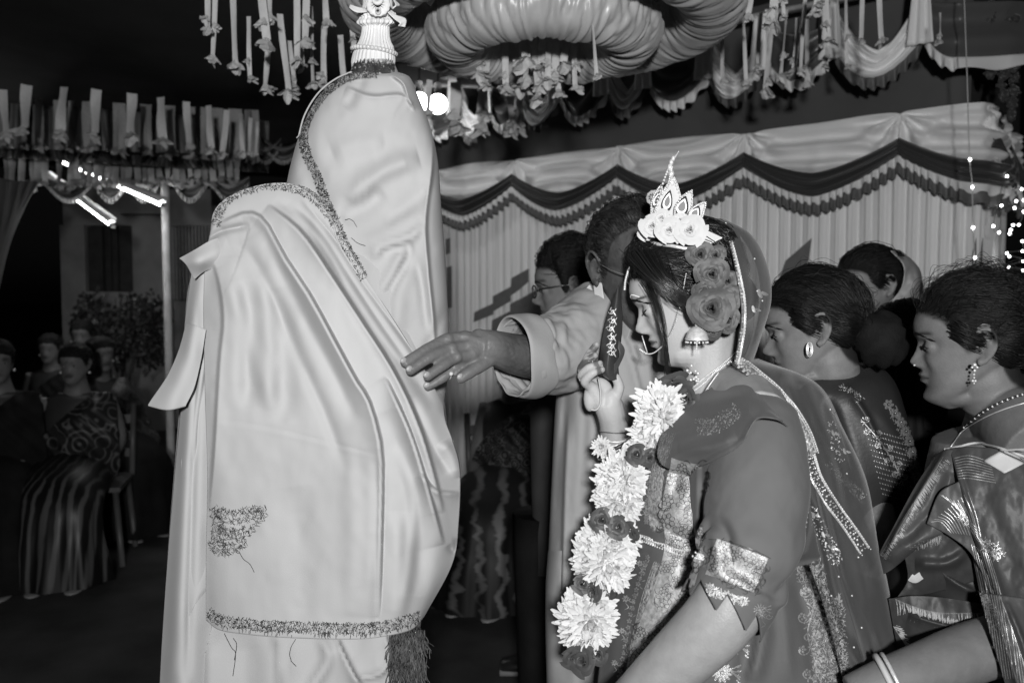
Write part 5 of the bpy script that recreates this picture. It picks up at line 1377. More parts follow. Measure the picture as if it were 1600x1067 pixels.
V2 = patch([[(1140, 566, 1.315), (1158, 563, 1.335), (1172, 562, 1.38), (1185, 560, 1.45)], [(1196, 616, 1.262), (1235, 604, 1.29), (1262, 594, 1.36), (1278, 600, 1.45)], [(1238, 690, 1.232), (1275, 684, 1.262), (1309, 668, 1.35), (1318, 670, 1.46)], [(1252, 775, 1.228), (1297, 772, 1.255), (1346, 752, 1.345), (1354, 750, 1.47)],
            [(1258, 860, 1.23), (1312, 858, 1.255), (1365, 848, 1.345), (1373, 850, 1.48)], [(1288, 950, 1.235), (1335, 950, 1.26), (1386, 944, 1.345), (1396, 945, 1.48)], [(1318, 1070, 1.24), (1365, 1070, 1.265), (1411, 1066, 1.345), (1421, 1067, 1.48)], [(1335, 1190, 1.245), (1385, 1190, 1.27), (1435, 1186, 1.345), (1445, 1187, 1.48)]], 260, 120)
V2 = folds(V2, [([(1262, 700), (1280, 800), (1310, 900), (1340, 1000), (1360, 1080)], 'lapL', 12, .008), ([(1290, 680), (1320, 800), (1345, 900), (1370, 1067)], 'valley', 10, .007), ([(1300, 850), (1330, 940), (1355, 1060)], 'ridge', 8, .006), ([(1270, 880), (1305, 980), (1330, 1080)], 'valley', 8, .008), ([(1250, 620), (1290, 680), (1330, 760)], 'ridge', 12, .004)])
V2[..., 2] += .0045 * np.sin((S2x(V2)) / 5.0 + 3 * vnoise(np.stack([V2[..., 0] / 60, V2[..., 1] / 140], -1), 62)) * (np.abs(V2[..., 0] - 1300) < 400) + .002 * fbm(np.stack([V2[..., 0] / 22, V2[..., 1] / 60], -1), 3, 48)
VV2 = PA(V2).reshape(-1, 3); FV2 = gridF(260, 120)
mk('veil_end', VV2, FV2, M['veil'], br)
# bunched cloth under the arm
Q = patch([[(1232, 700, 1.225), (1248, 698, 1.21), (1262, 705, 1.22)], [(1226, 780, 1.22), (1246, 782, 1.195), (1266, 786, 1.21)], [(1214, 840, 1.215), (1244, 848, 1.185), (1278, 856, 1.215)], [(1208, 868, 1.215), (1240, 872, 1.195), (1282, 868, 1.22)], [(1204, 884, 1.23), (1232, 886, 1.22), (1275, 878, 1.24)]], 90, 60)
Q = folds(Q, [([(1250, 700), (1240, 780), (1222, 850)], 'lapL', 8, .008), ([(1258, 760), (1262, 820), (1250, 868)], 'valley', 6, .008)])
mk('veil_bunch', PA(Q).reshape(-1, 3), gridF(90, 60), M['veil'], br, solid=.0015)
CAST_B = Caster((VT, FT.tolist()), (VS.reshape(-1, 3), FS.tolist()), (VSH, FSH.tolist()), (VV2, FV2.tolist()))
CAST_V = Caster((VV1, FV1.tolist()), (VV2, FV2.tolist()))
CAST_BODY = Caster((VBB, FBB.tolist() if hasattr(FBB, 'tolist') else [list(f) for f in FBB]))
# ---- woven and sewn ornament on the bride's clothes: each motif is raised thread laid on the cloth
class Thread:
    def __init__(s, caster, lift=.0012, dflt=1.3): s.c = caster; s.mb = MB(); s.l = lift; s.d = dflt
    def ribbon(s, pl, w, n=None, taper=True, closed=False):
        pl = np.asarray(pl, float); L = np.hypot(*np.diff(pl, axis=0).T).sum(); n = n or max(6, int(L / 3))
        q = smooth_pl(pl, n); t = np.gradient(q, axis=0); t /= np.maximum(np.hypot(*t.T)[:, None], 1e-9); nr = np.stack([-t[:, 1], t[:, 0]], 1)
        ww = w * (np.sin(PI * np.linspace(.06, .94, n)) ** .5 if taper else np.ones(n))
        pts = []
        for k in range(n):
            row = []
            for u, h in ((-1, 0), (0, 1.0), (1, 0)):
                p, _ = s.c.at(q[k, 0] + nr[k, 0] * u * ww[k], q[k, 1] + nr[k, 1] * u * ww[k], s.l * (.35 + .65 * h))
                if p is None: row = None; break
                row.append(p)
            if row is None:
                s._flush(pts); pts = []; continue
            if pts and np.linalg.norm(pts[-1][1] - row[1]) > .03: s._flush(pts); pts = []
            pts.append(row)
        s._flush(pts)
    def _flush(s, pts):
        if len(pts) > 1: s.mb.add(np.array(pts).reshape(-1, 3), gridF(len(pts), 3))
    def leaf(s, x, y, a, L, w):
        """pointed leaf with a raised middle"""
        ca, sa = math.cos(a), math.sin(a)
        s.ribbon([(x, y), (x + ca * L * .5 - sa * L * .08, y + sa * L * .5 + ca * L * .08), (x + ca * L, y + sa * L)], w, 7)
    def flower(s, x, y, r, n=6, a0=0.0):
        for k in range(n):
            a = a0 + k * 2 * PI / n; s.leaf(x + .3 * r * math.cos(a), y + .3 * r * math.sin(a), a, r * .72, min(r * 1.9 / n, r * .34))
        s.dots([(x, y), (x + .1, y)], 1, r / FPX * 1.2 * .2)
    def band(s, pl, w, nu, nv, wf=None):
        """sheet of ground weave, nv threads wide"""
        q = smooth_pl(pl, nu); t = np.gradient(q, axis=0); t /= np.maximum(np.hypot(*t.T)[:, None], 1e-9); nr = np.stack([-t[:, 1], t[:, 0]], 1); V = []; ok = []
        for k in range(nu):
            for u in np.linspace(-1, 1, nv):
                p, _ = s.c.at(q[k, 0] + nr[k, 0] * u * w, q[k, 1] + nr[k, 1] * u * w, s.l)
                ok.append(p is not None); V.append(p if p is not None else np.zeros(3))
        V = np.array(V); F = [f for f in gridF(nu, nv).tolist() if all(ok[i] for i in f) and max(np.linalg.norm(V[f[0]] - V[f[2]]), np.linalg.norm(V[f[1]] - V[f[3]])) < .03]
        if F: s.mb.add(V, F)
    def spiral(s, x, y, a, R, turn=1.0, w=1.0, dirn=1):
        t = np.linspace(0, 1, 9); an = a + dirn * t * 4.6 * turn; rr = R * (1 - .82 * t)
        s.ribbon(np.stack([x + rr * np.cos(an), y + rr * np.sin(an)], 1), w, 14)
    def vine(s, pl, R, w, seed, side=0, dense=1.0):
        """running scroll: wavy stem with spirals, leaves and blossoms on both sides"""
        rng = np.random.RandomState(seed); q = smooth_pl(pl, 80); L = np.hypot(*np.diff(q, axis=0).T).sum()
        s.ribbon(pl, w, None, False)
        n = int(L / (R * 1.25) * dense)
        for k in range(n):
            i = int((k + .5) / n * 78); x, y = q[i]; t = q[i + 1] - q[i]; a = math.atan2(t[1], t[0]); sg = 1 if k % 2 else -1
            ox, oy = x - math.sin(a) * sg * R * .75, y + math.cos(a) * sg * R * .75
            s.spiral(ox, oy, a - sg * 1.57, R * .7, 1.0, w * .9, sg)
            s.flower(ox, oy, R * .34, 5, k)
            for j in range(4): s.leaf(x + rng.uniform(-.5, .5) * R, y + rng.uniform(-.6, .6) * R, rng.uniform(0, 6.28), R * rng.uniform(.35, .6), w * 1.2)
    def dots(s, pl, n, r, spread=0.0, seed=0):
        rng = np.random.RandomState(seed)
        for (x, y) in smooth_pl(pl, n):
            x += rng.uniform(-1, 1) * spread; y += rng.uniform(-1, 1) * spread * .6
            p, _ = s.c.at(x, y, s.l)
            if p is not None: s.mb.add(*ball(p, r, 6, 4))
    def fill(s, pl, width, n, lo, hi, w, seed, ang=None):
        """many small threads filling a band"""
        rng = np.random.RandomState(seed); q = smooth_pl(pl, 120); t = np.gradient(q, axis=0); t /= np.hypot(*t.T)[:, None]
        for _ in range(n):
            i = rng.randint(0, 120); o = rng.uniform(-.5, .5) * width; a = math.atan2(t[i, 1], t[i, 0]) + (rng.uniform(0, 6.28) if ang is None else ang + rng.normal(0, .25))
            x, y = q[i, 0] - t[i, 1] * o, q[i, 1] + t[i, 0] * o; L = rng.uniform(lo, hi)
            s.ribbon([(x, y), (x + L * math.cos(a), y + L * math.sin(a))], w, 3)
    def mk(s, name, mt, par):
        if s.mb.n:
            o = s.mb.mk(name, mt, par); o['kind'] = 'stuff'; return o

# broad brocade panel down the front, with its ribbed selvedge
PAN = [(1080, 722), (1071, 760), (1066, 800), (1070, 845), (1064, 885), (1050, 930), (1030, 980), (1014, 1030), (1006, 1075)]
M['brocade_line'] = mat('brocade_outline', .05, .6)
def weave(pl, hw, nu, nv, name, k, seed, rr):
    """metallic ground with dark woven outlines of blossoms and scrolls"""
    g = Thread(CAST_B, .0020); g.band(pl, hw, nu, nv); g.mk(name, M['brocade'], br)
    d = Thread(CAST_B, .0028); rg = np.random.RandomState(seed); q = smooth_pl(pl, 240); tt = np.gradient(q, axis=0); tt /= np.hypot(*tt.T)[:, None]
    cs = []
    for j in range(k * 12):
        i = rg.randint(4, 236); o = rg.uniform(-.8, .8) * hw; c = q[i] + np.array([-tt[i, 1], tt[i, 0]]) * o; r = rg.uniform(*rr)
        if all(np.hypot(*(c - e[0])) > (r + e[1]) * .92 for e in cs): cs.append((c, r))
        if len(cs) >= k: break
    for c, r in cs:
        n = rg.randint(5, 8); a0 = rg.uniform(0, 6)
        for j in range(n):
            a = a0 + j * 2 * PI / n; w = PI / n * .95
            d.ribbon([(c[0] + r * .28 * math.cos(a), c[1] + r * .28 * math.sin(a)), (c[0] + r * .75 * math.cos(a - w), c[1] + r * .75 * math.sin(a - w)), (c[0] + r * math.cos(a), c[1] + r * math.sin(a)), (c[0] + r * .75 * math.cos(a + w), c[1] + r * .75 * math.sin(a + w)), (c[0] + r * .28 * math.cos(a), c[1] + r * .28 * math.sin(a))], .75, 14, False)
        d.spiral(c[0] + r * 1.1, c[1] + r * .9, a0, r * .7, 1.1, .8); d.spiral(c[0] - r * 1.0, c[1] + r * 1.0, a0 + 2, r * .6, 1.1, .8, -1)
        for j in range(5):
            a = rg.uniform(0, 6.28); d.ribbon([(c[0] + r * 1.1 * math.cos(a), c[1] + r * 1.1 * math.sin(a)), (c[0] + r * 1.6 * math.cos(a + .35), c[1] + r * 1.6 * math.sin(a + .35)), (c[0] + r * 1.8 * math.cos(a + .8), c[1] + r * 1.8 * math.sin(a + .8))], .8, 8)
    d.mk(name + '_outlines', M['brocade_line'], br)
weave(PAN, 30, 90, 17, 'brocade_panel', 34, 12, (7, 12))
t = Thread(CAST_B, .0012)
for pl, wd in (([(1046, 676), (1030, 730), (1023, 775), (1026, 822)], 18), ([(1034, 880), (1014, 940), (1000, 1000), (986, 1075)], 22)):
    t.fill(pl, wd, 700, 4, 9, .8, 5, 0.0)
    for o in (-.55, -.4, -.2, 0, .2, .4, .55): t.ribbon([(x + o * wd, y + o * 3) for x, y in pl], .6, None, False)
for pl in ([(1045, 650), (1020, 715), (1012, 780), (1010, 815)], [(1012, 870), (992, 930), (978, 1000), (966, 1067)]):
    for k, (x, y) in enumerate(smooth_pl(pl, 22)): t.flower(x, y, 4, 5, k); t.leaf(x + 3, y + 4, 2 + k, 6, .8)
t.mk('brocade_selvedge', M['brocade_dim'], br)
# scattered sprigs
t = Thread(CAST_B, .0012)
for (x, y, r) in [(1004, 790, 6), (1000, 880, 6), (978, 935, 7), (972, 985, 6), (960, 1035, 6), (1190, 960, 8), (1000, 1040, 7), (1022, 690, 4)]:
    t.flower(x, y, r * .8, 7, x); t.spiral(x + r * 1.2, y + r * .2, 0, r * .8, 1, .8); t.ribbon([(x, y + r), (x + r * .6, y + r * 1.9), (x - r * .2, y + r * 2.4)], .8)
for (x, y, r) in [(1140, 1010, 17), (1128, 1050, 16), (1186, 952, 10)]:
    t.flower(x, y, r, 12, .2); t.flower(x, y, r * .6, 8, .6)
    for k in range(4): t.ribbon([(x + r * .5, y - r * .4), (x + r * (1.1 + .2 * k), y - r * (.4 - .35 * k)), (x + r * (1.6), y - r * (.7 - .45 * k))], 1.0); t.leaf(x + r * 1.4, y - r * (.5 - .4 * k), -.5 + k * .4, r * .5, 1.6)
t.mk('sprigs', M['brocade'], br)
# band down the back of the skirt
t = Thread(CAST_B, .0010)
t.vine([(1258, 880), (1272, 940), (1262, 990), (1275, 1040), (1268, 1080)], 18, 1.1, 6); t.fill([(1262, 880), (1282, 950), (1290, 1010), (1292, 1070)], 42, 1100, 3, 7, .7, 7); t.fill([(1308, 930), (1316, 1000), (1320, 1070)], 14, 300, 3, 6, .7, 8)
t.mk('skirt_brocade', M['brocade_dim'], br)
# cuff of the sleeve
weave([(1112, 870), (1138, 878), (1165, 888), (1188, 898)], 29, 50, 20, 'cuff_brocade', 16, 14, (7, 13))
t = Thread(CAST_B, .0026); t.fill([(1104, 918), (1128, 930), (1165, 940)], 12, 200, 3, 7, 1.2, 15); t.mk('cuff_edge', M['brocade'], br)
t = Thread(CAST_B, .0014)
t.ribbon([(1108, 842), (1140, 846), (1180, 860), (1204, 872)], .9, None, False)
t.mk('cuff_seam', M['bead_dark'], br)
# faint shimmer on the shoulder drape
t = Thread(CAST_B, .0019)
t.fill([(1090, 668), (1120, 664), (1155, 640)], 26, 330, 1.2, 3.5, .5, 16)
t.mk('shoulder_shimmer', M['brocade_dim'], br)
# waist chain
t = Thread(CAST_B, .004)
for k, (x, y) in enumerate(smooth_pl([(996, 834), (1020, 846), (1050, 858), (1080, 866), (1100, 870)], 34)):
    t.spiral(x, y, k * .8, 5, 1, 1.0); t.dots([(x, y - 3), (x, y + 4)], 2, .0016)
t.mk('waist_chain', M['gold'], br)
# veil border: band of small lozenges between beaded edges
def border(caster, pl, w, name, seed):
    t = Thread(caster, .0020); q = smooth_pl(pl, 90); tt = np.gradient(q, axis=0); tt /= np.hypot(*tt.T)[:, None]; nr = np.stack([-tt[:, 1], tt[:, 0]], 1)
    base = Thread(caster, .0008)
    if seed < 3: base.band(pl, w * .5, 60, 7); base.mk(name, M['brocade_dim'], br)
    L = np.hypot(*np.diff(q, axis=0).T).sum()
    for o in (-.5, -.4, .4, .5): t.ribbon(q[::4] + nr[::4] * o * w, .8, None, False)
    for o in (-.45, .45): t.dots(q + nr * o * w, int(L / 4.2), .0013)
    rng = np.random.RandomState(seed)
    for k in range(int(L / 5)):
        i = int(k / (L / 5) * 89)
        for o in (-.28, -.09, .1, .29):
            x, y = q[i] + nr[i] * (o + rng.uniform(-.03, .03)) * w; a = math.atan2(tt[i, 1], tt[i, 0]) + (.8 if (k + int(o * 10)) % 2 else -.8)
            if rng.rand() < .82: t.leaf(x, y, a, w * .17, w * .05)
    t.mk(name + '_beads', M['gold'], br)
border(CAST_V, [(1128, 352), (1139, 385), (1148, 420), (1156, 460), (1158, 500), (1153, 540), (1147, 568)], 13, 'veil_border', 1)
border(CAST_V, [(1150, 570), (1185, 597), (1222, 632), (1250, 675), (1264, 712)], 30, 'veil_border', 2)
border(CAST_V, [(1264, 712), (1276, 748), (1298, 785), (1325, 822), (1352, 862)], 17, 'veil_border', 3)
t = Thread(CAST_V, .0012)
for (x, y) in [(1178, 405), (1190, 470), (1182, 455), (1298, 700), (1322, 740), (1296, 640), (1310, 690), (1290, 850), (1310, 900), (1330, 930), (1345, 980), (1300, 930), (1335, 1010), (1360, 1040), (1320, 820), (1340, 870)]: t.dots([(x, y), (x + 1, y + 1)], 1, .0016)
for (x, y, s_) in [(1185, 452, 9), (1176, 478, 7), (1300, 672, 6), (1318, 700, 6), (1300, 640, 5), (1270, 800, 6), (1285, 830, 6), (1300, 852, 6)]: t.leaf(x, y, 1.2, s_ * 1.6, s_ * .35); t.leaf(x + 4, y + 4, .4, s_ * 1.3, s_ * .3)
t.fill([(1262, 790), (1290, 840), (1310, 880)], 20, 130, 1.5, 4, .7, 18); t.fill([(1296, 660), (1315, 720)], 16, 60, 1.5, 4, .7, 19)
t.mk('veil_sequins', M['gold'], br)
bead_line([(1244, 760), (1238, 800), (1226, 840), (1218, 862)], 1.185, 1.178, 22, .0019, M['gold'], br, 'tassel_beads'); bead_line([(1262, 800), (1256, 830), (1240, 852)], 1.178, 1.178, 9, .0016, M['gold'], br, 'tassel_beads')

# ---- jewellery
def chain(pl, d, r, n, mt, name, caster=None, lift=.003):
    if caster: p, _ = caster.line([a[:2] for a in pl], n, lift, d)
    else: q = smooth_pl([(a[0], a[1], a[2] if len(a) > 2 else d) for a in pl], n); p = PA(q)
    mb = MB()
    for x in p: mb.add(*ball(x, r, 7, 5))
    return mb.mk(name, mt, br)
chain([(1072, 428, 1.335), (1066, 460, 1.333), (1057, 500, 1.342), (1042, 532, 1.36), (1022, 551, 1.39), (1006, 552, 1.41), (1000, 547, 1.42)], 1.35, .00115, 72, M['gold'], 'nose_chain')
rg = [hb(.093, .013 + .013 * math.sin(a) * .5, .070 - .016 + .016 * math.cos(a)) for a in np.linspace(0, 2 * PI, 24)]
mk('nose_ring', *tube(rg, .0009, 6), M['gold'], br); chain([(1000, 546, 1.415), (1004, 549, 1.41), (1009, 552, 1.405)], 1.4, .0022, 5, M['gold'], 'nose_pendant')
chain([(983, 418, 1.415), (980, 428, 1.415), (977, 440, 1.415), (976, 452, 1.418)], 1.41, .0022, 13, M['gold'], 'forehead_pendant')
dots = MB()
for k in range(17):
    y_ = -.005 + .055 * k / 16; p = hb(.1, y_, .139 + .008 * math.sin(k / 16 * PI * .9))
    c_ = hb(-.01, 0, .12); dr = c_ - p; h = CAST_BODY.t.ray_cast(Vector(p + (p - c_) * .4), Vector(dr))
    if h[0] is not None: dots.add(*ball(np.array(h[0]), .0012, 6, 5))
if dots.n: dots.mk('forehead_dots', M['white_paint'], br)
# jhumka earring
ec = P(1089, 522, 1.318)
prof = [(.0, .010), (.004, .0095), (.009, .006), (.012, .0005), (.0135, -.004), (.0145, -.006), (.0135, -.0075)]
rg = [ec + np.array([0, 0, z]) + np.stack([np.cos(np.linspace(0, 2 * PI, 24, endpoint=False)) * (r + .0004), np.sin(np.linspace(0, 2 * PI, 24, endpoint=False)) * (r + .0004), np.zeros(24)], 1) for r, z in [(a_ * 1.25, b_ * 1.25) for a_, b_ in prof]]
ear = mk('earring', *ring_loft(rg), M['gold'], br)
mb = MB()
for k in range(16): a = k * PI / 8; mb.add(*ball(ec + [.0165 * math.cos(a), .0165 * math.sin(a), -.0125], .0019, 7, 5))
for k in range(5): mb.add(*ball(ec + [0, 0, -.012 - .0035 * k], .0022 - .0002 * k, 7, 5))
mb.mk('earring_drops', M['gold'], ear); mk('earring_stud', *tube([ec + [0, .0, .010], ec + [-.002, .006, .034]], .0028, 8, n=5), M['gold'], ear)
# necklaces
for pl, r in (([(1084, 612, 1.35), (1102, 598, 1.35), (1122, 580, 1.355), (1146, 558, 1.37)], .0021), ([(1086, 604, 1.356), (1104, 588, 1.358), (1128, 569, 1.362), (1150, 548, 1.37)], .0016), ([(1098, 622, 1.345), (1112, 602, 1.35), (1124, 585, 1.355)], .0014)):
    chain(pl, 1.35, r, 36, M['gold'], 'necklace', CAST_BODY, .003)
mb = MB()
for k in range(16): mb.add(*ball(P(1083 + rs.normal(0, 4), 590 + rs.normal(0, 6), 1.352 + rs.normal(0, .003)), rs.uniform(.0015, .0032), 7, 5))
mb.mk('necklace_pendant', M['gold'], br)
# bangles on the raised wrist
wp = PA([(968, 715, 1.49), (963, 690, 1.485), (958, 668, 1.481)]); ax = wp[2] - wp[0]; ax /= np.linalg.norm(ax); u1 = np.cross(ax, [0, 1, 0]); u1 /= np.linalg.norm(u1); u2 = np.cross(ax, u1)
for k, (f, R, r, mt) in enumerate([(.95, .0265, .0008, 'bangle_dark'), (.75, .031, .0016, 'gold'), (.66, .032, .002, 'gold'), (.55, .0335, .0042, 'bangle_dark'), (.40, .034, .0022, 'gold'), (.28, .035, .0042, 'bangle_dark'), (.14, .0355, .0026, 'bangle_white')]):
    c = wp[0] + (wp[2] - wp[0]) * f; a = np.linspace(0, 2 * PI, 40, endpoint=False)
    rings = [c + (u1 * np.cos(x) + u2 * np.sin(x)) * R + ax * .004 * math.sin(x * 2 + k) for x in a]; rings.append(rings[0])
    mk('bangle', *tube(rings, r, 8, caps=False), M[mt], br)
# hand ornament
chain([(913, 566, 1.478), (907, 578, 1.468), (906, 592, 1.458), (912, 600, 1.45)], 1.46, .0019, 18, M['gold'], 'hand_ornament'); chain([(914, 584, 1.452), (920, 592, 1.446), (925, 590, 1.442)], 1.45, .0017, 9, M['gold'], 'hand_ornament'); chain([(917, 574, 1.452), (922, 572, 1.45), (926, 565, 1.452)], 1.45, .0016, 7, M['gold'], 'hand_ornament')
mk('hand_cord', *tube(PA([(935, 590, 1.44), (938, 610, 1.447), (938, 630, 1.45), (932, 640, 1.452), (924, 640, 1.455)]), .0016, 6, n=24), M['cord_pale'], br)

# ---- betel leaf in her hand
lf = empty('betel_leaf', P(950, 580, 1.46), 'dark folded betel leaf with white painted scrolls held up before the bride face', 'leaf')
Lq = patch([[(966, 446, 1.45), (966, 446, 1.448), (967, 447, 1.45)], [(953, 480, 1.455), (962, 478, 1.438), (971, 476, 1.455)], [(944, 515, 1.46), (956, 515, 1.432), (972, 512, 1.458)], [(938, 550, 1.462), (951, 552, 1.43), (968, 548, 1.458)], [(936, 575, 1.462), (949, 582, 1.435), (966, 572, 1.458)], [(945, 590, 1.46), (955, 594, 1.445), (968, 592, 1.455)]], 60, 24)
VL = PA(Lq).reshape(-1, 3); FL = gridF(60, 24); mk('blade', VL, FL, M['betel'], lf, solid=.0012)
Lq2 = patch([[(962, 535, 1.452), (966, 530, 1.45)], [(968, 555, 1.45), (976, 548, 1.455)], [(958, 572, 1.445), (966, 574, 1.45)], [(952, 588, 1.445), (956, 592, 1.445)]], 24, 10); mk('leaf_fold', PA(Lq2).reshape(-1, 3), gridF(24, 10), M['betel'], lf, solid=.0012)
cl = Caster((VL, FL.tolist())); t = Thread(cl, .0012)
for (x, y) in [(957, 482), (958, 496), (955, 508), (957, 522), (956, 535), (957, 546)]:
    t.spiral(x, y, 0, 5.5, 1.0, 1.0); t.spiral(x - 1, y + 5, 3, 5, 1, .9, -1); t.leaf(x + 2, y + 2, 2.2, 8, 1.2); t.leaf(x + 2, y + 4, 1.2, 8, 1.2); t.leaf(x - 3, y + 2, 2.6, 6, 1)
t.mb.mk('painted_scroll', M['white_paint'], lf)

# ---- flower garland
ga = empty('flower_garland', P(960, 830, 1.34), 'thick garland of white chrysanthemums and dark roses hanging down the bride front', 'garland')
mums = [(1034, 630, 1.32, 35, (-.3, -1, .5)), (1022, 652, 1.315, 30, (-.4, -1, .1)), (1042, 652, 1.305, 28, (.3, -1, .3)), (1012, 677, 1.325, 28, (-.5, -1, -.2)), (1026, 688, 1.32, 25, (.2, -1, -.4)), (1002, 692, 1.33, 16, (-.6, -1, -.4)),
        (968, 738, 1.33, 34, (-.6, -1, .4)), (985, 752, 1.32, 30, (.2, -1, .2)), (955, 764, 1.335, 30, (-.9, -1, 0)), (968, 788, 1.325, 32, (-.2, -1, -.4)), (988, 786, 1.325, 24, (.4, -1, -.3)),
        (935, 842, 1.335, 34, (-.8, -1, .4)), (958, 848, 1.315, 32, (.1, -1, .3)), (925, 872, 1.335, 34, (-.9, -1, 0)), (950, 884, 1.31, 34, (.1, -1, -.2)), (978, 842, 1.325, 24, (.5, -1, .5)), (930, 900, 1.325, 28, (-.5, -1, -.6)), (962, 902, 1.32, 24, (.4, -1, -.5)),
        (905, 946, 1.335, 28, (-.7, -1, .6)), (932, 946, 1.315, 30, (.2, -1, .4)), (896, 972, 1.335, 30, (-.9, -1, 0)), (922, 974, 1.305, 34, (0, -1, 0)), (902, 996, 1.32, 26, (-.5, -1, -.5)), (930, 992, 1.31, 26, (.3, -1, -.6)), (985, 728, 1.335, 24, (.3, -1, .5)), (952, 744, 1.345, 22, (-.9, -1, .3)), (978, 806, 1.34, 20, (.2, -1, -.6)), (950, 786, 1.345, 22, (-.9, -1, -.3)), (972, 868, 1.33, 24, (.5, -1, .1)), (916, 886, 1.345, 22, (-1, -1, -.3)), (945, 862, 1.31, 24, (-.1, -1, .1)), (942, 966, 1.325, 22, (.6, -1, .1)), (912, 958, 1.318, 24, (-.3, -1, .3)), (915, 1004, 1.325, 20, (0, -1, -.6)), (940, 698, 1.40, 14, (-.5, -1, 0)), (952, 712, 1.40, 12, (0, -1, 0))]
for k, (x, y, d, r, ax_) in enumerate(mums): mum(P(x, y, d + .012), ax_, r / FPX * d * 1.12, k).mk('chrysanthemum', M['petal_white'], ga)
for k, (x, y, d, r) in enumerate([(996, 711, 1.345, 16), (1014, 714, 1.345, 14), (986, 714, 1.36, 12), (942, 812, 1.345, 18), (965, 824, 1.34, 17), (988, 828, 1.345, 16), (955, 822, 1.36, 18), (910, 912, 1.35, 15), (930, 922, 1.345, 17), (950, 922, 1.35, 14), (895, 1024, 1.345, 18), (915, 1032, 1.335, 22), (936, 1020, 1.345, 16),
                                (1052, 600, 1.365, 26), (1075, 622, 1.35, 24), (1040, 612, 1.375, 20), (1064, 640, 1.35, 16)]):
    rose(P(x, y, d - .018), (-.3 + .5 * math.sin(k * 2.1), -1, .5 * math.cos(k * 1.7)), r / FPX * d * 1.25, 60 + k, 12).mk('rose', M['rose_dark'], ga)
mk('string', *tube(PA([(1070, 610, 1.37), (1020, 655, 1.36), (980, 720, 1.37), (960, 800, 1.37), (938, 880, 1.37), (915, 970, 1.37), (910, 1030, 1.37)]), .003, 6, n=40), M['rose_dark'], ga)
# ================================================================== other people near the couple
M['skin_old'] = skin_mat('skin_old_man', 0.068, lip=.6, brow=.35, rough=.5, var=.2, bump=.8, bscale=130, pale_skin=.135)
M['skin_young'] = skin_mat('skin_young_man', 0.16, lip=.5, brow=.2, var=.08)
M['skin_guest'] = skin_mat('skin_guest', 0.185, lip=.5, brow=.2, var=.06)
M['skin_near'] = skin_mat('skin_near_guest', 0.17, lip=.45, brow=.15, var=.05)
M['skin_dim'] = skin_mat('skin_seated_guest', 0.15, lip=.4, brow=.12, var=.05)
M['kurta'] = mat('cotton_kurta', 0.31, 0.8, spec=.15, var=.06, vscale=8, bump=.2, bscale=300, weave=.08, wscale=2000)
M['black_cloth'] = mat('black_cloth', 0.012, 0.8, spec=.1, var=.3, vscale=9, bump=.2, bscale=80)
M['dark_shirt'] = mat('dark_shirt', 0.06, 0.75, var=.2, vscale=12, bump=.2, bscale=120)
M['sari_black'] = mat('black_silk', 0.03, 0.45, spec=.4, var=.2, vscale=10, bump=.2, bscale=160)
M['sari_mid'] = mat('mid_silk', 0.06, 0.5, spec=.35, var=.12, vscale=10, bump=.2, bscale=160)
M['sari_deep'] = mat('deep_silk', 0.035, 0.5, spec=.35, var=.15, vscale=10, bump=.2, bscale=160)
M['scarf'] = mat('pale_scarf', 0.36, 0.7, var=.1, vscale=12, bump=.2, bscale=120)
M['white_trim'] = mat('white_trim', .52, .6, var=.08, vscale=30)
M['shoe'] = mat('black_shoe', .02, .35, bump=.2, bscale=80)
M['sandal'] = mat('pale_sandal', .3, .5)
M['silver_thread'] = mat('silver_thread', .5, .35, metal=.6, var=.4, vscale=150)

def stand(label, ear, kw_head, skin, face_kw, side=1, neck=None, nr=(.056, .06, .085), chin2=0, extra=(), voxel=.0028, mn='skin', brow=1.0, kind='woman'):
    e = empty('person', P(ear[0], ear[1], ear[2]) * np.array([1, 1, 0]), label, 'person')
    Hm = head_matrix(*ear, side=side, **kw_head)
    h = lambda x, y, z: xf(Hm, np.array([x, y, z], float))
    ps = head_parts(Hm, **face_kw)
    sc = kw_head.get('scale', 1)
    if neck is not None:
        ps.append(tube([h(-.018, 0, .085), h(-.024, 0, .03)] + [np.asarray(n) for n in neck], [nr[0] * sc, nr[0] * sc] + [nr[1] * sc] * (len(neck) - 1) + [nr[2] * sc], 40, n=14))
    if chin2: ps.append(ball((0, 0, 0), (.001, .001, .001))); ps[-1] = (xf(Hm, ball((.022, 0, .020), (.048, .045, .026 * chin2), 16, 10)[0]), ball((0, 0, 0), 1, 16, 10)[1])
    ps += list(extra)
    V, F = remesh(ps, voxel, 4)
    fmk = face_masks(V, Hm, brow, kind)
    if kind == 'old': fmk['pale_skin'] = 1 - sstep(765, 800, to_px(V)[0])      # hand and fingers coloured paler than face and forearm
    b = mk('body', V, F, skin, e, attrs=fmk)
    if voxel < .0045: brows(V, F, Hm, e, .0024 if kind == 'woman' else .0034)
    return e, Hm, h, V, F
def trunk_legs(c, zs, w, dpt):
    """chest under the clothes (the garments carry the figure down to the floor)"""
    c = np.asarray(c, float)
    return [tube([[c[0], c[1], zs + .02], [c[0], c[1], zs - .12]], [[w * .5, dpt * .6], [w * .45, dpt * .6]], 18, n=6, up=(1, 0, 0))]

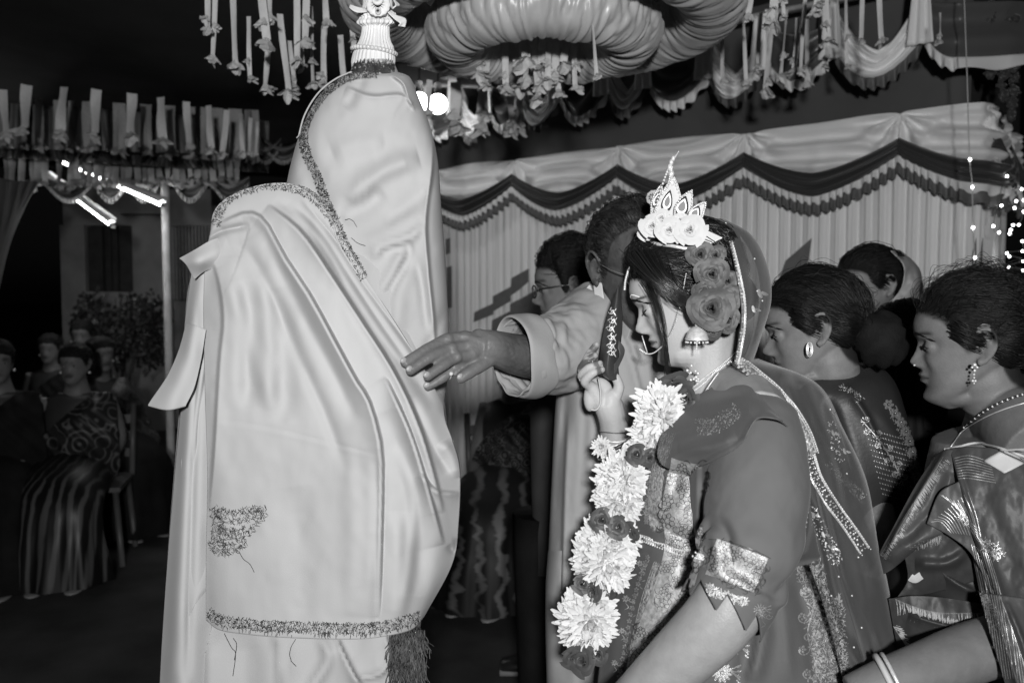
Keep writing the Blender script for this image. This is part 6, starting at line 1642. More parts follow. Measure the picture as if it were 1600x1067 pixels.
# ---- old man with outstretched hand
oc = P(985, 700, 1.70)
HF = [[(722, 527, 1.445), (698, 530, 1.430), (666, 546, 1.405), (632, 566, 1.385)], [(728, 541, 1.437), (704, 545, 1.420), (674, 557, 1.395), (641, 579, 1.378)], [(734, 555, 1.433), (712, 559, 1.418), (692, 571, 1.398), (668, 588, 1.385)],
      [(738, 562, 1.445), (716, 570, 1.436), (692, 590, 1.425), (668, 604, 1.42)], [(766, 562, 1.452), (748, 573, 1.435), (732, 583, 1.425), (720, 591, 1.42)]]
hand = []
for k, f in enumerate(HF): hand += finger(PA(f), .0112 if k != 4 else .0125, (.0082, .0085, .0083, .0075, .0095)[k])
for f in HF[:4]: hand.append(tube(PA([(778, 544, 1.468), (755, 538, 1.452), f[0]]), [.019, .016, .0135], 12, n=8))
for f in HF[:4]:
    a = PA([(772, 536 + 3 * HF.index(f), 1.452), (750, 531 + 4 * HF.index(f), 1.437), (f[0][0] - 4, f[0][1] - 3, f[0][2] - .010), (f[1][0], f[1][1] - 2, f[1][2] - .009)]); hand.append(tube(a, [.003, .0042, .0046, .004], 8, n=12)); hand.append(ball(P(f[1][0] + 2, f[1][1] - 1, f[1][2] - .004), .0098, 10, 8))
hand += [ball(P(748, 543, 1.455), (.034, .024, .026), 14, 10), ball(P(748, 524, 1.456), (.014, .014, .012), 10, 8), tube(PA([(940, 520, 1.66), (880, 556, 1.57), (820, 556, 1.50), (772, 544, 1.465), (752, 541, 1.455)]), [.05, .045, .038, .031, .029], 16, n=20)]
e, HO, ho_, VO, FO = stand('old man in pale kurta and spectacles reaching his hand onto the shawl', (937, 420, 1.58), dict(yaw=106, pitch=12, roll=3, scale=1.02), M['skin_old'], dict(jaw=1.1, nose=1.2, socket=1.2, brow=1.3), side=-1, neck=[P(975, 545, 1.68), P(985, 600, 1.70)], extra=hand + trunk_legs(oc, 1.30, .17, .10), voxel=.0029, brow=1.4, kind='old')
old = e
M['nail'] = mat('fingernail', .32, .35)
for k, f in enumerate(HF):
    a = PA(f); dr = a[-1] - a[-2]; dr /= np.linalg.norm(dr)
    V_, F_ = ball((0, 0, 0), (.0062, .0028, .0048), 12, 8)
    R_ = np.array(Vector(dr).to_track_quat('X', 'Z').to_matrix()); mk('fingernail', V_ @ R_.T + a[-1] + dr * .001 + np.array([0, -.0058, .0042]), F_, M['nail'], old)
rgp = PA([(706, 583, 1.432)])[0]; mk('ring', *tube([rgp + .0095 * np.array([.3 * math.cos(t), math.sin(t) * .9, math.cos(t)]) for t in np.linspace(0, 2 * PI, 20)], .0018, 6), M['gold'], old); mk('ring_stone', *ball(P(705, 584, 1.42), .0035, 10, 8), M['pearl'], old)
SHo, _ = hair_shell(HO, 'old', .008, None, .003, 5)
mk('hair', xf(HO, SHo[0]), SHo[1], M['hair_grey'], old)
st = hair_starts('old', 2000, 6)
en = st + np.stack([-.02 + 0 * st[:, 0], 0 * st[:, 0], -.012 + 0 * st[:, 0]], 1) + np.random.RandomState(8).normal(0, .007, st.shape)
hair_strand_mesh('hair_strands', comb(SHo, HO, st, en, 7, .002, .003, 8), .0006, M['hair_grey'], old)
thin = hairline_starts('old', 500, 16, .008)
hair_strand_mesh('thin_hair', comb(SHo, HO, thin, thin + np.array([-.035, .0, .008]) + np.random.RandomState(3).normal(0, .008, thin.shape), 8, .002, .003, 9), .0004, M['hair_grey'], old)
eye_open(HO, old, .6)
def spectacles(Hm, mt, par, w=.027, hgt=.019, r=.0011, lens=True):
    g = mk('spectacles', *tube([xf(Hm, np.array(q)) for q in ((.096, .011, .113), (.1, 0, .116), (.096, -.011, .113))], r, 6, n=8), mt, par)
    for s in (1, -1):
        a = np.linspace(0, 2 * PI, 33); pts = [xf(Hm, np.array([.095 - .010 * abs(math.cos(t) * w + .033) / .05 + .006, s * (.034 + w * .82 * math.copysign(abs(math.cos(t)) ** .8, math.cos(t))), .108 + hgt * .8 * math.copysign(abs(math.sin(t)) ** .8, math.sin(t))])) for t in a]
        mk('rim', *tube(pts, r, 6, caps=False), mt, g)
        mk('temple', *tube([xf(Hm, np.array(q)) for q in ((.089, s * .057, .113), (.05, s * .071, .116), (-.004, s * .074, .118), (-.016, s * .074, .108))], r, 6, n=12), mt, g)
    return g
spectacles(HO, M['glasses_pale'], old)
K = px_loft([(462, 935, 1015, 1.69, .055), (476, 912, 1050, 1.70, .085), (505, 890, 1078, 1.70, .11), (560, 878, 1090, 1.70, .118), (640, 868, 1092, 1.70, .118), (760, 862, 1092, 1.70, .12), (850, 858, 1092, 1.70, .125), (912, 855, 1092, 1.70, .13), (924, 854, 1092, 1.70, .132)], 150, 220)
K = folds(K, [([(878, 560), (884, 640), (872, 740), (868, 850)], 'valley', 8, .007), ([(915, 480), (905, 560), (908, 660), (900, 800)], 'ridge', 14, .008), ([(930, 620), (922, 760), (925, 900)], 'valley', 12, .008), ([(950, 480), (985, 560), (1005, 640)], 'lapL', 12, .006), ([(880, 480), (900, 520), (905, 570)], 'valley', 8, .007), ([(890, 640), (884, 780), (880, 960)], 'lapR', 12, .008), ([(872, 900), (868, 1000), (868, 1080)], 'valley', 10, .006)])
K[..., 2] += .002 * fbm(np.stack([K[..., 0] / 20, K[..., 1] / 50], -1), 3, 51)
mk('kurta', PA(K).reshape(-1, 3), gridF(150, 220, False, True), M['kurta'], old, solid=.002)
path, r_, T_, N_, B_, a_ = tube_grid(PA([(945, 500, 1.67), (905, 535, 1.60), (868, 551, 1.55), (832, 556, 1.51), (806, 556, 1.485)]), [.085, .078, .071, .066, .064], 110, 130)
tt = np.linspace(0, 1, 110)[:, None] + 0 * a_[None]; an = a_[None] + 0 * tt
n3 = np.stack([np.cos(an) * 1.6, np.sin(an) * 1.6, tt * 3.5], -1)
rr = r_[:, None] + .0055 * fbm(n3 * np.array([1, 1, 1.6]), 3, 52) + .004 * np.abs(np.sin(tt * 11 + an * 1.0 + 3.0 * vnoise(n3, 5))) ** 3 * (.4 + .6 * np.cos(an + .5) ** 2) - .003 * np.abs(np.sin(tt * 9 - an * 2 + 2 * vnoise(n3, 9))) ** 6
VKs = path[:, None] + rr[..., None] * (np.cos(a_)[None, :, None] * N_[:, None] + np.sin(a_)[None, :, None] * B_[:, None])
mk('kurta_sleeve', VKs.reshape(-1, 3), gridF(110, 130, False, True), M['kurta'], old, solid=.002)
# cuff turned back in one flat band
cc = P(808, 557, 1.485); tdir = T_[-1]; a = np.linspace(0, 2 * PI, 90, endpoint=False); rings = []
for (o, R) in ((.045, .0655), (.046, .0700), (.030, .0712), (.012, .0705), (-.004, .0700), (-.009, .0680), (-.009, .0655), (-.002, .0635), (.02, .0625)):
    rings.append([cc - tdir * (o + .016 * math.sin(x - .9) + .004 * math.sin(2 * x + 1) + (.004 * math.sin(5 * x) if o > .02 else 0)) + (N_[-1] * math.cos(x) + B_[-1] * math.sin(x)) * (R * (1 + .05 * math.cos(2 * x + .6)) + .0022 * math.sin(4 * x + o * 60)) for x in a])
V_, F_ = ring_loft(cr1(np.array(rings), np.linspace(0, 1, 50)), caps=False); mk('rolled_cuff', V_, F_, M['kurta'], old)
mk('collar', *tube(PA([(918, 452, 1.62), (930, 474, 1.60), (952, 500, 1.585), (975, 520, 1.585)]), [[.012, .004]] * 4, 8, n=20, up=(0, 0, 1)), M['white_trim'], old)
Q = patch([[(927, 446, 1.60), (940, 440, 1.59)], [(930, 470, 1.585), (944, 466, 1.575)], [(936, 492, 1.58), (948, 490, 1.57)]], 16, 8); mk('neck_cloth', PA(Q).reshape(-1, 3), gridF(16, 8), M['white_trim'], old, solid=.002)
for (xl, xr) in ((852, 975), (972, 1088)):
    Q = px_loft([(860, xl + 4, xr, 1.70, .10), (930, xl, xr, 1.70, .10), (1067, xl + 2, xr - 6, 1.71, .095), (1300, xl + 12, xr - 16, 1.71, .085), (1640, xl + 22, xr - 26, 1.72, .075)], 70, 70)
    Q[..., 2] += .006 * np.sin(Q[..., 0] / 9 + Q[..., 1] / 60) + .003 * fbm(np.stack([Q[..., 0] / 15, Q[..., 1] / 40], -1), 2, 57)
    mk('trouser_leg', PA(Q).reshape(-1, 3), gridF(70, 70, False, True), M['kurta'], old)
# ---- young man with glasses
yc = P(905, 700, 2.42)
e, HY, hy, VY, FY = stand('young man in spectacles and dark shirt standing before the stepped curtain pattern', (895, 451, 2.28), dict(yaw=-2, pitch=4, scale=1.03), M['skin_young'], dict(jaw=1.08, nose=1.05, brow=1.2), neck=[P(900, 515, 2.40), P(905, 545, 2.42)], extra=trunk_legs(yc, 1.34, .20, .11), voxel=.004, brow=1.3, kind='man')
def hair_man(Hm, par, seed, thick=.018):
    sh, _ = hair_shell(Hm, 'man', thick, lambda X, Y, Z: .010 * sstep(.15, .20, Z), .005, seed)
    mk('hair', xf(Hm, sh[0]), sh[1], M['hair'], par)
    st = hair_starts('man', 900, seed + 1); en = st + np.array([.02, 0, .004]) + np.random.RandomState(seed).normal(0, .012, st.shape)
    hair_strand_mesh('hair_strands', comb(sh, Hm, st, en, 6, .003, .004, seed), .0009, M['hair_strand'], par)
hair_man(HY, e, 21)
spectacles(HY, M['glasses'], e, r=.0019)
eye_open(HY, e, .8)
Q = px_loft([(498, 880, 935, 2.42, .05), (508, 858, 965, 2.42, .10), (530, 835, 1000, 2.42, .15), (600, 828, 1010, 2.42, .16), (760, 830, 1005, 2.42, .15), (900, 835, 1000, 2.42, .15)], 60, 90)
Q[..., 2] += .006 * fbm(np.stack([Q[..., 0] / 25, Q[..., 1] / 50], -1), 2, 53)
mk('shirt', PA(Q).reshape(-1, 3), gridF(60, 90, False, True), M['dark_shirt'], e)
for s in (-1, 1): mk('trouser_leg', *tube([[yc[0] + s * .09, yc[1], .88], [yc[0] + s * .09, yc[1], .45], [yc[0] + s * .09, yc[1], .06]], [.10, .085, .075], 14, n=10), M['black_cloth'], e)
for s in (-1, 1): mk('shoe', *ball([yc[0] + s * .09, yc[1] - .06, .045], (.055, .14, .05), 14, 8), M['shoe'], e)

def hair_woman(Hm, par, seed, bun=(-.115, 0, .09), bun_r=(.045, .05, .05), n=1500, thick=.011, r=.0006, grow=None, fly=0, lod=.8):
    sh, _ = hair_shell(Hm, 'woman', thick, grow, .0025, seed, lod=lod)
    mk('hair', xf(Hm, sh[0]), sh[1], M['hair'], par)
    st = hair_starts('woman', n, seed + 1); en = np.array([bun[0] * .75, bun[1], bun[2] + .005]) + np.random.RandomState(seed).normal(0, .016, st.shape)
    hair_strand_mesh('hair_strands', comb(sh, Hm, st, en, 9, .0014, .0035, seed), r, M['hair_strand'], par)
    hs = hairline_starts('woman', max(60, n // 6), seed + 2)
    hair_strand_mesh('hairline_strands', comb(sh, Hm, hs, hs + np.array([-.045, 0, .012]) + np.random.RandomState(seed).normal(0, .006, hs.shape), 8, .0010, .001, seed), r * .5, M['hair_strand'], par)
    ov = np.stack([np.random.RandomState(seed + 7).uniform(.02, .045, n // 5), np.random.RandomState(seed + 8).choice([-1, 1], n // 5) * .07, np.random.RandomState(seed + 9).uniform(.125, .15, n // 5)], 1)
    hair_strand_mesh('side_strands', comb(sh, Hm, ov, np.stack([np.full(n // 5, -.062), ov[:, 1] * .75, np.random.RandomState(seed).uniform(.06, .11, n // 5)], 1), 9, .006, .002, seed), r, M['hair_strand'], par)
    if fly:
        st = hair_starts('woman', fly, seed + 5); rg = np.random.RandomState(seed); en = st + np.array([-.05, 0, .0]) + rg.normal(0, .012, st.shape)
        hair_strand_mesh('flyaway_hair', comb(sh, Hm, st, en, 9, .003, .009, seed + 3, arch=.009), .00035, M['hair_strand'], par)
    V, F = ball(bun, bun_r, 24, 16); c = np.array(bun); dv = V - c; V = c + dv * (1 + .09 * np.sin(dv[:, [0]] * 160 + dv[:, [2]] * 120 + 4 * vnoise(dv * 40, seed)[:, None]))
    bn = mk('hair_bun', xf(Hm, V), F, M['hair'], par)
    return sh
# ---- woman right behind the bride
wc = P(1330, 800, 1.72)
e, HW, hw_, VW, FW = stand('woman with hair bun and dark brocade sari standing right behind the bride veil', (1279, 516, 1.60), dict(yaw=-16, pitch=9, roll=5, scale=.97), M['skin_guest'], dict(), neck=[P(1305, 596, 1.70), P(1330, 626, 1.72)], nr=(.052, .05, .06), chin2=.6, extra=trunk_legs(wc, 1.22, .17, .12) + [tube(PA([(1330, 650, 1.72), (1350, 750, 1.68), (1370, 820, 1.58), (1352, 900, 1.56)]), [.04, .04, .034, .032], 24, n=16)], voxel=.003)
hair_woman(HW, e, 31, lod=1.1, bun=(-.118, .03, .075), bun_r=(.05, .05, .055), fly=120, thick=.013)
eye_open(HW, e, .7)
mb = MB()
for k in range(3): mb.add(*tube([P(1265 + (5 - k * 1.5) * math.sin(t), 546 + (11 - k * 3) * -math.cos(t), 1.585) for t in np.linspace(0, 2 * PI, 24)], .0011, 6, caps=False))
mb.mk('earring', M['gold'], e)
mk('necklace', *tube(PA([(1262, 588, 1.64), (1285, 576, 1.62), (1311, 561, 1.63)]), .0016, 6, n=20), M['gold'], e)
Q = px_loft([(566, 1305, 1360, 1.74, .05), (575, 1275, 1380, 1.735, .085), (608, 1244, 1404, 1.72, .13), (680, 1238, 1425, 1.72, .15), (740, 1250, 1440, 1.72, .155), (800, 1270, 1425, 1.72, .15), (900, 1270, 1410, 1.72, .15), (1100, 1255, 1430, 1.72, .16), (1450, 1235, 1455, 1.72, .17)], 150, 200)
Q = folds(Q, [([(1320, 600), (1360, 660), (1400, 760)], 'lapL', 14, .01), ([(1290, 620), (1320, 700), (1340, 790)], 'valley', 10, .008), ([(1370, 640), (1410, 700), (1430, 760)], 'ridge', 10, .008)])
VW2 = PA(Q).reshape(-1, 3); FW2 = gridF(150, 200, False, True); mk('sari', VW2, FW2, M['sari_black'], e)
cw = Caster((VW2, FW2.tolist())); t = Thread(cw, .0014)
for r0 in range(13):
    for c0 in range(16):
        x = 1352 + c0 * 4.6 + r0 * 2.2 - c0 * .4; y = 668 + r0 * 8.5 + c0 * 1.2
        if 1240 < x < 1432: t.leaf(x, y, .9, 3.0, .8)
t.vine([(1345, 655), (1375, 690), (1400, 730), (1412, 760)], 10, .8, 3); t.fill([(1395, 640), (1420, 690), (1432, 750)], 16, 200, 2, 6, .8, 4)
for k, (x, y) in enumerate(smooth_pl([(1388, 632), (1410, 664), (1424, 700), (1430, 744)], 8)): t.flower(x, y, 8, 6, k)
t.fill([(1312, 605), (1330, 612), (1345, 625)], 10, 50, 2, 5, .8, 8)
t.fill([(1290, 722), (1325, 755), (1350, 778)], 12, 160, 2, 6, .9, 6); t.mk('silver_brocade', M['silver_thread'], e)

# ---- veiled woman at the back
vc = P(1400, 700, 2.60)
e, HV, hv, VV_, FV_ = stand('woman at the back with a pale scarf over her head before the curtain', (1385, 447, 2.45), dict(yaw=12, pitch=8, roll=5, scale=1.0), M['skin_guest'], dict(nose=1.1), neck=[P(1392, 505, 2.56), P(1398, 525, 2.6)], extra=trunk_legs(vc, 1.3, .17, .12), voxel=.004)
hair_woman(HV, e, 41, n=500, r=.0009)
eye_open(HV, e, .8)
Q = patch([[(1392, 392, 2.44), (1404, 391, 2.52), (1412, 396, 2.62)], [(1412, 416, 2.43), (1428, 413, 2.50), (1436, 420, 2.62)], [(1408, 450, 2.42), (1434, 446, 2.47), (1442, 450, 2.62)], [(1384, 476, 2.41), (1424, 476, 2.45), (1450, 480, 2.60)], [(1350, 492, 2.42), (1410, 500, 2.42), (1456, 505, 2.56)], [(1340, 520, 2.44), (1410, 530, 2.42), (1470, 540, 2.56)]], 80, 50)
Q[..., 2] += .008 * np.sin(Q[..., 0] / 6 + Q[..., 1] / 9) + .006 * fbm(np.stack([Q[..., 0] / 12, Q[..., 1] / 12], -1), 2, 55)
mk('scarf', PA(Q).reshape(-1, 3), gridF(80, 50), M['scarf'], e, solid=.003)
Q = px_loft([(515, 1360, 1440, 2.6, .08), (545, 1335, 1500, 2.6, .14), (620, 1325, 1535, 2.6, .16), (900, 1330, 1535, 2.6, .17), (1220, 1315, 1540, 2.6, .2)], 40, 60); mk('dress', PA(Q).reshape(-1, 3), gridF(40, 60, False, True), M['black_cloth'], e)

# ---- person with dark hair seen from behind
kc = P(1408, 760, 1.98)
e, HK, hk, VK_, FK_ = stand('person in black with long loose black hair seen from behind, between the two near women', (1368, 560, 2.0), dict(yaw=-95, pitch=6, scale=1.0), M['skin_guest'], dict(), side=1, neck=[P(1405, 612, 1.98), P(1408, 632, 1.98)], nr=(.05, .05, .05), extra=trunk_legs(kc, 1.16, .17, .11), voxel=.005)
hair_woman(HK, e, 51, n=1200, thick=.02, bun=(-.1, 0, .02), bun_r=(.03, .06, .08), r=.0009)
Q = px_loft([(520, 1352, 1440, 1.97, .10), (600, 1345, 1450, 1.98, .13), (680, 1340, 1462, 1.98, .14), (800, 1345, 1470, 1.98, .14), (1380, 1335, 1480, 1.98, .17)], 50, 80)
Q[..., 2] += .006 * np.sin(Q[..., 0] / 2.5) * (Q[..., 1] < 700)
Q2 = Q[Q[:, 0, 1] > 610]; mk('dress', PA(Q2).reshape(-1, 3), gridF(len(Q2), 80, False, True), M['black_cloth'], e)
hl_ = []
rg = np.random.RandomState(3)
for k in range(500):
    a = rg.uniform(-1, 1); hl_.append(cr1(PA([(1400 + 40 * a, 520 + 12 * a * a, 1.90 + .05 * a * a), (1402 + 46 * a, 570, 1.86 + .06 * a * a), (1404 + 48 * a, 640, 1.86 + .06 * a * a), (1406 + 46 * a + rg.normal(0, 4), 720 + rg.uniform(-30, 40), 1.86 + .05 * a * a)]), np.linspace(0, 1, 10)))
hair_strand_mesh('long_hair', np.array(hl_), .0022, M['hair_strand'], e)

# ---- woman at the right edge
rc = P(1610, 900, 1.52)
arm = [tube(PA([(1640, 720, 1.40), (1720, 880, 1.42), (1690, 985, 1.32), (1610, 1000, 1.285), (1555, 1008, 1.262), (1500, 1026, 1.24), (1455, 1043, 1.218), (1385, 1067, 1.195), (1330, 1087, 1.195)]), [.06, .05, .046, .044, .043, .042, .039, .033, .027], 40, n=40), tube([P(1600, 690, 1.68), P(1585, 662, 1.52), P(1605, 668, 1.42), P(1640, 712, 1.34)], [.05, .072, .072, .068], 40, n=14),
       tube(PA([(1572, 672, 1.50), (1585, 740, 1.50), (1592, 790, 1.50)]), [.12, .145, .12], 48, n=14)]
e, HR, hr_, VR, FR = stand('woman in patterned sari at the right edge, looking left, dark hair tied back', (1532, 542, 1.41), dict(yaw=-21, pitch=4, roll=0, scale=.97), M['skin_near'], dict(nose=.85, cheek=1.6, brow=.6, jaw=1.22, wide=1.04, lips=1.4), neck=[P(1562, 622, 1.49), P(1585, 660, 1.50)], nr=(.055, .060, .10), chin2=.9, extra=arm + trunk_legs(rc, 1.1, .17, .14), voxel=.003, brow=1.2)
rw = e
hair_woman(HR, e, 61, bun=(-.135, .01, .115), bun_r=(.06, .06, .06), n=1500, lod=1.2, thick=.010, r=.0005, fly=700, grow=lambda X, Y, Z: .005 * sstep(.15, .2, Z))
eye_open(HR, e, .75, .002)
mk('nose_stud', *ball(hr_(.0935, .0135, .0765), .0021, 10, 8), M['gold'], e)
mb = MB()
for k, (x, y, r) in enumerate([(1523, 570, 3.4), (1519, 574, 2.2), (1527, 574, 2.2), (1523, 579, 2.4), (1522, 585, 2), (1522, 590, 1.8), (1520, 595, 2.2), (1524, 595, 2.2), (1522, 599, 1.6)]): mb.add(*ball(P(x, y, 1.388), r / FPX * 1.39, 8, 6))
mb.mk('earring', M['gold'], e)
CR = Caster((VR, FR.tolist() if hasattr(FR, 'tolist') else [list(f) for f in FR]))
p, n = CR.line([(1508, 668), (1530, 650), (1556, 634), (1585, 622), (1612, 614)], 46, .002, 1.42); mb = MB(); mb2 = MB()
for k, q in enumerate(p): (mb if k % 3 else mb2).add(*ball(q, .0021, 7, 5))
mb.mk('black_bead_necklace', M['bead_dark'], e); mb2.mk('gold_bead_necklace', M['gold'], e)
p, n = CR.line([(1484, 702), (1505, 674), (1535, 655), (1570, 640), (1610, 628)], 50, .0015, 1.42); mk('thin_chain', *tube(p, .0011, 6), M['gold'], e)
# sari: inner body, then the laps of cloth over it
Q = px_loft([(705, 1500, 1700, 1.52, .12), (722, 1475, 1760, 1.52, .165), (780, 1440, 1790, 1.52, .18), (840, 1405, 1800, 1.52, .19), (900, 1385, 1810, 1.52, .20), (980, 1385, 1815, 1.52, .205), (1067, 1390, 1820, 1.52, .21), (1350, 1380, 1830, 1.52, .22)], 200, 220)
Q = folds(Q, [([(1440, 860), (1480, 900), (1530, 930)], 'lapL', 14, .012), ([(1420, 930), (1470, 950), (1520, 1000)], 'valley', 12, .01)])
VQ0 = PA(Q).reshape(-1, 3); FQ0 = gridF(200, 220, False, True); mk('sari', VQ0, FQ0, M['sari_deep'], rw)
def lap(name, net, nu, nv, mt, fl=(), seed=0, par=rw):
    Q = patch(net, nu, nv)
    if fl: Q = folds(Q, fl)
    Q[..., 2] += .0022 * fbm(np.stack([Q[..., 0] / 26, Q[..., 1] / 40], -1), 3, seed)
    V = PA(Q).reshape(-1, 3); F = gridF(nu, nv); mk(name, V, F, mt, par, solid=.0015); return V, F
L1 = lap('sari_left_lap', [[(1462, 712, 1.375), (1478, 702, 1.350), (1490, 702, 1.34)], [(1430, 760, 1.365), (1462, 770, 1.325), (1495, 775, 1.315)], [(1395, 825, 1.365), (1440, 828, 1.320), (1492, 818, 1.305)], [(1373, 868, 1.375), (1405, 862, 1.335), (1462, 838, 1.315)], [(1372, 900, 1.385), (1392, 890, 1.36), (1430, 858, 1.34)]], 120, 80, M['sari_mid'], [([(1476, 706), (1440, 765), (1405, 825), (1380, 872)], 'lapR', 12, .008), ([(1490, 740), (1455, 800), (1410, 850)], 'valley', 10, .008)], 71)
L2 = lap('sari_shoulder_lap', [[(1484, 700, 1.345), (1520, 698, 1.315), (1570, 705, 1.285), (1640, 740, 1.26)], [(1500, 760, 1.305), (1535, 770, 1.275), (1590, 775, 1.25), (1660, 790, 1.235)], [(1518, 830, 1.285), (1552, 840, 1.255), (1600, 845, 1.235), (1670, 850, 1.22)], [(1545, 900, 1.275), (1572, 910, 1.245), (1612, 915, 1.225), (1680, 915, 1.215)], [(1575, 985, 1.265), (1596, 990, 1.235), (1630, 995, 1.22), (1690, 995, 1.21)], [(1600, 1100, 1.255), (1615, 1100, 1.23), (1640, 1100, 1.215), (1700, 1100, 1.205)]], 160, 100, M['sari_mid'], [([(1486, 704), (1510, 780), (1530, 850), (1560, 930), (1590, 1010)], 'ridge', 5, .005), ([(1530, 740), (1560, 830), (1590, 920)], 'valley', 16, .006)], 72)
L3 = lap('sari_pleat', [[(1448, 818, 1.315), (1468, 770, 1.305), (1498, 752, 1.300)], [(1485, 838, 1.30), (1505, 815, 1.29), (1520, 800, 1.285)], [(1520, 868, 1.285), (1540, 860, 1.275), (1548, 852, 1.27)], [(1550, 930, 1.275), (1565, 920, 1.262), (1572, 910, 1.26)], [(1575, 1000, 1.27), (1588, 990, 1.255), (1596, 985, 1.25)]], 110, 50, M['sari_mid'], [], 73)
L4 = lap('sari_inner_lap', [[(1412, 862, 1.345), (1450, 838, 1.325), (1500, 825, 1.315)], [(1418, 905, 1.35), (1455, 895, 1.33), (1515, 870, 1.315)], [(1400, 935, 1.355), (1460, 925, 1.34), (1530, 905, 1.32)]], 60, 60, M['sari_deep'], [([(1430, 880), (1480, 880), (1510, 862)], 'ridge', 8, .008)], 74)
L5 = lap('sari_lower_lap', [[(1388, 935, 1.34), (1430, 930, 1.32), (1490, 935, 1.31), (1540, 945, 1.30)], [(1395, 975, 1.335), (1430, 965, 1.315), (1490, 965, 1.30), (1540, 975, 1.29)], [(1402, 1010, 1.335), (1440, 1005, 1.31), (1495, 1000, 1.295), (1545, 1000, 1.285)], [(1412, 1060, 1.335), (1450, 1050, 1.31), (1500, 1045, 1.295), (1550, 1040, 1.285)]], 80, 90, M['sari_deep'], [([(1420, 960), (1470, 975), (1530, 985)], 'lapL', 10, .008)], 75)
L6 = lap('sari_end_pleats', [[(1515, 845, 1.305), (1535, 850, 1.295), (1552, 872, 1.285)], [(1530, 920, 1.30), (1550, 925, 1.285), (1570, 940, 1.272)], [(1545, 1000, 1.295), (1570, 1000, 1.275), (1590, 1010, 1.262)], [(1555, 1100, 1.29), (1585, 1100, 1.27), (1605, 1100, 1.258)]], 90, 60, M['sari_mid'], [([(1525, 860), (1545, 940), (1560, 1060)], 'lapL', 5, .006), ([(1540, 870), (1562, 950), (1582, 1050)], 'lapL', 5, .006)], 76)
L7 = lap('sari_end', [[(1530, 925, 1.245), (1570, 930, 1.205), (1650, 940, 1.20)], [(1546, 985, 1.205), (1585, 990, 1.182), (1660, 995, 1.19)], [(1564, 1045, 1.19), (1600, 1045, 1.170), (1665, 1045, 1.185)], [(1584, 1115, 1.185), (1616, 1115, 1.166), (1672, 1115, 1.18)]], 80, 60, M['sari_mid'], [([(1548, 940), (1572, 1010), (1596, 1090)], 'lapL', 6, .006), ([(1572, 940), (1600, 1010), (1620, 1090)], 'lapL', 6, .006)], 77)
cR = Caster((VQ0, FQ0.tolist()), *[(a, b.tolist()) for a, b in (L1, L2, L3, L4, L5, L6, L7)])
t = Thread(cR, .0012)
for k in range(9): t.ribbon([(1492 + k * .8, 716 + k * 4), (1515, 712 + k * 4.4), (1548 + k, 722 + k * 4)], .8, None, False)
for k in range(12): t.ribbon([(1455 + k * 5.2, 815 - k * 4.2), (1470 + k * 5, 815 - k * 1.0), (1486 + k * 4.2, 832 + k * .5)], .7, None, False)
for k in range(6): t.ribbon([(1466 + k * 6, 770 + k * 3), (1500 + k * 4, 796 + k * 6), (1530 + k * 3, 830 + k * 8)], .6, None, False)
t.flower(1502, 808, 7, 10); t.flower(1502, 808, 4, 8, .3); t.flower(1510, 818, 5, 8); t.ribbon([(1494, 800), (1512, 820), (1530, 846)], 1.0, None, False)
t.fill([(1535, 850), (1555, 858), (1562, 872)], 18, 160, 2, 5, .9, 5); t.fill([(1530, 920), (1545, 945), (1556, 985)], 14, 180, 2, 5, .8, 6)
for k in range(9): t.ribbon([(1518 + k * 3.5, 850 + k * 2), (1536 + k * 3.5, 930), (1552 + k * 4, 1060)], .55, None, False)
for k in range(9): t.ribbon([(1562 + k * 5, 930 + k * 14), (1580 + k * 5, 980 + k * 14), (1590 + k * 5, 1067)], .7, None, False)
t.mk('silver_stripes', M['silver_thread'], rw)
t = Thread(cR, .0010)
Fz = np.random.RandomState(4)
for k in range(150):      # feathered light stripe along the left lap and the lower lap
    f = k / 149; x, y = 1474 - 98 * f, 714 + 152 * f; t.ribbon([(x, y), (x + 4 + Fz.uniform(0, 7), y + 5 + Fz.uniform(0, 8))], 1.0, 3)
for k in range(70):
    f = k / 69; x, y = 1400 + 135 * f, 935 + 28 * f + 8 * math.sin(f * 4); t.ribbon([(x, y), (x + Fz.uniform(-2, 5), y + 10 + Fz.uniform(0, 16))], 1.6, 3)
for k in range(60):
    f = k / 59; x, y = 1394 + 36 * f, 975 + 55 * f; t.ribbon([(x, y), (x + 8 + Fz.uniform(0, 8), y + Fz.uniform(0, 10))], 1.6, 3)
for k in range(40):
    f = k / 39; x, y = 1420 + 50 * f, 850 - 14 * f; t.ribbon([(x, y), (x + Fz.uniform(0, 3), y + 6 + Fz.uniform(0, 8))], .8, 3)
t.mk('feathered_weave', M['scarf'], rw)
t = Thread(Caster(*[(a, b.tolist()) for a, b in (L4, L5)]), .003)
t.ribbon([(1412, 866), (1408, 872), (1414, 892), (1428, 904), (1440, 898)], 6, 24, False)
t.ribbon([(1470, 985), (1485, 1010)], 7, 8, False)
t.mk('white_bands', M['white_trim'], rw)
def quad_patch(caster, pts, name, mt, par, n=10, lift=.0016):
    a, b, c, d = [np.array(p, float) for p in pts]; V = []
    for i in np.linspace(0, 1, n):
        for j in np.linspace(0, 1, n):
            q = (a * (1 - j) + b * j) * (1 - i) + (d * (1 - j) + c * j) * i; p, _ = caster.at(q[0], q[1], lift, 1.27); V.append(p)
    mk(name, np.array(V), gridF(n, n), mt, par, solid=.0006)
quad_patch(cR, [(1537, 720), (1562, 706), (1600, 724), (1570, 740)], 'white_check', M['white_trim'], rw); quad_patch(cR, [(1560, 703), (1600, 700), (1640, 715), (1602, 722)], 'grey_check', M['scarf'], rw)
mk('blouse_edge', *tube(CR.line([(1478, 702), (1500, 698), (1540, 694), (1600, 712), (1640, 730)], 30, .002, 1.35)[0], .0022, 6), M['white_trim'], rw)
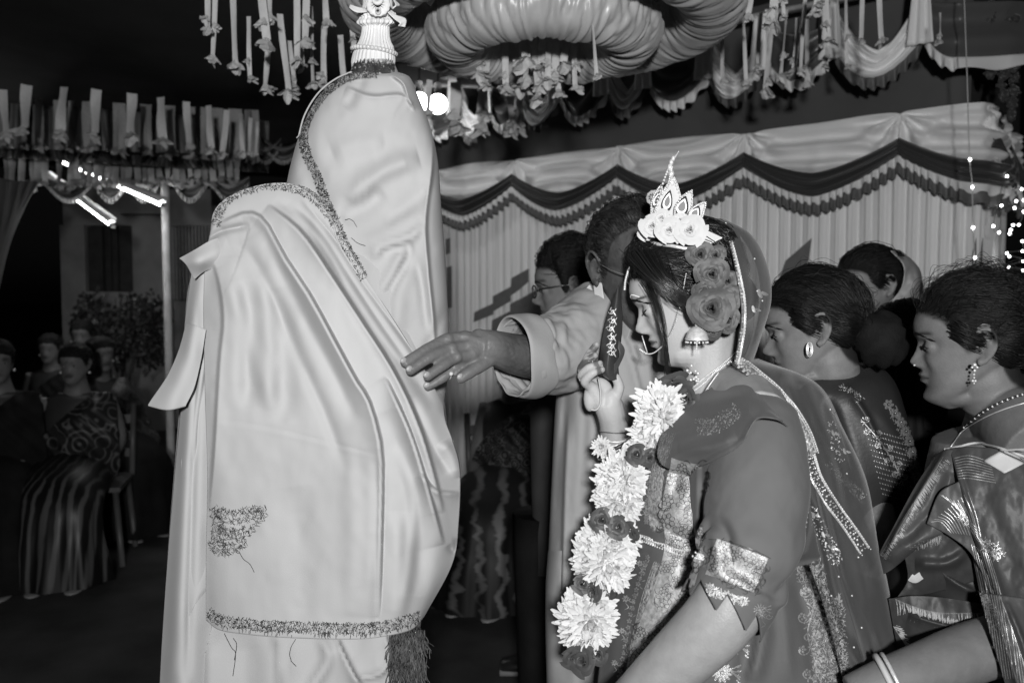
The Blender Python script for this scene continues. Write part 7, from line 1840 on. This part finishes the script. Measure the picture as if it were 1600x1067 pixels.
# bangle
wc_ = P(1388, 1066, 1.195); a = np.linspace(0, 2 * PI, 40); dn = PA([(1330, 1085, 1.18)])[0] - PA([(1460, 1040, 1.16)])[0]; dn /= np.linalg.norm(dn); u1 = np.cross(dn, [0, 1, 0]); u1 /= np.linalg.norm(u1); u2 = np.cross(dn, u1)
for o, r, mt in ((0, .0042, 'white_trim'), (.009, .0028, 'gold')): mk('bangle', *tube([wc_ - dn * o + (u1 * math.cos(t_) + u2 * math.sin(t_)) * .037 for t_ in a], r, 8, caps=False), M[mt], rw)
# ================================================================== seated guests in the dark
M['chair'] = mat('plastic_chair', 0.10, 0.4, var=.1, vscale=10)
def print_mat(name, ground, ink, scale, kind='rings', stretch=(1, 1, 1), rough=.5):
    """printed or striped cloth: pale ink on a dark ground"""
    m, nt, b = node_mat(name); N = nt.nodes; L = nt.links
    tc = N.new('ShaderNodeTexCoord'); mp = N.new('ShaderNodeMapping'); mp.inputs['Scale'].default_value = stretch; L.new(tc.outputs['Object'], mp.inputs[0])
    if kind == 'rings':
        v = N.new('ShaderNodeTexVoronoi'); v.inputs['Scale'].default_value = scale; L.new(mp.outputs[0], v.inputs['Vector'])
        mt_ = N.new('ShaderNodeMath'); mt_.operation = 'MULTIPLY'; mt_.inputs[1].default_value = 22; L.new(v.outputs['Distance'], mt_.inputs[0])
        sn = N.new('ShaderNodeMath'); sn.operation = 'SINE'; L.new(mt_.outputs[0], sn.inputs[0]); src = sn.outputs[0]
    else:
        w = N.new('ShaderNodeTexWave'); w.inputs['Scale'].default_value = scale; w.inputs['Distortion'].default_value = 6; w.inputs['Detail'].default_value = 3; L.new(mp.outputs[0], w.inputs['Vector']); src = w.outputs['Fac']
    nz = N.new('ShaderNodeTexNoise'); nz.inputs['Scale'].default_value = scale * .8; L.new(tc.outputs['Object'], nz.inputs['Vector'])
    ad = N.new('ShaderNodeMath'); ad.operation = 'MULTIPLY'; L.new(src, ad.inputs[0]); L.new(nz.outputs['Fac'], ad.inputs[1])
    mr = N.new('ShaderNodeMapRange'); mr.inputs[1].default_value = .28; mr.inputs[2].default_value = .5; mr.inputs[3].default_value = ground; mr.inputs[4].default_value = ink; L.new(ad.outputs[0], mr.inputs[0])
    L.new(mr.outputs[0], b.inputs['Base Color']); b.inputs['Roughness'].default_value = rough; b.inputs['Specular IOR Level'].default_value = .3
    return m
M['sari_pat'] = print_mat('printed_sari', .010, .10, 9, 'rings'); M['sari_pat_fine'] = print_mat('fine_printed_sari', .015, .12, 22, 'rings')
M['sari_stripe'] = print_mat('striped_skirt', .008, .085, 3, 'wave', (2.2, 2.2, .25), .4); M['sari_wavy'] = print_mat('wavy_sari', .012, .14, 5, 'wave', (.6, .6, 2.5))
def chair(X, Y, yaw, label):
    e = empty('chair', (X, Y, 0), label, 'chair', 'chairs of the seated guests'); R = np.array(Matrix.Rotation(yaw, 3, 'Z'))
    q = lambda V: np.asarray(V) @ R.T + np.array([X, Y, 0])
    def bx_(c, s, name):
        V, F = box(c, s); mk(name, q(V), F, M['chair'], e, smooth=False)
    bx_((0, 0, .43), (.44, .42, .025), 'seat')
    for sx in (-1, 1):
        for sy in (-1, 1):
            V, F = tube([[sx * .19, sy * .18, .42], [sx * .22, sy * .2, 0]], [.018, .016], 8); mk('leg', q(V), F, M['chair'], e)
        V, F = tube([[sx * .21, .2, .43], [sx * .22, .25, .85]], .016, 8); mk('back_post', q(V), F, M['chair'], e)
    for z in (.56, .66, .76): bx_((0, .235, z), (.42, .012, .05), 'back_slat')
def seated(X, Y, yaw, label, seed, sc=1.0, hair_fl=False, skin='skin_dim', sari='sari_pat', skirt='sari_stripe', head_yaw=0, pitch=0, group=None, seat_z=.45, voxel=.0145, lean=0.0):
    """guest sitting, facing -Y turned by yaw; thighs forward, hands on the lap"""
    e = empty('person', (X, Y, 0), label, 'person')
    R = np.array(Matrix.Rotation(yaw, 3, 'Z')); q = lambda V: (np.asarray(V, float) * sc) @ R.T + np.array([X, Y, 0])
    nb = np.array([0, .05 - lean, seat_z + .56]);
    Hm = Matrix.Translation(Vector(q(nb + np.array([0, -.035, -.012])))) @ Matrix.Rotation(yaw - PI / 2 + head_yaw, 4, 'Z') @ Matrix.Rotation(math.radians(pitch), 4, 'Y') @ Matrix.Scale(sc, 4)
    ps = head_parts(Hm)
    def T_(pts, r, **k):
        V, F = tube(np.array(pts, float), np.array(r), 14, **k); return q(V), F
    rgs = np.random.RandomState(seed); sw_ = rgs.uniform(-.05, .05)
    ps += [T_([nb + [0, -.03, .06], nb + [0, -.01, .0], [0, .06 - lean * .8, seat_z + .46]], [.055, .058, .085], n=8), T_([[0, .06 - lean * .8, seat_z + .48], [0, .07 - lean * .5, seat_z + .28], [0, .08, seat_z + .05]], [[.15, .09], [.15, .11], [.17, .13]], n=10, up=(1, 0, 0))]
    for s in (-1, 1):
        ps += [T_([[s * .15, .06 - lean * .8, seat_z + .47], [s * .21, .04, seat_z + .22], [s * .12, -.2, seat_z + .13], [s * .03, -.30, seat_z + .12]], [.05, .043, .035, .026], n=18), T_([[s * .04, .05, seat_z + .06], [s * .05, -.36, seat_z + .03], [s * .08, -.43, seat_z - .1], [s * .09, -.43, .07]], [.06, .05, .045, .035], n=20)]
        V, F = ball((s * .09, -.48, .035), (.042, .11, .035), 12, 8); ps.append((q(V), F))
        V, F = ball((s * .015, -.33, seat_z + .112), (.03, .04, .016), 10, 8); ps.append((q(V), F))
        for k in range(4): ps.append((T_([[s * .01 + .012 * (k - 1.5), -.35, seat_z + .115], [-s * .012 + .014 * (k - 1.5), -.385, seat_z + .11], [-s * .016 + .014 * (k - 1.5), -.41, seat_z + .095]], [.009, .008, .006], n=6)))
    V, F = remesh(ps, voxel, 3)
    mk('body', V, F, M[skin], e, attrs=face_masks(V, Hm, 1.3))
    eye_open(Hm, e, 1.15)
    mk('bindi', *[(xf(Hm, v), f) for v, f in [ball((.0925, 0, .135), (.002, .004, .004), 8, 6)]][0], M['lash'], e)
    hair_woman(Hm, e, seed, n=120, r=.0012, lod=.55, bun_r=(.05, .06, .055))
    for s in (1, -1): mk('earring', *ball(xf(Hm, np.array([-.002, s * .078, .068])), .008, 8, 6), M['gold'], e)
    if hair_fl:
        for k in range(7): rose(xf(Hm, np.array([-.10 + .004 * k, .035 + .006 * math.sin(k), .11 - .02 * k])), xf(Hm, np.array([-.2, .4, .1])) - xf(Hm, np.array([0, 0, .1])), .022, k, 7).mk('hair_flower', M['petal_white'], e)
    # clothes
    n, m = 40, 72; t = np.linspace(0, 1, n)
    path = cr1(np.array([[0, .08, seat_z + .22], [0, .04, seat_z + .10], [0, -.22, seat_z + .07], [0, -.42, seat_z - .02], [0, -.45, seat_z - .18], [0, -.45, .04]]), t); rad = cr1(np.array([[.17, .12], [.22, .13], [.22, .11], [.215, .12], [.22, .15], [.26, .19]]), t)
    T2, N2, B2 = frames(path); N2 = np.tile([1.0, 0, 0], (n, 1)); B2 = np.cross(T2, N2); a = np.linspace(0, 2 * PI, m, endpoint=False)
    fo = 1 + (.05 * np.sin(a[None] * 9 + seed + 2 * np.sin(t[:, None] * 3)) + .03 * np.sin(a[None] * 17 + seed * 3)) * sstep(.45, .9, t)[:, None]
    V = path[:, None] + fo[..., None] * (np.cos(a)[None, :, None] * N2[:, None] * rad[:, :1, None] + np.sin(a)[None, :, None] * B2[:, None] * rad[:, 1:, None])
    mk('skirt', q(V.reshape(-1, 3)), gridF(n, m, False, True), M[skirt], e)
    V, F = ring_loft(np.array([[[ (w * math.cos(x)), .07 - lean * f + dp * math.sin(x), z] for x in np.linspace(0, 2 * PI, 60, endpoint=False)] for (z, w, dp, f) in ((seat_z + .50, .10, .08, .8), (seat_z + .47, .17, .105, .8), (seat_z + .38, .185, .12, .6), (seat_z + .25, .18, .13, .4), (seat_z + .1, .19, .14, .2))]))
    mk('blouse', q(V), F, M['sari_deep'], e)
    # pallu thrown across the chest and over the arm
    net = [[(.10, .02, .50), (.17, .03, .50), (.20, .10, .47)], [(-.02, -.08, .40), (.10, -.09, .42), (.22, -.02, .38)], [(-.14, -.10, .28), (.02, -.13, .28), (.24, -.10, .24)], [(-.20, -.06, .16), (0, -.16, .16), (.26, -.20, .12)], [(-.22, .0, .10), (.0, -.12, .10), (.24, -.24, .08)]]
    Q = patch(np.array(net) + np.array([0, -.012, seat_z]), 60, 50); Q[..., 1] -= .006 * np.sin((Q[..., 0] + Q[..., 2]) * 70)
    mk('pallu', q(Q.reshape(-1, 3)), gridF(60, 50), M[sari], e, solid=.003)
    mb = MB()
    for s in (-1, 1):
        for k in range(2):
            c = np.array([s * (.055 + .012 * k), -.27 + .012 * k, seat_z + .122]); mb.add(q(np.array([c + np.array([.5 * .034 * math.cos(x) * s, .034 * .85 * math.cos(x) * .2, .034 * math.sin(x)]) for x in np.linspace(0, 2 * PI, 20)])) if False else tube(q(np.array([c + np.array([.012 * math.cos(x), .028 * math.cos(x), .034 * math.sin(x)]) for x in np.linspace(0, 2 * PI, 22)])), .004, 6, caps=False)[0], tube(np.array([[math.cos(x), math.sin(x), 0] for x in np.linspace(0, 2 * PI, 22)]), .1, 6, caps=False)[1])
    mb.mk('bangles', M['white_trim'], e)
    for s in (-1, 1):
        mk('sandal', *[(q(v), f) for v, f in [ball((s * .09, -.485, .012), (.05, .125, .012), 14, 6)]][0], M['sandal'], e)
        for k in range(3): mk('sandal_strap', *tube(q(np.array([[s * .09 - .046, -.50 + .03 * k, .02], [s * .09, -.51 + .03 * k, .066], [s * .09 + .046, -.50 + .03 * k, .02]])), .006, 6, n=8), M['sandal'], e)
    return e
def at_floor(px, d): return (px - 800) / FPX * d
chair(at_floor(122, 4.75), 4.78, .25, 'plastic chair under the patterned sari woman sitting at left'); seated(at_floor(118, 4.75), 4.72, .25, 'woman with bindi in patterned dark sari sitting at left, hands on lap', 81, 1.0, head_yaw=-.2)
chair(at_floor(-20, 4.6), 4.65, .35, 'plastic chair cut by the left edge'); seated(at_floor(-8, 4.6), 4.6, .35, 'dark dressed woman sitting at the left edge, half out of view', 82, 1.02, sari='black_cloth', skirt='black_cloth', head_yaw=.25)
chair(at_floor(165, 5.5), 5.55, .9, 'plastic chair behind the patterned sari woman'); seated(at_floor(158, 5.5), 5.5, .9, 'woman with white flowers in her hair sitting behind the patterned sari woman', 83, 1.0, hair_fl=True, sari='sari_pat_fine', skirt='black_cloth')
chair(at_floor(75, 6.4), 6.45, .1, 'plastic chair in the dim back row at left'); seated(at_floor(75, 6.4), 6.4, .1, 'small guest in the dim back row beneath the dark curtain', 84, .98, sari='black_cloth', skirt='black_cloth', voxel=.014)
chair(at_floor(128, 6.9), 6.95, .1, 'plastic chair in the dim back row before the bush'); seated(at_floor(126, 6.9), 6.9, .2, 'guest in the dim back row before the bush, barely visible', 85, 1.05, sari='black_cloth', skirt='black_cloth', voxel=.014)
chair(at_floor(805, 4.45), 4.45, .2, 'plastic chair under the guest behind the outstretched arm'); seated(at_floor(800, 4.45), 4.4, -.35, 'seated guest in striped sari and sandals behind the outstretched arm', 86, 1.0, skirt='sari_wavy', sari='sari_pat_fine', lean=.02)
chair(at_floor(890, 4.6), 4.65, .1, 'plastic chair behind the old man kurta'); seated(at_floor(880, 4.6), 4.6, -.2, 'seated guest mostly hidden behind the old man kurta', 87, 1.0, skirt='sari_stripe', sari='sari_pat')
# lone black shoe on the floor
sh = empty('shoe', P(832, 1040, 3.4) * np.array([1, 1, 0]), 'black shoe on the dark floor left of the kurta hem', 'shoe')
c = P(832, 1040, 3.4) * np.array([1, 1, 0])
rings = []
for (x, w, h0) in ((-.13, .02, .03), (-.12, .035, .05), (-.06, .045, .06), (0, .042, .08), (.06, .036, .085), (.10, .034, .08), (.12, .02, .06)):
    rings.append([c + np.array([x, w * math.cos(a), max(.012, h0 * .5 + h0 * .5 * math.sin(a))]) for a in np.linspace(0, 2 * PI, 24, endpoint=False)])
mk('upper', *ring_loft(rings), M['shoe'], sh); mk('sole', *box(c + [-.005, 0, .008], (.25, .085, .016)), M['sandal'], sh)
